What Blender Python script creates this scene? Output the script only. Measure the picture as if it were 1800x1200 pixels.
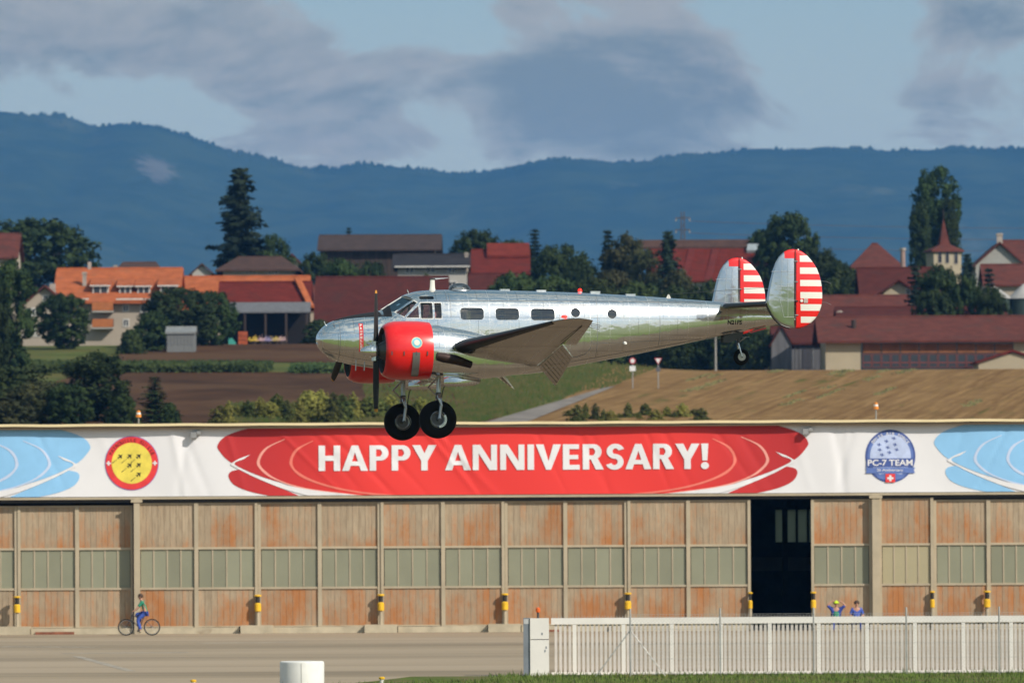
import bpy, bmesh, math, random
from mathutils import Vector, Matrix
for o in list(bpy.data.objects): bpy.data.objects.remove(o)
SC = bpy.context.scene; COL = SC.collection
R = math.radians
# ---------------------------------------------------------------- camera
K = 7.93e-5                      # radians per photograph pixel (1800 px wide)
HC = 5.04                        # camera height above the apron
PITCH = math.atan(300*K); ROLL = R(0.32)
CAM = Vector((0, 0, HC))
_f = Vector((0, math.cos(PITCH), math.sin(PITCH))); _u0 = Vector((0, -math.sin(PITCH), math.cos(PITCH))); _r0 = Vector((1, 0, 0))
CR = _r0*math.cos(ROLL) - _u0*math.sin(ROLL); CU = _u0*math.cos(ROLL) + _r0*math.sin(ROLL)
cd = bpy.data.cameras.new('camera'); cam = bpy.data.objects.new('camera', cd); COL.objects.link(cam)
cd.sensor_width = 36; cd.lens = 36/(1800*K); cd.clip_start = 1; cd.clip_end = 40000
cam.matrix_world = Matrix(((CR.x, CU.x, -_f.x, 0), (CR.y, CU.y, -_f.y, 0), (CR.z, CU.z, -_f.z, HC), (0, 0, 0, 1)))
cd.dof.use_dof = True; cd.dof.focus_distance = 150; cd.dof.aperture_fstop = 3.8
SC.camera = cam
# ---------------------------------------------------------------- light
SUN = Vector((.617, -.513, .60)).normalized()
ld = bpy.data.lights.new('sun', 'SUN'); ld.energy = 4.6; ld.angle = R(0.53); ld.color = (1, .93, .82)
lo = bpy.data.objects.new('sun', ld); COL.objects.link(lo)
lo.rotation_euler = SUN.to_track_quat('Z', 'Y').to_euler(); lo.location = (50, -40, 60)
vs = SC.view_settings; vs.view_transform = 'Standard'; vs.look = 'None'; vs.exposure = 0.0; vs.gamma = 1; vs.use_curve_mapping = False
SC.render.engine = 'CYCLES'; SC.cycles.use_denoising = True; SC.cycles.max_bounces = 8; SC.cycles.transparent_max_bounces = 12
SC.cycles.volume_bounces = 1; SC.cycles.caustics_reflective = False; SC.cycles.caustics_refractive = False; SC.cycles.sample_clamp_indirect = 6
W = bpy.data.worlds.new('World'); SC.world = W; W.use_nodes = True

class NT:
    """small node-tree helper"""
    def __init__(s, tree): s.t = tree; s.n = tree.nodes; s.l = tree.links
    def N(s, t, **kw):
        n = s.n.new(t)
        for k, v in kw.items():
            if k == 'ins':
                for a, b in v.items(): s.put(n, a, b)
            else: setattr(n, k, v)
        return n
    def put(s, n, a, b):
        i = n.inputs[a]
        if isinstance(b, bpy.types.NodeSocket): s.l.new(b, i)
        else: i.default_value = b
    def math(s, op, a, b=0.0, c=None, clamp=False):
        n = s.N('ShaderNodeMath', operation=op, use_clamp=clamp); s.put(n, 0, a); s.put(n, 1, b)
        if c is not None: s.put(n, 2, c)
        return n.outputs[0]
    def mr(s, v, a, b, c=0.0, d=1.0, smooth=True):
        n = s.N('ShaderNodeMapRange', interpolation_type='SMOOTHSTEP' if smooth else 'LINEAR', clamp=True)
        for i, x in enumerate((v, a, b, c, d)): s.put(n, i, x)
        return n.outputs[0]
    def mix(s, f, a, b, mode='MIX'):
        n = s.N('ShaderNodeMix', data_type='RGBA', blend_type=mode, clamp_factor=True)
        s.put(n, 0, f); s.put(n, 6, a if isinstance(a, bpy.types.NodeSocket) else (*a, 1)); s.put(n, 7, b if isinstance(b, bpy.types.NodeSocket) else (*b, 1))
        return n.outputs[2]
    def map(s, v, scale=(1, 1, 1), loc=(0, 0, 0), rot=(0, 0, 0)):
        n = s.N('ShaderNodeMapping'); s.put(n, 0, v); n.inputs[1].default_value = loc; n.inputs[2].default_value = rot; n.inputs[3].default_value = scale
        return n.outputs[0]
    def noise(s, v, scale, detail=3, rough=.55, dist=0):
        n = s.N('ShaderNodeTexNoise'); s.put(n, 'Vector', v); s.put(n, 'Scale', scale); s.put(n, 'Detail', detail); s.put(n, 'Roughness', rough); s.put(n, 'Distortion', dist)
        return n.outputs[0]

def ray(px, py): return _f + CR*((px-900)*K) + CU*((600-py)*K)
def P(px, py, D):
    d = ray(px, py); return CAM + d*(D/d.y)

def build_world():
    t = NT(W.node_tree); W.node_tree.nodes.clear()
    sky = t.N('ShaderNodeTexSky', sky_type='NISHITA', sun_disc=False, sun_elevation=math.asin(SUN.z), sun_rotation=math.atan2(SUN.x, SUN.y))
    sky.air_density = 1.0; sky.dust_density = 1.2; sky.ozone_density = 2.0; sky.altitude = 450
    g = t.N('ShaderNodeTexCoord').outputs['Generated']
    hz = t.N('ShaderNodeSeparateXYZ'); t.put(hz, 0, g)
    zz = t.math('ADD', t.math('MAXIMUM', hz.outputs[2], 0.0), .32)      # flat cloud deck seen in perspective
    cp = t.N('ShaderNodeCombineXYZ'); t.put(cp, 0, t.math('DIVIDE', hz.outputs[0], zz)); t.put(cp, 1, t.math('DIVIDE', hz.outputs[1], zz))
    q = cp.outputs[0]
    n1 = t.noise(t.map(q, (1, .8, 1), (3.1, .4, 1.7)), 11.5, 12, .62, .35)
    n2 = t.noise(t.map(q, (1, 1, 1), (7.7, 2.2, .3)), 4.3, 4, .5)
    dens = t.math('ADD', t.math('MULTIPLY', t.math('SUBTRACT', n1, .5), 2.7), t.math('MULTIPLY', t.math('SUBTRACT', n2, .47), 1.0))
    # the cloud banks in view (direction, half width, half height)
    for px, py, rx, ry, w in ((190, 70, 330, 95, .55), (480, 110, 190, 110, .45), (1190, 150, 190, 120, .5), (930, 170, 180, 90, .4), (1720, 40, 150, 45, .45),
                              (1700, 190, 170, 70, .28), (1010, 250, 260, 60, .25), (900, 10, 80, 40, .35), (700, 90, 90, 50, .2), (560, 270, 240, 45, .2),
                              (640, 30, 110, 80, -.35), (1480, 70, 160, 110, -.45), (820, 60, 90, 50, -.25), (330, 215, 300, 28, -.3)):
        c = ray(px, py).normalized()
        m = t.N('ShaderNodeVectorMath', operation='SUBTRACT'); t.put(m, 0, g); m.inputs[1].default_value = c
        sc = t.N('ShaderNodeVectorMath', operation='MULTIPLY'); t.put(sc, 0, m.outputs[0]); sc.inputs[1].default_value = (1/(rx*K*1.25), 1/(rx*K*1.25), 1/(ry*K*1.25))
        ln = t.N('ShaderNodeVectorMath', operation='LENGTH'); t.put(ln, 0, sc.outputs[0])
        dens = t.math('ADD', dens, t.mr(ln.outputs['Value'], 0, 1.25, w*.8, 0))
    mask = t.mr(dens, .0, .22)
    thick = t.mr(dens, .02, .55)
    n3 = t.noise(t.map(q, (1, 1, 1), (1.3, 5.5, 2.1)), 8.5, 7, .62, .3)
    cl = t.mix(thick, CLOUD[0], CLOUD[1])
    cl = t.mix(t.mr(n3, .45, .68), cl, CLOUD[2])
    dt = t.N('ShaderNodeVectorMath', operation='DOT_PRODUCT'); t.put(dt, 0, g); dt.inputs[1].default_value = SUN   # clouds towards the sun are lit through
    sc_ = t.math('ADD', 1.0, t.math('MULTIPLY', t.math('POWER', t.math('MAXIMUM', dt.outputs['Value'], 0.0), 1.4), 1.9))
    vm = t.N('ShaderNodeVectorMath', operation='SCALE'); t.put(vm, 0, cl); t.put(vm, 'Scale', sc_); cl = vm.outputs[0]
    low = t.mr(hz.outputs[2], .040, .095, 1, 0)
    base = t.mix(.35, sky.outputs[0], SKYTINT)
    base = t.mix(t.math('MULTIPLY', low, .75), base, CLOUD[3])
    col = t.mix(t.math('MULTIPLY', mask, .92), base, cl)
    bg = t.N('ShaderNodeBackground'); t.put(bg, 0, col); bg.inputs[1].default_value = 0.10
    out = t.N('ShaderNodeOutputWorld'); t.l.new(bg.outputs[0], out.inputs[0])
# cloud radiance (times 0.1): thin edge, thick base, sunlit top, pale veil low down
CLOUD = ((4.7, 4.8, 4.2), (2.25, 2.55, 2.35), (4.9, 4.6, 3.9), (6.1, 6.3, 5.3))
SKYTINT = (2.2, 4.6, 5.0)
build_world()

# ---------------------------------------------------------------- materials
MATS = {}
def mat(name, c, rough=.7, metal=0.0, var=.12, scale=2.0, bump=0.0, c2=None, stretch=(1, 1, 1), spec=.4, rnd=0.0, coord='Object', thr=(.4, .62), coat=0.0, detail=4, bscale=None):
    """procedural material: base colour with noise (c -> c2), per-object variation, bump"""
    if name in MATS: return MATS[name]
    m = bpy.data.materials.new(name); m.use_nodes = True; t = NT(m.node_tree); b = t.n['Principled BSDF']
    co = t.N('ShaderNodeTexCoord').outputs[coord]
    v = t.map(co, stretch)
    if rnd:
        oi = t.N('ShaderNodeObjectInfo')
        ad = t.N('ShaderNodeVectorMath', operation='ADD'); t.put(ad, 0, v)
        mm = t.math('MULTIPLY', oi.outputs['Random'], 37.0); cx = t.N('ShaderNodeCombineXYZ')
        for i in range(3): t.put(cx, i, mm)
        t.put(ad, 1, cx.outputs[0]); v = ad.outputs[0]
    n = t.noise(v, scale, detail, .6)
    lo = tuple(x*(1-var) for x in c); hi = tuple(min(1, x*(1+var)) for x in c)
    col = t.mix(t.mr(n, .3, .7), lo, hi)
    if c2: col = t.mix(t.mr(t.noise(v, scale*.6, 6, .65, .4), *thr), col, c2)
    if rnd:
        hs = t.N('ShaderNodeHueSaturation'); t.put(hs, 'Color', col)
        t.put(hs, 'Value', t.mr(oi.outputs['Random'], 0, 1, 1-rnd, 1+rnd, False)); col = hs.outputs[0]
    t.put(b, 'Base Color', col); b.inputs['Roughness'].default_value = rough; b.inputs['Metallic'].default_value = metal
    b.inputs['Specular IOR Level'].default_value = spec
    if coat: b.inputs['Coat Weight'].default_value = coat; b.inputs['Coat Roughness'].default_value = .04
    if bump:
        bn = t.N('ShaderNodeBump'); bn.inputs['Strength'].default_value = bump; bn.inputs['Distance'].default_value = .05
        t.put(bn, 'Height', t.noise(v, bscale or scale*3, 5, .6)); t.put(b, 'Normal', bn.outputs[0])
    MATS[name] = m; return m
def glass(name, tint, refl=.12, rough=.03):
    if name in MATS: return MATS[name]
    m = bpy.data.materials.new(name); m.use_nodes = True; t = NT(m.node_tree); t.n.clear()
    tr = t.N('ShaderNodeBsdfTransparent'); tr.inputs[0].default_value = (*tint, 1)
    gl = t.N('ShaderNodeBsdfGlossy'); gl.inputs['Roughness'].default_value = rough
    fr = t.N('ShaderNodeFresnel'); fr.inputs[0].default_value = 1.5
    mx = t.N('ShaderNodeMixShader'); t.put(mx, 0, t.math('ADD', fr.outputs[0], refl, clamp=True)); t.l.new(tr.outputs[0], mx.inputs[1]); t.l.new(gl.outputs[0], mx.inputs[2])
    o = t.N('ShaderNodeOutputMaterial'); t.l.new(mx.outputs[0], o.inputs[0]); MATS[name] = m; return m
def emit(name, c, s):
    m = bpy.data.materials.new(name); m.use_nodes = True; b = m.node_tree.nodes['Principled BSDF']
    b.inputs['Base Color'].default_value = (*c, 1); b.inputs['Emission Color'].default_value = (*c, 1); b.inputs['Emission Strength'].default_value = s
    MATS[name] = m; return m

# ---------------------------------------------------------------- mesh helpers
def link(name, me, parent=None, m=None, loc=None):
    o = bpy.data.objects.new(name, me); COL.objects.link(o)
    if m is not None and me is not None and not me.materials: me.materials.append(m)
    if parent is not None: o.parent = parent
    if loc is not None: o.location = loc
    return o
def empty(name, loc=(0, 0, 0), rz=0):
    o = bpy.data.objects.new(name, None); COL.objects.link(o); o.location = loc; o.rotation_euler = (0, 0, rz); o.empty_display_size = .3; return o
def tag(o, label=None, cat=None, group=None, kind=None):
    if label: o['label'] = label
    if cat: o['category'] = cat
    if group: o['group'] = group
    if kind: o['kind'] = kind
    return o
class G:
    def __init__(s): s.v = []; s.f = []
    def add(s, v, f):
        b = len(s.v); s.v += [tuple(x) for x in v]; s.f += [tuple(i+b for i in q) for q in f]; return s
    def box(s, x0, x1, y0, y1, z0, z1):
        return s.add([(x0, y0, z0), (x1, y0, z0), (x1, y1, z0), (x0, y1, z0), (x0, y0, z1), (x1, y0, z1), (x1, y1, z1), (x0, y1, z1)],
                     [(0, 3, 2, 1), (4, 5, 6, 7), (0, 1, 5, 4), (1, 2, 6, 5), (2, 3, 7, 6), (3, 0, 4, 7)])
    def loft(s, rings, cap=True, closed=True):
        n = len(rings[0]); v = [p for r in rings for p in r]; f = []
        for i in range(len(rings)-1):
            for j in range(n if closed else n-1):
                a = i*n+j; b = i*n+(j+1) % n; f.append((a, b, b+n, a+n))
        if cap: f.append(tuple(range(n-1, -1, -1))); f.append(tuple((len(rings)-1)*n+j for j in range(n)))
        return s.add(v, f)
    def tube(s, pts, r, n=8, cap=True):
        pts = [Vector(p) for p in pts]; rr = r if isinstance(r, (list, tuple)) else [r]*len(pts); rings = []
        for i, p in enumerate(pts):
            d = (pts[min(i+1, len(pts)-1)] - pts[max(i-1, 0)]).normalized()
            a = d.cross(Vector((0, 0, 1)) if abs(d.z) < .9 else Vector((1, 0, 0))).normalized(); b = d.cross(a)
            rings.append([p + (a*math.cos(2*math.pi*k/n) + b*math.sin(2*math.pi*k/n))*rr[i] for k in range(n)])
        return s.loft(rings, cap)
    def lathe(s, prof, c, axis='z', n=24, cap=True):
        """prof: (along axis, radius)"""
        rings = []
        for h, r in prof:
            ring = []
            for k in range(n):
                a = 2*math.pi*k/n; u, w = math.cos(a)*r, math.sin(a)*r
                ring.append({'z': (c[0]+u, c[1]+w, c[2]+h), 'x': (c[0]+h, c[1]+u, c[2]+w), 'y': (c[0]+w, c[1]+h, c[2]+u)}[axis])
            rings.append(ring)
        return s.loft(rings, cap)
    def prism(s, poly, d):
        """poly: 3D points, extruded by vector d"""
        n = len(poly); d = Vector(d); v = [Vector(p) for p in poly]
        return s.add(v + [p+d for p in v], [tuple(range(n-1, -1, -1)), tuple(range(n, 2*n))] + [(i, (i+1) % n, (i+1) % n+n, i+n) for i in range(n)])
    def quad(s, a, b, c, d): return s.add([a, b, c, d], [(0, 1, 2, 3)])
    def mesh(s, name, smooth=False, fix=True):
        me = bpy.data.meshes.new(name); me.from_pydata(s.v, [], s.f); me.update()
        if fix:
            bm = bmesh.new(); bm.from_mesh(me); bmesh.ops.recalc_face_normals(bm, faces=bm.faces); bm.to_mesh(me); bm.free()
        if smooth:
            me.polygons.foreach_set('use_smooth', [True]*len(me.polygons))
            if smooth != 'all': me.set_sharp_from_angle(angle=R(smooth if isinstance(smooth, (int, float)) and smooth > 1 else 40))
        return me
    def build(s, name, m, parent=None, smooth=False, fix=True): return link(name, s.mesh(name, smooth, fix), parent, m)
def evaluated(o):
    dg = bpy.context.evaluated_depsgraph_get(); dg.update()
    return bpy.data.meshes.new_from_object(o.evaluated_get(dg), depsgraph=dg)
def text_mesh(body, size, bold=.0, align='CENTER', spacing=1.0):
    cu = bpy.data.curves.new('t', 'FONT'); cu.body = body; cu.size = size; cu.offset = bold*size; cu.align_x = align; cu.space_character = spacing; cu.resolution_u = 3
    o = bpy.data.objects.new('t', cu); COL.objects.link(o); me = evaluated(o)
    v = [tuple(x.co) for x in me.vertices]; f = [tuple(p.vertices) for p in me.polygons]
    bpy.data.objects.remove(o); bpy.data.curves.remove(cu); bpy.data.meshes.remove(me)
    return v, f
def pchip(xs, ys):
    n = len(xs); h = [xs[i+1]-xs[i] for i in range(n-1)]; d = [(ys[i+1]-ys[i])/h[i] for i in range(n-1)]; m = [0]*n
    m[0], m[-1] = d[0], d[-1]
    for i in range(1, n-1):
        if d[i-1]*d[i] > 0: w1 = 2*h[i]+h[i-1]; w2 = h[i]+2*h[i-1]; m[i] = (w1+w2)/(w1/d[i-1]+w2/d[i])
    def f(x):
        x = min(max(x, xs[0]), xs[-1]); i = 0
        while i < n-2 and x > xs[i+1]: i += 1
        t = (x-xs[i])/h[i]
        return (2*t**3-3*t*t+1)*ys[i] + (t**3-2*t*t+t)*h[i]*m[i] + (-2*t**3+3*t*t)*ys[i+1] + (t**3-t*t)*h[i]*m[i+1]
    return f
def sstep(a, b, x): t = min(max((x-a)/(b-a), 0), 1); return t*t*(3-2*t)
def skin(name, joints, edges, m, parent=None, root=0, sub=1):
    """joints: list of (co, radius[, radius2]); a continuous limbed surface"""
    me = bpy.data.meshes.new(name); me.from_pydata([j[0] for j in joints], edges, []); o = link(name, me)
    md = o.modifiers.new('s', 'SKIN'); 
    if not me.skin_vertices: me.update()
    for i, j in enumerate(joints):
        sv = me.skin_vertices[0].data[i]; sv.radius = (j[1], j[2] if len(j) > 2 else j[1]); sv.use_root = (i == root)
    ms = o.modifiers.new('d', 'SUBSURF'); ms.levels = sub; ms.render_levels = sub
    out = evaluated(o); bpy.data.objects.remove(o)
    out.name = name; out.polygons.foreach_set('use_smooth', [True]*len(out.polygons)); out.materials.clear()
    return link(name, out, parent, m)
def vnoise(x, y, seed=0):
    def h(i, j):
        n = (i*374761393 + j*668265263 + seed*982451653) & 0xffffffff; n = ((n ^ (n >> 13))*1274126177) & 0xffffffff; return ((n ^ (n >> 16)) & 0xffff)/65535
    i, j = math.floor(x), math.floor(y); u, v = x-i, y-j; u = u*u*(3-2*u); v = v*v*(3-2*v)
    return (h(i, j)*(1-u)+h(i+1, j)*u)*(1-v) + (h(i, j+1)*(1-u)+h(i+1, j+1)*u)*v
def fbm(x, y, o=4, seed=0):
    s = 0; a = .5
    for k in range(o): s += a*vnoise(x, y, seed+k); x *= 2.03; y *= 2.03; a *= .5
    return s
# ---------------------------------------------------------------- terrain
def T(x, y):
    xa = x*700/max(y, 300); k = sstep(-14, 20, xa)
    cap = 24.3*(1-k) + 19.15*k
    r = .0523*(y-335); e = 1.2
    r = max(r, 0) if r < 1 else r
    z = r if r < cap-e else (cap - e*math.exp(-(r-(cap-e))/e))
    y2 = 822*(1-k) + 748*k
    z += 12.5*sstep(y2, y2+230, y)
    return z
def on_ground(px, py, lo=310.0):
    D = lo
    while D < 1300:
        p = P(px, py, D)
        if p.z <= T(p.x, D):
            lo, hi = D-9.0, D
            for _ in range(9):
                m = (lo+hi)/2; p = P(px, py, m)
                if p.z <= T(p.x, m): hi = m
                else: lo = m
            return P(px, py, hi)
        D += 9.0
    return P(px, py, 1300)
def grid_mesh(xs, ys, zf):
    g = G(); n = len(xs)
    g.v = [(x, y, zf(x, y)) for y in ys for x in xs]
    g.f = [(j*n+i, j*n+i+1, (j+1)*n+i+1, (j+1)*n+i) for j in range(len(ys)-1) for i in range(n-1)]
    return g
M_grass = mat('meadow_grass', (.072, .090, .020), .95, var=.35, scale=.12, c2=(.11, .10, .03), spec=.1, bump=.3, bscale=4, detail=8)
M_asph = mat('old_asphalt', (.275, .215, .145), .9, var=.26, scale=.09, c2=(.37, .29, .205), stretch=(.22, 1.6, 1), spec=.25, bump=.1, detail=9)
M_run = mat('runway_asphalt', (.150, .108, .070), .9, var=.18, scale=.1, stretch=(.2, 1, 1), spec=.2, detail=7)
M_soil = mat('ploughed_soil', (.066, .031, .014), .95, var=.36, scale=.22, stretch=(.5, .25, 1), c2=(.095, .05, .024), spec=.08, bump=.5, bscale=2, detail=8)
def stubble_mat():
    m = bpy.data.materials.new('stubble'); m.use_nodes = True; t = NT(m.node_tree); b = t.n['Principled BSDF']; co = t.N('ShaderNodeTexCoord').outputs['Object']
    sx = t.N('ShaderNodeSeparateXYZ'); t.put(sx, 0, co); u = t.math('SUBTRACT', sx.outputs[0], t.math('MULTIPLY', sx.outputs[1], .14))   # rows run up the slope, leaning right
    cv = t.N('ShaderNodeCombineXYZ'); t.put(cv, 0, u); t.put(cv, 1, t.math('MULTIPLY', sx.outputs[1], .02)); r = cv.outputs[0]
    fine = t.noise(r, 1.5, 7, .7); mid = t.noise(r, .35, 4, .6, .3); blot = t.noise(co, .25, 6, .65)
    col = t.mix(t.mr(fine, .36, .64), (.15, .080, .030), (.30, .18, .075)); col = t.mix(t.mr(mid, .40, .64, 0, .6), col, (.235, .14, .058)); col = t.mix(t.mr(blot, .45, .7, 0, .45), col, (.10, .052, .020))
    gm = t.math('MULTIPLY', t.mr(t.noise(r, .5, 5, .65), .55, .66), t.mr(t.noise(t.map(co, (.6, .12, 1)), .35, 5, .65), .50, .60)); col = t.mix(t.math('MULTIPLY', gm, .75), col, (.075, .085, .018))
    t.put(b, 'Base Color', col); b.inputs['Roughness'].default_value = .95; b.inputs['Specular IOR Level'].default_value = .05
    bn = t.N('ShaderNodeBump'); bn.inputs['Strength'].default_value = .5; bn.inputs['Distance'].default_value = .1; t.put(bn, 'Height', fine); t.put(b, 'Normal', bn.outputs[0]); return m
M_stub = stubble_mat()
M_gravel = mat('gravel_track', (.21, .185, .165), .9, var=.2, scale=.5, spec=.1)
def build_ground():
    xs = [-3900, -2500, -1500, -900, -500, -300, -200] + [-140+7*i for i in range(41)] + [200, 300, 500, 900, 1500, 2500, 3900]
    ys = [-2900, -2000, -1200, -700, -400, -200, -100, 0, 100, 200, 300, 325] + [335+9*i for i in range(90)] + [1200, 1500, 2000, 3000, 4000, 5200, 7600, 10500, 13400]
    o = grid_mesh(xs, ys, T).build('ground', M_grass, smooth='all', fix=False); tag(o, kind='structure')
    o = grid_mesh([-3800, -800, 0, 800, 3800], [-2800, -500, -100, 131.5], lambda x, y: .006).build('airfield_grass', mat('airfield_lawn', (.135, .20, .035), .95, var=.2, scale=.05, c2=(.17, .2, .06), spec=.1), fix=False); tag(o, kind='structure')
    o = grid_mesh([-300, -100, 0, 100, 300], [200, 303.4], lambda x, y: .004).build('apron', M_asph, fix=False); tag(o, kind='structure')
    o = grid_mesh([-1500, 0, 1500], [132, 196], lambda x, y: .004).build('runway', M_run, fix=False); tag(o, kind='structure')
    m = mat('pale_paint', (.34, .29, .23), .8, var=.3, scale=1.5)
    for a, b, w in (((0, 1136), (170, 1137), .5), ((110, 1148), (330, 1146), .5), ((135, 1153), (230, 1179), .16), ((350, 1130), (520, 1128), .5), ((1000, 1137), (1800, 1130), .35)):
        def gp(px, py): D = HC/((py-900)*K); p = P(px, py, D); D2 = D*HC/(HC-p.z); p = P(px, py, D2); return Vector((p.x, p.y, .008))
        p, q = gp(*a), gp(*b); d = (q-p).normalized(); s = Vector((-d.y, d.x, 0))*w
        o = G().quad(p-s, q-s, q+s, p+s).build('painted_marking', m, fix=False); tag(o, kind='structure')
    # expansion joints of the apron
    g = G()
    for y in (252, 276, 290): g.quad((-60, y-.05, .012), (60, y-.05, .012), (60, y+.05, .012), (-60, y+.05, .012))
    tag(g.build('apron_joint', mat('joint', (.10, .085, .07), .9), fix=False), kind='structure')
    # verge in front of the gate
    x0 = P(330, 1195, 215).x
    vg = grid_mesh([x0+i*2.2 for i in range(60)], [197+i*1.6 for i in range(16)], lambda x, y: .012 + (.10*fbm(x*.6, y*.6, 3) if 199 < y < 219 and x > x0+1 else 0))
    for i, (x, y, z) in enumerate(vg.v):
        if x < x0+6: vg.v[i] = (x, min(y, 197+ (x-x0)/6*16), z)
    tag(vg.build('verge', mat('verge_grass', (.085, .125, .02), .95, var=.3, scale=.8, c2=(.14, .12, .05), spec=.1), fix=False), kind='structure')
    g = G(); rnd = random.Random(4)
    for _ in range(16000):
        x = rnd.uniform(x0+2, 17); y = rnd.uniform(203, 220.6)
        if x < x0+9 and y > 203+(x-x0)*1.2: continue
        h = rnd.uniform(.06, .2)*(1.5 if rnd.random() < .06 else 1); a = rnd.uniform(0, 6.3); w = .02; dx, dy = math.cos(a)*w, math.sin(a)*w; lx, ly = rnd.gauss(0, .05), rnd.gauss(0, .05)
        g.add([(x-dx, y-dy, .02), (x+dx, y+dy, .02), (x+lx, y+ly, h)], [(0, 1, 2)])
    tag(g.build('grass_blades', mat('blade', (.10, .15, .025), .9, var=.35, scale=.7, c2=(.2, .16, .06), thr=(.5, .75)), fix=False), 'short grass along the foot of the white gate', 'grass', kind='stuff')
    # fields on the slope behind the hangar
    def patch(name, corners, m, lift, nx=24, ny=14):
        c = [on_ground(*p) for p in corners]; g = G()
        for j in range(ny+1):
            for i in range(nx+1):
                u, v = i/nx, j/ny; p = (c[0]*(1-u)+c[1]*u)*(1-v) + (c[3]*(1-u)+c[2]*u)*v
                g.v.append((p.x, p.y, T(p.x, p.y)+lift))
        g.f = [(j*(nx+1)+i, j*(nx+1)+i+1, (j+1)*(nx+1)+i+1, (j+1)*(nx+1)+i) for j in range(ny) for i in range(nx)]
        return tag(g.build(name, m, smooth='all', fix=False), kind='structure')
    patch('ploughed_field', [(-250, 760), (905, 752), (745, 655), (160, 655)], M_soil, .06)
    patch('ploughed_field', [(200, 634), (760, 640), (690, 606), (262, 604)], M_soil, .06)
    patch('stubble_field', [(905, 756), (2050, 756), (2050, 646.0), (1165, 647)], M_stub, .06, 50, 20)
    patch('gravel_track', [(852, 744), (925, 744), (1082, 680), (1062, 683)], M_gravel, .10)
    # rows of weeds left in the stubble
    rnd = random.Random(9); g = G()
    for _ in range(16):
        px = rnd.uniform(1120, 1850); py = rnd.uniform(653, 728); p = on_ground(px, py)
        L = rnd.uniform(2, 12); w = rnd.uniform(.25, .7)
        for _k in range(int(L*11)):
            t = rnd.uniform(-1, 1); x = p.x + t*L*.14 + rnd.gauss(0, w*.45); y = p.y + t*L + rnd.gauss(0, w); z = T(x, y)+.06; h = rnd.uniform(.04, .14); s = rnd.uniform(.08, .2)
            a = rnd.uniform(0, 3.1); dx, dy = math.cos(a)*s, math.sin(a)*s
            g.add([(x-dx, y-dy, z), (x+dx, y+dy, z), (x+dx*.4, y+dy*.4+.1, z+h), (x-dx*.6, y-dy*.6+.1, z+h*.8)], [(0, 1, 2, 3)])
    tag(g.build('field_weeds', mat('weeds', (.14, .125, .045), .9, var=.3, scale=.3), fix=False), 'green weeds growing in rows through the tan stubble field', 'weeds', kind='stuff')
build_ground()

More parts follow.
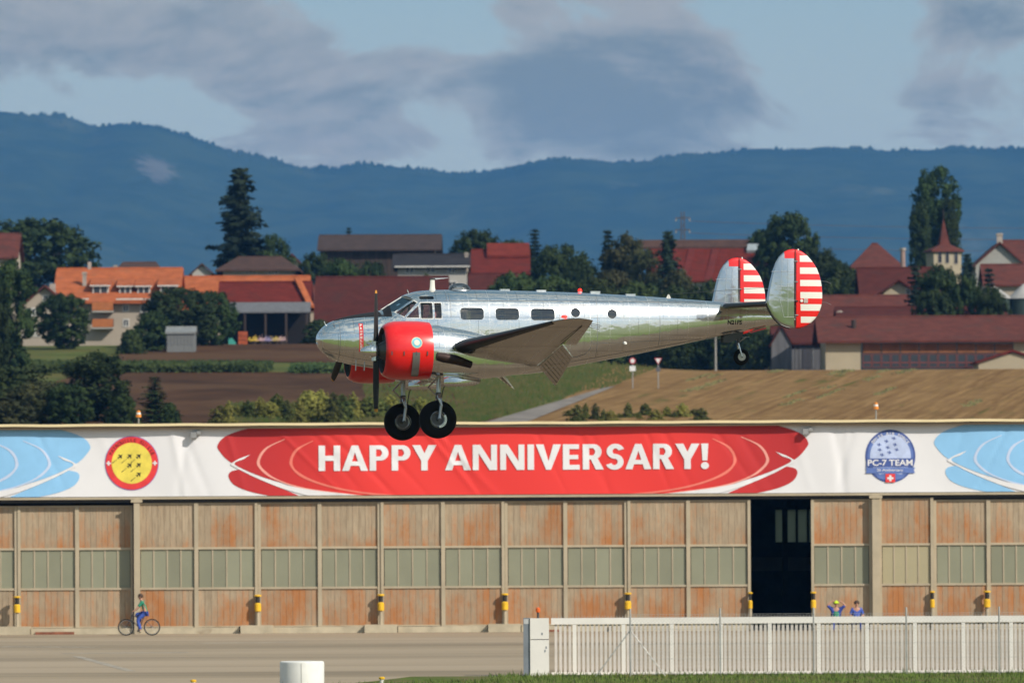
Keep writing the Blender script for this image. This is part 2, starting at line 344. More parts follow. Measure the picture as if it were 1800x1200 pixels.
# ---------------------------------------------------------------- mountains
RIDGE = [(-3000, 240), (-1200, 190), (-400, 205), (0, 197), (60, 203), (110, 206), (170, 222), (215, 217), (260, 218), (300, 228), (350, 245), (400, 262), (450, 272), (500, 287), (550, 297), (590, 296), (640, 288),
         (690, 293), (740, 296), (790, 303), (830, 305), (880, 297), (930, 285), (980, 277), (1030, 280), (1080, 284), (1130, 283), (1180, 276), (1230, 272), (1290, 266), (1340, 263), (1400, 263), (1460, 260),
         (1500, 260), (1560, 264), (1620, 264), (1680, 260), (1740, 263), (1800, 259), (2200, 262), (3000, 240), (5000, 250)]
def build_mountains():
    S = 1.5; DR = 8000.0*S; pts = [P(px, py, DR) for px, py in RIDGE]
    zr = pchip([p.x for p in pts], [p.z for p in pts])
    xs = [S*x for x in [-2400+40*i for i in range(43)] + [-690+11*i for i in range(127)] + [720+40*i for i in range(43)]]
    ys = [S*y for y in [5000+75*i for i in range(36)] + [7700+25*i for i in range(13)] + [8100, 8250, 8500]]
    def zf(x, y):
        zrx = zr(x); x /= S; y /= S; t = (y-5000)/3000
        if t <= 1:
            s = .30*t + .70*t*t*(1.5-.5*t)
            z = 36 + (zrx-36)*s
            z += (fbm(x*.006+9, y*.0035, 4, 3)-.47)*180*t*(1-t)*1.9 + (fbm(x*.03, y*.02, 3, 8)-.44)*24*min(1, t*3)*(1-t**6)
        else: z = 36 + (zrx-36)*(1-.35*(t-1)*6)
        return z + (fbm(x*.09, y*.07, 2, 5)-.37)*8*min(1, t*4)
    m = bpy.data.materials.new('mountain_forest'); m.use_nodes = True; t = NT(m.node_tree); b = t.n['Principled BSDF']
    co = t.N('ShaderNodeTexCoord').outputs['Object']
    col = t.mix(t.mr(t.noise(co, .008, 8, .65), .35, .65), (.020, .036, .016), (.038, .055, .022))
    col = t.mix(t.mr(t.noise(t.map(co, (1, .4, 1)), .004, 6, .62), .57, .72), col, (.075, .085, .04))
    rc = P(257, 281, 11200)
    d = t.N('ShaderNodeVectorMath', operation='SUBTRACT'); t.put(d, 0, co); d.inputs[1].default_value = rc; rt = t.N('ShaderNodeVectorRotate', rotation_type='Y_AXIS'); t.put(rt, 0, d.outputs[0]); rt.inputs['Angle'].default_value = -.55
    s2 = t.N('ShaderNodeVectorMath', operation='MULTIPLY'); t.put(s2, 0, rt.outputs[0]); s2.inputs[1].default_value = (1/36, 1/1200, 1/22)
    ln = t.N('ShaderNodeVectorMath', operation='LENGTH'); t.put(ln, 0, s2.outputs[0])
    rock = t.mr(t.math('ADD', ln.outputs['Value'], t.math('MULTIPLY', t.math('SUBTRACT', t.noise(co, .035, 7, .8), .5), 4.0)), .5, 1.2, .45, 0)
    col = t.mix(rock, col, (.22, .19, .175))
    t.put(b, 'Base Color', col); b.inputs['Roughness'].default_value = 1; b.inputs['Specular IOR Level'].default_value = 0
    bn = t.N('ShaderNodeBump'); bn.inputs['Strength'].default_value = .6; bn.inputs['Distance'].default_value = 6
    t.put(bn, 'Height', t.noise(co, .03, 5, .7)); t.put(b, 'Normal', bn.outputs[0])
    tag(grid_mesh(xs, ys, zf).build('mountain', m, smooth='all', fix=False), kind='structure')
    g = G(); rnd = random.Random(2)
    for _ in range(1500):
        x = rnd.uniform(-960, 960); y = 12000-abs(rnd.gauss(0, 35)); h = rnd.uniform(2.0, 8)*(.2+1.3*fbm(x*.035, 3, 2)); w = h*rnd.uniform(.45, 1.1); z = zf(x, y)-3
        g.add([(x-w, y-w, z), (x+w, y-w, z), (x+w, y+w, z), (x-w, y+w, z), (x+w*.2, y, z+h+3), (x-w*.3, y, z+h*.85+3)], [(0, 1, 4, 5), (1, 2, 4), (2, 3, 5, 4), (3, 0, 5)])
    tag(g.build('ridge_forest', m, fix=False), 'far forest trees fringing the blue mountain ridge', 'forest', kind='stuff')
build_mountains()
def build_haze():
    g = G().box(-3990, 3990, -2990, 13600, -3, 715)
    m = bpy.data.materials.new('haze'); m.use_nodes = True; t = NT(m.node_tree); t.n.clear()
    v = t.N('ShaderNodeVolumePrincipled'); v.inputs['Color'].default_value = (.14, .42, 1.0, 1); v.inputs['Density'].default_value = HAZE; v.inputs['Anisotropy'].default_value = 0.0
    o = t.N('ShaderNodeOutputMaterial'); t.l.new(v.outputs[0], o.inputs['Volume'])
    tag(g.build('haze', m), 'pale blue haze in the air before the mountains', 'haze', kind='stuff')
HAZE = 4.7e-5
build_haze()
# ---------------------------------------------------------------- hangar
HD = 302.6
def hx(px, d=HD): return (px-900)*K*d
def hz(py, d=HD): return HC + (900-py)*K*d*1.0
M_plank = None
def plank_mat():
    m = bpy.data.materials.new('rust_stained_plank'); m.use_nodes = True; t = NT(m.node_tree); b = t.n['Principled BSDF']
    co = t.N('ShaderNodeTexCoord').outputs['Object']; oi = t.N('ShaderNodeObjectInfo').outputs['Random']
    cx = t.N('ShaderNodeCombineXYZ'); t.put(cx, 0, t.math('MULTIPLY', oi, 91)); t.put(cx, 2, t.math('MULTIPLY', oi, 13))
    ad = t.N('ShaderNodeVectorMath', operation='ADD'); t.put(ad, 0, t.map(co, (7, 1, .9))); t.put(ad, 1, cx.outputs[0])
    st = t.noise(ad.outputs[0], 1.3, 6, .65); z = t.N('ShaderNodeSeparateXYZ'); t.put(z, 0, co)
    col = t.mix(t.mr(st, .34, .66), (.345, .265, .18), (.46, .365, .255))
    wp = t.N('ShaderNodeNewGeometry').outputs['Position']
    big = t.noise(t.map(wp, (.42, 1, .30), (3, 0, 1)), 1.0, 7, .68)
    rust = t.math('ADD', t.math('ADD', t.math('MULTIPLY', st, .60), t.math('MULTIPLY', big, 1.15)), t.math('MULTIPLY', z.outputs[2], -.07))
    rust = t.math('ADD', rust, t.mr(oi, 0, 1, -.06, .08, False))
    col = t.mix(t.mr(rust, .70, 1.08), col, (.40, .165, .06))
    col = t.mix(t.mr(t.noise(ad.outputs[0], 3.5, 5, .7), .58, .74, 0, .45), col, (.22, .12, .07))
    hs = t.N('ShaderNodeHueSaturation'); t.put(hs, 'Color', col); t.put(hs, 'Value', t.mr(oi, 0, 1, .90, 1.10, False))
    t.put(b, 'Base Color', hs.outputs[0]); b.inputs['Roughness'].default_value = .85; b.inputs['Specular IOR Level'].default_value = .2
    return m
def milky():
    if 'milky_glass' in MATS: return MATS['milky_glass']
    m = bpy.data.materials.new('milky_glass'); m.use_nodes = True; t = NT(m.node_tree); t.n.clear(); a = t.N('ShaderNodeBsdfTranslucent'); a.inputs[0].default_value = (.62, .62, .52, 1); b = t.N('ShaderNodeBsdfDiffuse'); b.inputs[0].default_value = (.3, .3, .26, 1)
    x = t.N('ShaderNodeMixShader'); x.inputs[0].default_value = .25; t.l.new(a.outputs[0], x.inputs[1]); t.l.new(b.outputs[0], x.inputs[2]); o = t.N('ShaderNodeOutputMaterial'); t.l.new(x.outputs[0], o.inputs[0]); MATS['milky_glass'] = m; return m
def build_hangar():
    cream = mat('cream_steel', (.45, .375, .265), .6, var=.10, scale=.8, c2=(.38, .27, .17), thr=(.62, .8))
    trim = mat('cream_roof_edge', (.80, .66, .40), .6, var=.06, scale=.5)
    dark = mat('dark_underside', (.10, .07, .04), .8)
    track = mat('track_black', (.025, .022, .02), .6)
    conc = mat('pale_concrete', (.50, .43, .31), .9, var=.15, scale=1.2, c2=(.30, .22, .15), thr=(.6, .75))
    wallm = mat('hangar_wall', (.32, .28, .22), .9, var=.1)
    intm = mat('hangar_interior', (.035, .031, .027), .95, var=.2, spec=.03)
    plank = plank_mat()
    pane = mat('wired_pane', (.265, .265, .190), .30, var=.06, scale=.5, rnd=.07, spec=.25)
    paney = mat('painted_pane', (.40, .35, .22), .5, var=.06, scale=.5)
    H = tag(empty('hangar', (0, HD, 0)), 'long hangar with rust stained sliding doors and a flat roof', 'hangar')
    zt = hz(741); zb = hz(745.5); XL, XR = hx(-258), hx(2058)
    # roof slab with a wavy sheet edge
    g = G(); n = 168; rings = []
    for i in range(n+1):
        x = XL + (XR-XL)*i/n; w = .008*math.sin(x*1.7)+.02*(fbm(x*.5, 1, 3)-.45)
        rings.append([(x, -.30, zb+w), (x, -.30, zt+w), (x, 28, zt+w+.25), (x, 28, zb+w)])
    g.loft(rings).build('roof_edge', trim, H)
    G().box(XL, XR, -.265, 27.9, zb-.12, zb-.04).build('soffit', dark, H)
    for px in (340, 1415):  # floodlight brackets under the eave
        x = hx(px); f = G().box(x-.12, x+.12, -.30, -.06, zb-.50, zb-.26); f.tube([(x+.1, -.04, zb-.28), (x+.1, -.2, zb-.28)], .03, 6); f.box(x+.14, x+.30, -.2, -.06, zb-.36, zb-.22)
        f.build('floodlight', mat('grey_metal', (.28, .28, .28), .5), H)
    # upper wall behind the banner, lintel beam, track
    G().box(XL, XR, .10, .5, hz(870), zb-.125).build('upper_wall', wallm, H)
    G().box(XL, XR, -.035, .48, hz(873.5), hz(869.6)).build('lintel', cream, H)
    G().box(XL, XR, .10, .36, hz(879.5), hz(873.5)-.002).build('door_track', track, H)
    # side, back walls and inside
    zc = zb-.14
    G().box(XL, XL+.3, .6, 27.6, 0, zc).build('end_wall', wallm, H); G().box(XR-.3, XR, .6, 27.6, 0, zc).build('end_wall', wallm, H)
    xa, xb = hx(1352)*1.09, hx(1432)*1.09; z0, z1 = 4.0, 6.0
    xa = P(1361, 900, HD+27.3).x; xb = P(1440, 900, HD+27.3).x; z0 = HC+(900-957)*K*(HD+27); z1 = HC+(900-896)*K*(HD+27)
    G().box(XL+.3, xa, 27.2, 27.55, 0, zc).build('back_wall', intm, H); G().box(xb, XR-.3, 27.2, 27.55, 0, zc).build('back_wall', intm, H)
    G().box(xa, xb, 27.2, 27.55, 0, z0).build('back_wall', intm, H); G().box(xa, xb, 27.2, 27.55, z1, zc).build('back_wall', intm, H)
    for i in range(4):
        a = xa+(xb-xa)*i/4; b = xa+(xb-xa)*(i+1)/4
        f = G().box(a, b, 27.3, 27.4, z0, z0+.05).box(a, b, 27.3, 27.4, z1-.05, z1).box(a, a+.05, 27.3, 27.4, z0+.05, z1-.05).box(b-.05, b, 27.3, 27.4, z0+.05, z1-.05).build('window_frame', track, H)
        G().box(a+.05, b-.05, 27.33, 27.35, z0+.05, z1-.05).build('pane', milky(), f)
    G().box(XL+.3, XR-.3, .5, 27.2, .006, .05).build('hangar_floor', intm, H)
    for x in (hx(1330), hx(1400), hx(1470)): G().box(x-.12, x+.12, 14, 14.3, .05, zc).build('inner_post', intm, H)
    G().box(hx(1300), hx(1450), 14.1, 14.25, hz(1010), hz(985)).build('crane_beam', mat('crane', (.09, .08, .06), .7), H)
    # columns
    for px, w in ((239, 5), (1537.5, 6.5)):
        g = G().box(hx(px-w), hx(px+w), -.12, .45, 0, hz(873.6)); g.box(hx(px-w-5), hx(px+w+5), -.16, -.122, hz(879), hz(874)); g.build('column', cream, H)
    G().box(hx(231), hx(233.5), .25, .7, 0, hz(880)).build('door_post', mat('post_dark', (.09, .06, .045), .8), H)
    G().box(hx(1523), hx(1530), .30, .7, 0, hz(880)).build('door_post', MATS['post_dark'], H)
    # plinth
    px = -700
    g = None
    for a, b in ((-256, -10), (52, 418), (477, 638), (697, 854), (914, 1070), (1130, 1316)):
        g = G(); n = 10; r = []
        for i in range(n+1):
            x = hx(a)+(hx(b)-hx(a))*i/n; w = .04*(fbm(x*.8, 5, 3)-.45); r.append([(x, .05, .006), (x, .05, hz(1099)+w), (x, .9, hz(1099)+w), (x, .9, .006)])
        g.loft(r).build('plinth', conc, H)
    G().box(hx(1425), hx(2056), .1, .9, .006, hz(1101)).build('plinth', conc, H)
    for c in (22, 449, 667, 884, 1101):
        G().box(hx(c-28.5), hx(c+28.5), -.22, .55, .006, hz(1095.5)).build('rail_block', conc, H)
    for a, b, z in ((60, 128, 1106), (645, 690, 1108), (940, 980, 1107)):
        G().box(hx(a), hx(b), -.02, .046, .008, hz(z)+.02).build('rust_strip', mat('rust_strip', (.25, .09, .05), .9, var=.3), H)
    # sliding doors
    bevel_p = {}
    def plank_mesh(w, z0, z1):
        k = (round(w, 3), round(z0, 2), round(z1, 2))
        if k not in bevel_p:
            h = z1-z0; e = .003
            bevel_p[k] = G().add([(-w/2+.002, .02, 0), (w/2-.002, .02, 0), (w/2-.002, .02, h), (-w/2+.002, .02, h), (-w/2+.002+e, 0, 0), (w/2-.002-e, 0, 0), (w/2-.002-e, 0, h), (-w/2+.002+e, 0, h)],
                [(4, 5, 6, 7), (0, 4, 7, 3), (1, 2, 6, 5), (3, 7, 6, 2), (0, 1, 5, 4)]).mesh('plank')
            bevel_p[k].materials.append(plank)
        return bevel_p[k]
    rnd = random.Random(5)
    def leaf(edges, y, zt_, painted=(), label=None):
        """one sliding leaf; edges: px of its stiles"""
        D = empty('sliding_door', (hx(edges[0]), y, 0)); D.parent = H
        X0 = hx(edges[0]); fr = G(); sw = .085; zbt = hz(1098.5)
        ztop, zr1, zr2 = zt_, hz(960), hz(1030.5)
        for i, e in enumerate(edges):
            x = hx(e)-X0; q_ = sw if 0 < i < len(edges)-1 else .062; x = x+q_ if i == 0 else (x-q_ if i == len(edges)-1 else x); fr.box(x-q_, x+q_, -.09, .05, zbt, ztop)
        for i in range(len(edges)-1):
            a = hx(edges[i])-X0 + (.124 if i == 0 else sw); b = hx(edges[i+1])-X0 - (.124 if i == len(edges)-2 else sw)
            for z in (zr1, zr2): fr.box(a+.001, b-.001, -.06, .04, z-.045, z+.045)
            fr.box(a+.001, b-.001, -.04, .04, ztop-.07, ztop); fr.box(a+.001, b-.001, -.04, .04, zbt, zbt+.05)
            for q in (1, 2, 3): x = a+(b-a)*q/4; fr.box(x-.025, x+.025, -.025, .04, zr2+.046, zr1-.046)
            npk = 9; w = (b-a)/npk
            for (z0, z1) in ((zbt+.05, zr2-.045), (zr1+.045, ztop-.07)):
                me = plank_mesh(w, z0, z1)
                for q in range(npk):
                    o = link('plank', me, D); o.location = (a+w*(q+.5), -.012+rnd.uniform(-.002, .002), z0)
            for q in range(4):
                xa_ = a+(b-a)*q/4+.027; xb_ = a+(b-a)*(q+1)/4-.027
                kk = ('p', round(xb_-xa_, 2), painted)
                if kk not in bevel_p:
                    me = G().box(-(xb_-xa_)/2, (xb_-xa_)/2, 0, .012, 0, zr1-zr2-.092).mesh('pane'); me.materials.append(paney if painted else pane); bevel_p[kk] = me
                o = link('pane', bevel_p[kk], D); o.location = ((xa_+xb_)/2, .0, zr2+.046)
        fr.build('door_frame', cream, D)
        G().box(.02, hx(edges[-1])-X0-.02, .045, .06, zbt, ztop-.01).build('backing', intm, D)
        return D
    A, B = .22, .27
    leaf((-150, -80, 28), .46, hz(884)); leaf((28.4, 133, 232), .42, hz(884))
    leaf((239, 343, 451), A, hz(880)); leaf((451.4, 560, 667), B, hz(880)); leaf((667.4, 777, 885), A, hz(880)); leaf((885.4, 992, 1101), B, hz(880)); leaf((1101.4, 1208, 1317.5), A, hz(880))
    leaf((1424, 1531), A, hz(880)); leaf((1543, 1639), A-.04, hz(878), painted=True); leaf((1639.4, 1736, 1835), B, hz(882)); leaf((1835.4, 1940), A, hz(880)); leaf((1940.4, 2050), B, hz(880)); leaf((-252, -150.4), A, hz(880))
    # yellow and black warning sleeves on the stiles
    yel = mat('warning_yellow', (.80, .46, .02), .5, var=.1); blk = mat('warning_black', (.03, .025, .02), .6)
    for px, w in ((28, 1), (451, 1), (667, 1), (885, 1), (1101, 1), (1316, .65), (1427, .8), (1636, .7), (1732, 1)):
        x = hx(px); r = .092*w; f = G().lathe([(0, r*1.45), (.02, r*1.5), (.30, r*1.5), (.35, r)], (x, -.02, hz(1071)), 'z', 12).build('warning_sleeve', yel, H)
        G().lathe([(0, r*.98), (.27, r*.98)], (x, -.02, hz(1071)+.352), 'z', 12).build('black_band', blk, f)
        G().lathe([(0, r*1.6), (.05, r*1.7), (.07, r*1.2)], (x, -.02, hz(1071)+.624), 'z', 12).build('yellow_cap', yel, f)
        G().tube([(x, -.02, .05), (x, -.02, hz(1071))], .07, 8).build('post', cream, f)
    return H
build_hangar()
def obstruction_light(px, py, label):
    x = hx(px); o = tag(empty('obstruction_light', (x, HD+.4, hz(741)+.02)), label, 'lamp', 'obstruction lamps on the hangar roof'); h = hz(py)-hz(741)
    G().tube([(0, 0, 0), (0, 0, h-.25)], .03, 8).build('pole', mat('grey_metal', (.28, .28, .28), .5), o)
    G().lathe([(h-.24, .11), (h-.13, .11)], (0, 0, 0), 'z', 12).build('orange_base', mat('signal_orange', (.75, .25, .03), .5), o)
    G().lathe([(h-.129, .09), (h-.04, .09)], (0, 0, 0), 'z', 12).build('white_lens', mat('white_plastic', (.8, .78, .74), .4), o)
    G().lathe([(h-.039, .08), (h+.02, .075), (h+.05, .03)], (0, 0, 0), 'z', 12).build('orange_cap', MATS['signal_orange'], o)
obstruction_light(242, 720, 'orange and white roof lamp above the left hangar column')
obstruction_light(1540, 713, 'orange and white roof lamp above the right hangar column')

# ---------------------------------------------------------------- banner
def build_banner():
    X0, X1 = hx(-250), hx(2050); Z0, Z1 = hz(868.6), hz(745.8)-.03; YB = HD+.02
    rnd = random.Random(12); folds = []
    for px, lean, amp in ((300, .2, .05), (330, -.15, .06), (318, .4, .05), (480, 1.0, .03), (540, .8, .03), (560, 1.1, .03), (600, .7, .025), (640, .9, .03), (740, .8, .05), (755, .95, .045), (770, .6, .03), (935, .5, .02), (1010, .5, .03),
                          (1035, .3, .02), (1130, .4, .025), (1160, .5, .03), (1250, .7, .03), (1290, .6, .03), (1390, .3, .03), (1465, .15, .06), (1480, 0, .05), (1500, -.25, .04), (1700, -.4, .02), (1775, -.5, .03), (60, .5, .02), (170, .4, .02), (395, .3, .03)):
        folds.append((hx(px), lean, amp*rnd.choice((1, -1, 1)), rnd.uniform(.11, .2)))
    def wv(x, z):
        w = 0; zr = (z-Z0)/(Z1-Z0)
        for fx, ln, a, s in folds:
            d = (x-(fx+ln*(Z1-z)))/s
            if abs(d) < 3: w += .75*a*math.exp(-d*d)*(.35+.65*zr)
        return w + .03*math.sin(x*.9+z*.6)
    white = mat('banner_white', (.78, .77, .79), .55, var=.02, scale=.6, spec=.3)
    def conform(v, f, layer):
        me = bpy.data.meshes.new('d'); me.from_pydata([(x, 0, z) for x, z in v], [], f); bm = bmesh.new(); bm.from_mesh(me); bpy.data.meshes.remove(me)
        for co, no in (((0, 0, Z0+.006), (0, 0, -1)), ((0, 0, Z1-.004), (0, 0, 1))):
            bmesh.ops.bisect_plane(bm, geom=bm.verts[:]+bm.edges[:]+bm.faces[:], plane_co=co, plane_no=no, clear_outer=True)
        if not bm.verts: return None
        xa = min(q.co.x for q in bm.verts); xb = max(q.co.x for q in bm.verts); st = (X1-X0)/int((X1-X0)/.09); x = X0+math.ceil((xa-X0)/st)*st; za = min(q.co.z for q in bm.verts); zb_ = max(q.co.z for q in bm.verts)
        while x < xb: bmesh.ops.bisect_plane(bm, geom=bm.verts[:]+bm.edges[:]+bm.faces[:], plane_co=(x, 0, 0), plane_no=(1, 0, 0)); x += st
        for k in range(1, 13):
            z = Z0+(Z1-Z0)*k/13
            if za < z < zb_: bmesh.ops.bisect_plane(bm, geom=bm.verts[:]+bm.edges[:]+bm.faces[:], plane_co=(0, 0, z), plane_no=(0, 0, 1))
        for q in bm.verts: q.co.y = YB + wv(q.co.x, q.co.z) - .014 - .005*layer
        me = bpy.data.meshes.new('print'); bm.to_mesh(me); bm.free(); return me
    g = G(); nx = int((X1-X0)/.09); nz = 13
    for j in range(nz+1):
        for i in range(nx+1):
            x = X0+(X1-X0)*i/nx; z = Z0+(Z1-Z0)*j/nz; g.v.append((x, YB+wv(x, z), z))
    g.f = [(j*(nx+1)+i, j*(nx+1)+i+1, (j+1)*(nx+1)+i+1, (j+1)*(nx+1)+i) for j in range(nz) for i in range(nx)]
    B = g.build('banner', white, smooth='all', fix=False); tag(B, 'long white banner reading HAPPY ANNIVERSARY hung across the hangar front', 'banner')
    def put(name, v, f, m, layer, parent=B):
        me = conform(v, f, layer)
        if me: return link(name, me, parent, m)
    def pp(pts): return [(hx(a), hz(b)) for a, b in pts]
    def poly(name, pts, m, layer, parent=B): return put(name, pp(pts), [tuple(range(len(pts)))], m, layer, parent)
    def band(name, top, bot, m, layer, parent=B):
        n = 40; tx = crv(top, n); bx = crv(bot, n); v = pp(tx)+pp(bx); return put(name, v, [(i, i+1, n+2+i, n+1+i) for i in range(n)], m, layer, parent)
    def crv(pts, n):
        """smooth curve through points, n segments (Catmull-Rom)"""
        P4 = [pts[0]] + list(pts) + [pts[-1]]; out = []; seg = len(pts)-1
        for i in range(n+1):
            t = i/n*seg; k = min(int(t), seg-1); u = t-k; a, b, c, d = P4[k:k+4]
            out.append(tuple(.5*((2*b[q]) + (-a[q]+c[q])*u + (2*a[q]-5*b[q]+4*c[q]-d[q])*u*u + (-a[q]+3*b[q]-3*c[q]+d[q])*u**3) for q in (0, 1)))
        return out
    def swoosh(tag_, main, dark_, pale, pale2, left, right, center_fill=None):
        pass
    redd = mat('print_dark_red', (.52, .035, .035), .55, var=.03, spec=.3); red = mat('print_red', (.82, .055, .045), .55, var=.03, spec=.3); pink = mat('print_pale_red', (.86, .36, .30), .55, var=.03, spec=.3); pink2 = mat('print_mid_red', (.84, .20, .15), .55, var=.03)
    blue = mat('print_blue', (.28, .56, .86), .55, var=.03, spec=.3); blue2 = mat('print_pale_blue', (.56, .66, .86), .55, var=.03, spec=.3)
    w2 = mat('print_white', (.80, .79, .81), .55, var=.02, spec=.3)
    S = 1.0
    def section(xl, xr, base, mid, pale, mid2, core):
        """mirrored swooshes between the two tips at pixel columns xl and xr"""
        for sgn, x0 in ((1, xl), (-1, xr)):
            if x0 is None: continue
            X = lambda d: x0+sgn*d
            top = [(X(110), 742), (X(55), 750), (X(15), 763), (X(0), 778), (X(3), 790), (X(25), 811), (X(80), 836), (X(160), 858), (X(230), 872)]
            far = [(X(330), q[1]) for q in top]
            band('swoosh_base', top, far, base, 0)
            low = crv([(X(38), 822), (X(22), 826), (X(19), 836), (X(30), 850), (X(60), 862), (X(110), 872)], 30)+crv([(X(150), 872), (X(105), 853), (X(60), 834), (X(38), 822)], 20)[:-1]
            poly('swoosh_tail', low, base, 0)
            # white blade crossing the tip
            bl = crv([(X(22), 812), (X(38), 803), (X(57), 796)], 10)+crv([(X(45), 804), (X(30), 814), (X(80), 838), (X(160), 858), (X(300), 874)], 24)+crv([(X(180), 874), (X(120), 858), (X(70), 838), (X(24), 815)], 20)
            poly('white_blade', bl, w2, 3)
            a1 = crv([(X(118), 770), (X(88), 785), (X(74), 806), (X(80), 822), (X(110), 842), (X(170), 858), (X(290), 872)], 30)+crv([(X(210), 872), (X(150), 858), (X(95), 838), (X(71), 818), (X(70), 803), (X(84), 784), (X(117), 769)], 30)
            poly('pale_arc', a1, mid2, 2)
            a2 = crv([(X(168), 773), (X(142), 788), (X(131), 808), (X(140), 826), (X(180), 846), (X(250), 862), (X(360), 872)], 30)+crv([(X(300), 872), (X(210), 858), (X(150), 838), (X(128), 818), (X(127), 803), (X(138), 786), (X(167), 772)], 30)
            poly('pale_arc', a2, mid, 2)
    for m_ in (red, redd):
        t = NT(m_.node_tree); b = t.n['Principled BSDF']; sx = t.N('ShaderNodeSeparateXYZ'); t.put(sx, 0, t.N('ShaderNodeTexCoord').outputs['Object']); t.put(b, 'Base Color', t.mix(t.mr(t.math('ABSOLUTE', t.math('SUBTRACT', sx.outputs[0], hx(900))), 5.5, 11.5), (.82, .050, .042), (.50, .032, .034)))
    section(382, 1419, redd, pink2, pink2, pink, red)
    # bright red middle of the banner
    put('red_field', pp([(712, 740), (1089, 740), (1089, 875), (712, 875)]), [(0, 1, 2, 3)], red, 0)
    section(None, 157, blue, blue2, blue2, blue2, blue); section(1642, None, blue, blue2, blue2, blue2, blue)
    put('blue_field', pp([(-250, 740), (-173, 740), (-173, 875), (-250, 875)]), [(0, 1, 2, 3)], blue, 0); put('blue_field', pp([(1972, 740), (2050, 740), (2050, 875), (1972, 875)]), [(0, 1, 2, 3)], blue, 0)
    # lettering
    def lettering(name, s, pxl, pxr, pyt, pyb, m, layer, bold=.03, sp=1.0, parent=B):
        v, f = text_mesh(s, 1, bold, 'LEFT', sp); xs = [q[0] for q in v]; ys = [q[1] for q in v]; a, b, c, d = min(xs), max(xs), min(ys), max(ys)
        vv = [(hx(pxl+(q[0]-a)/(b-a)*(pxr-pxl)), hz(pyb+(q[1]-c)/(d-c)*(pyt-pyb))) for q in v]
        return put(name, vv, f, m, layer, parent)
    navy_sh = mat('letter_shadow', (.25, .03, .05), .6)
    def slab_text(words):
        """bold lettering built stroke by stroke, 1 unit high"""
        def quad4(a, b, c, d): return [a, b, c, d]
        t = .24
        def arc(cx, cy, rx, ry, a0, a1, tw, n=14):
            o = []
            for i in range(n):
                for q0, q1 in ((a0+(a1-a0)*i/n, a0+(a1-a0)*(i+1)/n),):
                    o.append([(cx+rx*math.cos(q0), cy+ry*math.sin(q0)), (cx+rx*math.cos(q1), cy+ry*math.sin(q1)), (cx+(rx-tw)*math.cos(q1), cy+(ry-tw*.85)*math.sin(q1)), (cx+(rx-tw)*math.cos(q0), cy+(ry-tw*.85)*math.sin(q0))])
            return o
        R_ = lambda x0, x1, y0, y1: [(x0, y0), (x1, y0), (x1, y1), (x0, y1)]
        h = math.pi/2
        bowl = lambda w: [R_(t-.01, w-.27, .86-.02, 1), R_(t-.01, w-.27, .40, .40+.16)] + arc(w-.29, .70, .29, .30, -h, h, t)
        gl = {'H': (.80, [R_(0, t, 0, 1), R_(.80-t, .80, 0, 1), R_(t, .80-t, .40, .60)]),
              'A': (.96, [[(0, 0), (t+.02, 0), (.56, 1), (.36, 1)], [(.96, 0), (.94-t, 0), (.40, 1), (.60, 1)], R_(.24, .72, .20, .37)]),
              'P': (.70, [R_(0, t, 0, 1)] + bowl(.70)),
              'Y': (.90, [R_(.45-t/2, .45+t/2, 0, .45), [(0, 1), (.30, 1), (.45+t/2, .42), (.45-t/2, .38)], [(.90, 1), (.60, 1), (.45-t/2, .42), (.45+t/2, .38)]]),
              'N': (.90, [R_(0, t-.02, 0, 1), R_(.90-t+.02, .90, 0, 1), [(0.02, 1), (.28, 1), (.88, 0), (.62, 0)]]),
              'I': (t, [R_(0, t, 0, 1)]),
              'V': (.94, [[(0, 1), (.29, 1), (.56, 0), (.38, 0)], [(.94, 1), (.65, 1), (.38, 0), (.56, 0)]]),
              'E': (.62, [R_(0, t, 0, 1), R_(t, .62, 0, .19), R_(t, .57, .41, .58), R_(t, .60, .81, 1)]),
              'R': (.76, [R_(0, t, 0, 1)] + bowl(.70) + [[(.28, .44), (.55, .44), (.78, 0), (.48, 0)]]),
              'S': (.64, arc(.34, .715, .33, .30, .30, 3*h, .22) + arc(.30, .30, .34, .315, h, -h*1.75, .22)),
              '!': (t+.02, [[(0.0, 1), (t+.02, 1), (t-.02, .33), (.04, .33)]] + arc(t/2+.01, .13, .15, .14, 0, 2*math.pi, .149))}
        out = []; x = 0
        for ch in words:
            if ch == ' ': x += .30; continue
            w, ps = gl[ch]; k = {'A': -.05, 'Y': -.05, 'V': -.05}.get(ch, 0)
            out += [(ch, [[(a+x+k, b) for a, b in p] for p in ps])]; x += w+k*2+.115
        return out, x-.115
    ls, wid = slab_text('HAPPY ANNIVERSARY!')
    for q, (ch, ps) in enumerate(ls):
        def mp(a, b, dx=0, dy=0): return (hx(559+a/wid*(1244-559)+dx), hz(825.5-b*44.5+dy))
        tot = G()
        for n_, p in enumerate(ps):       # strokes laid a hair above each other so that none share a plane
            if sum((p[i][0]*p[(i+1) % len(p)][1]-p[(i+1) % len(p)][0]*p[i][1]) for i in range(len(p))) < 0: p = p[::-1]
            me = conform([mp(a_, b_) for a_, b_ in p], [tuple(range(len(p)))], 5.0+.18*(n_ % 6)+.03*q); tot.add([v_.co for v_ in me.vertices], [tuple(f_.vertices) for f_ in me.polygons]); bpy.data.meshes.remove(me)
        tot.build('letter', w2, B, fix=False)
    # round emblem with six small jets on yellow
    def disc(name, cx, cy, rx, ry, m, layer, n=40, parent=B): return poly(name, [(cx+rx*math.cos(6.28318*i/n), cy+ry*math.sin(6.28318*i/n)) for i in range(n)], m, layer, parent)
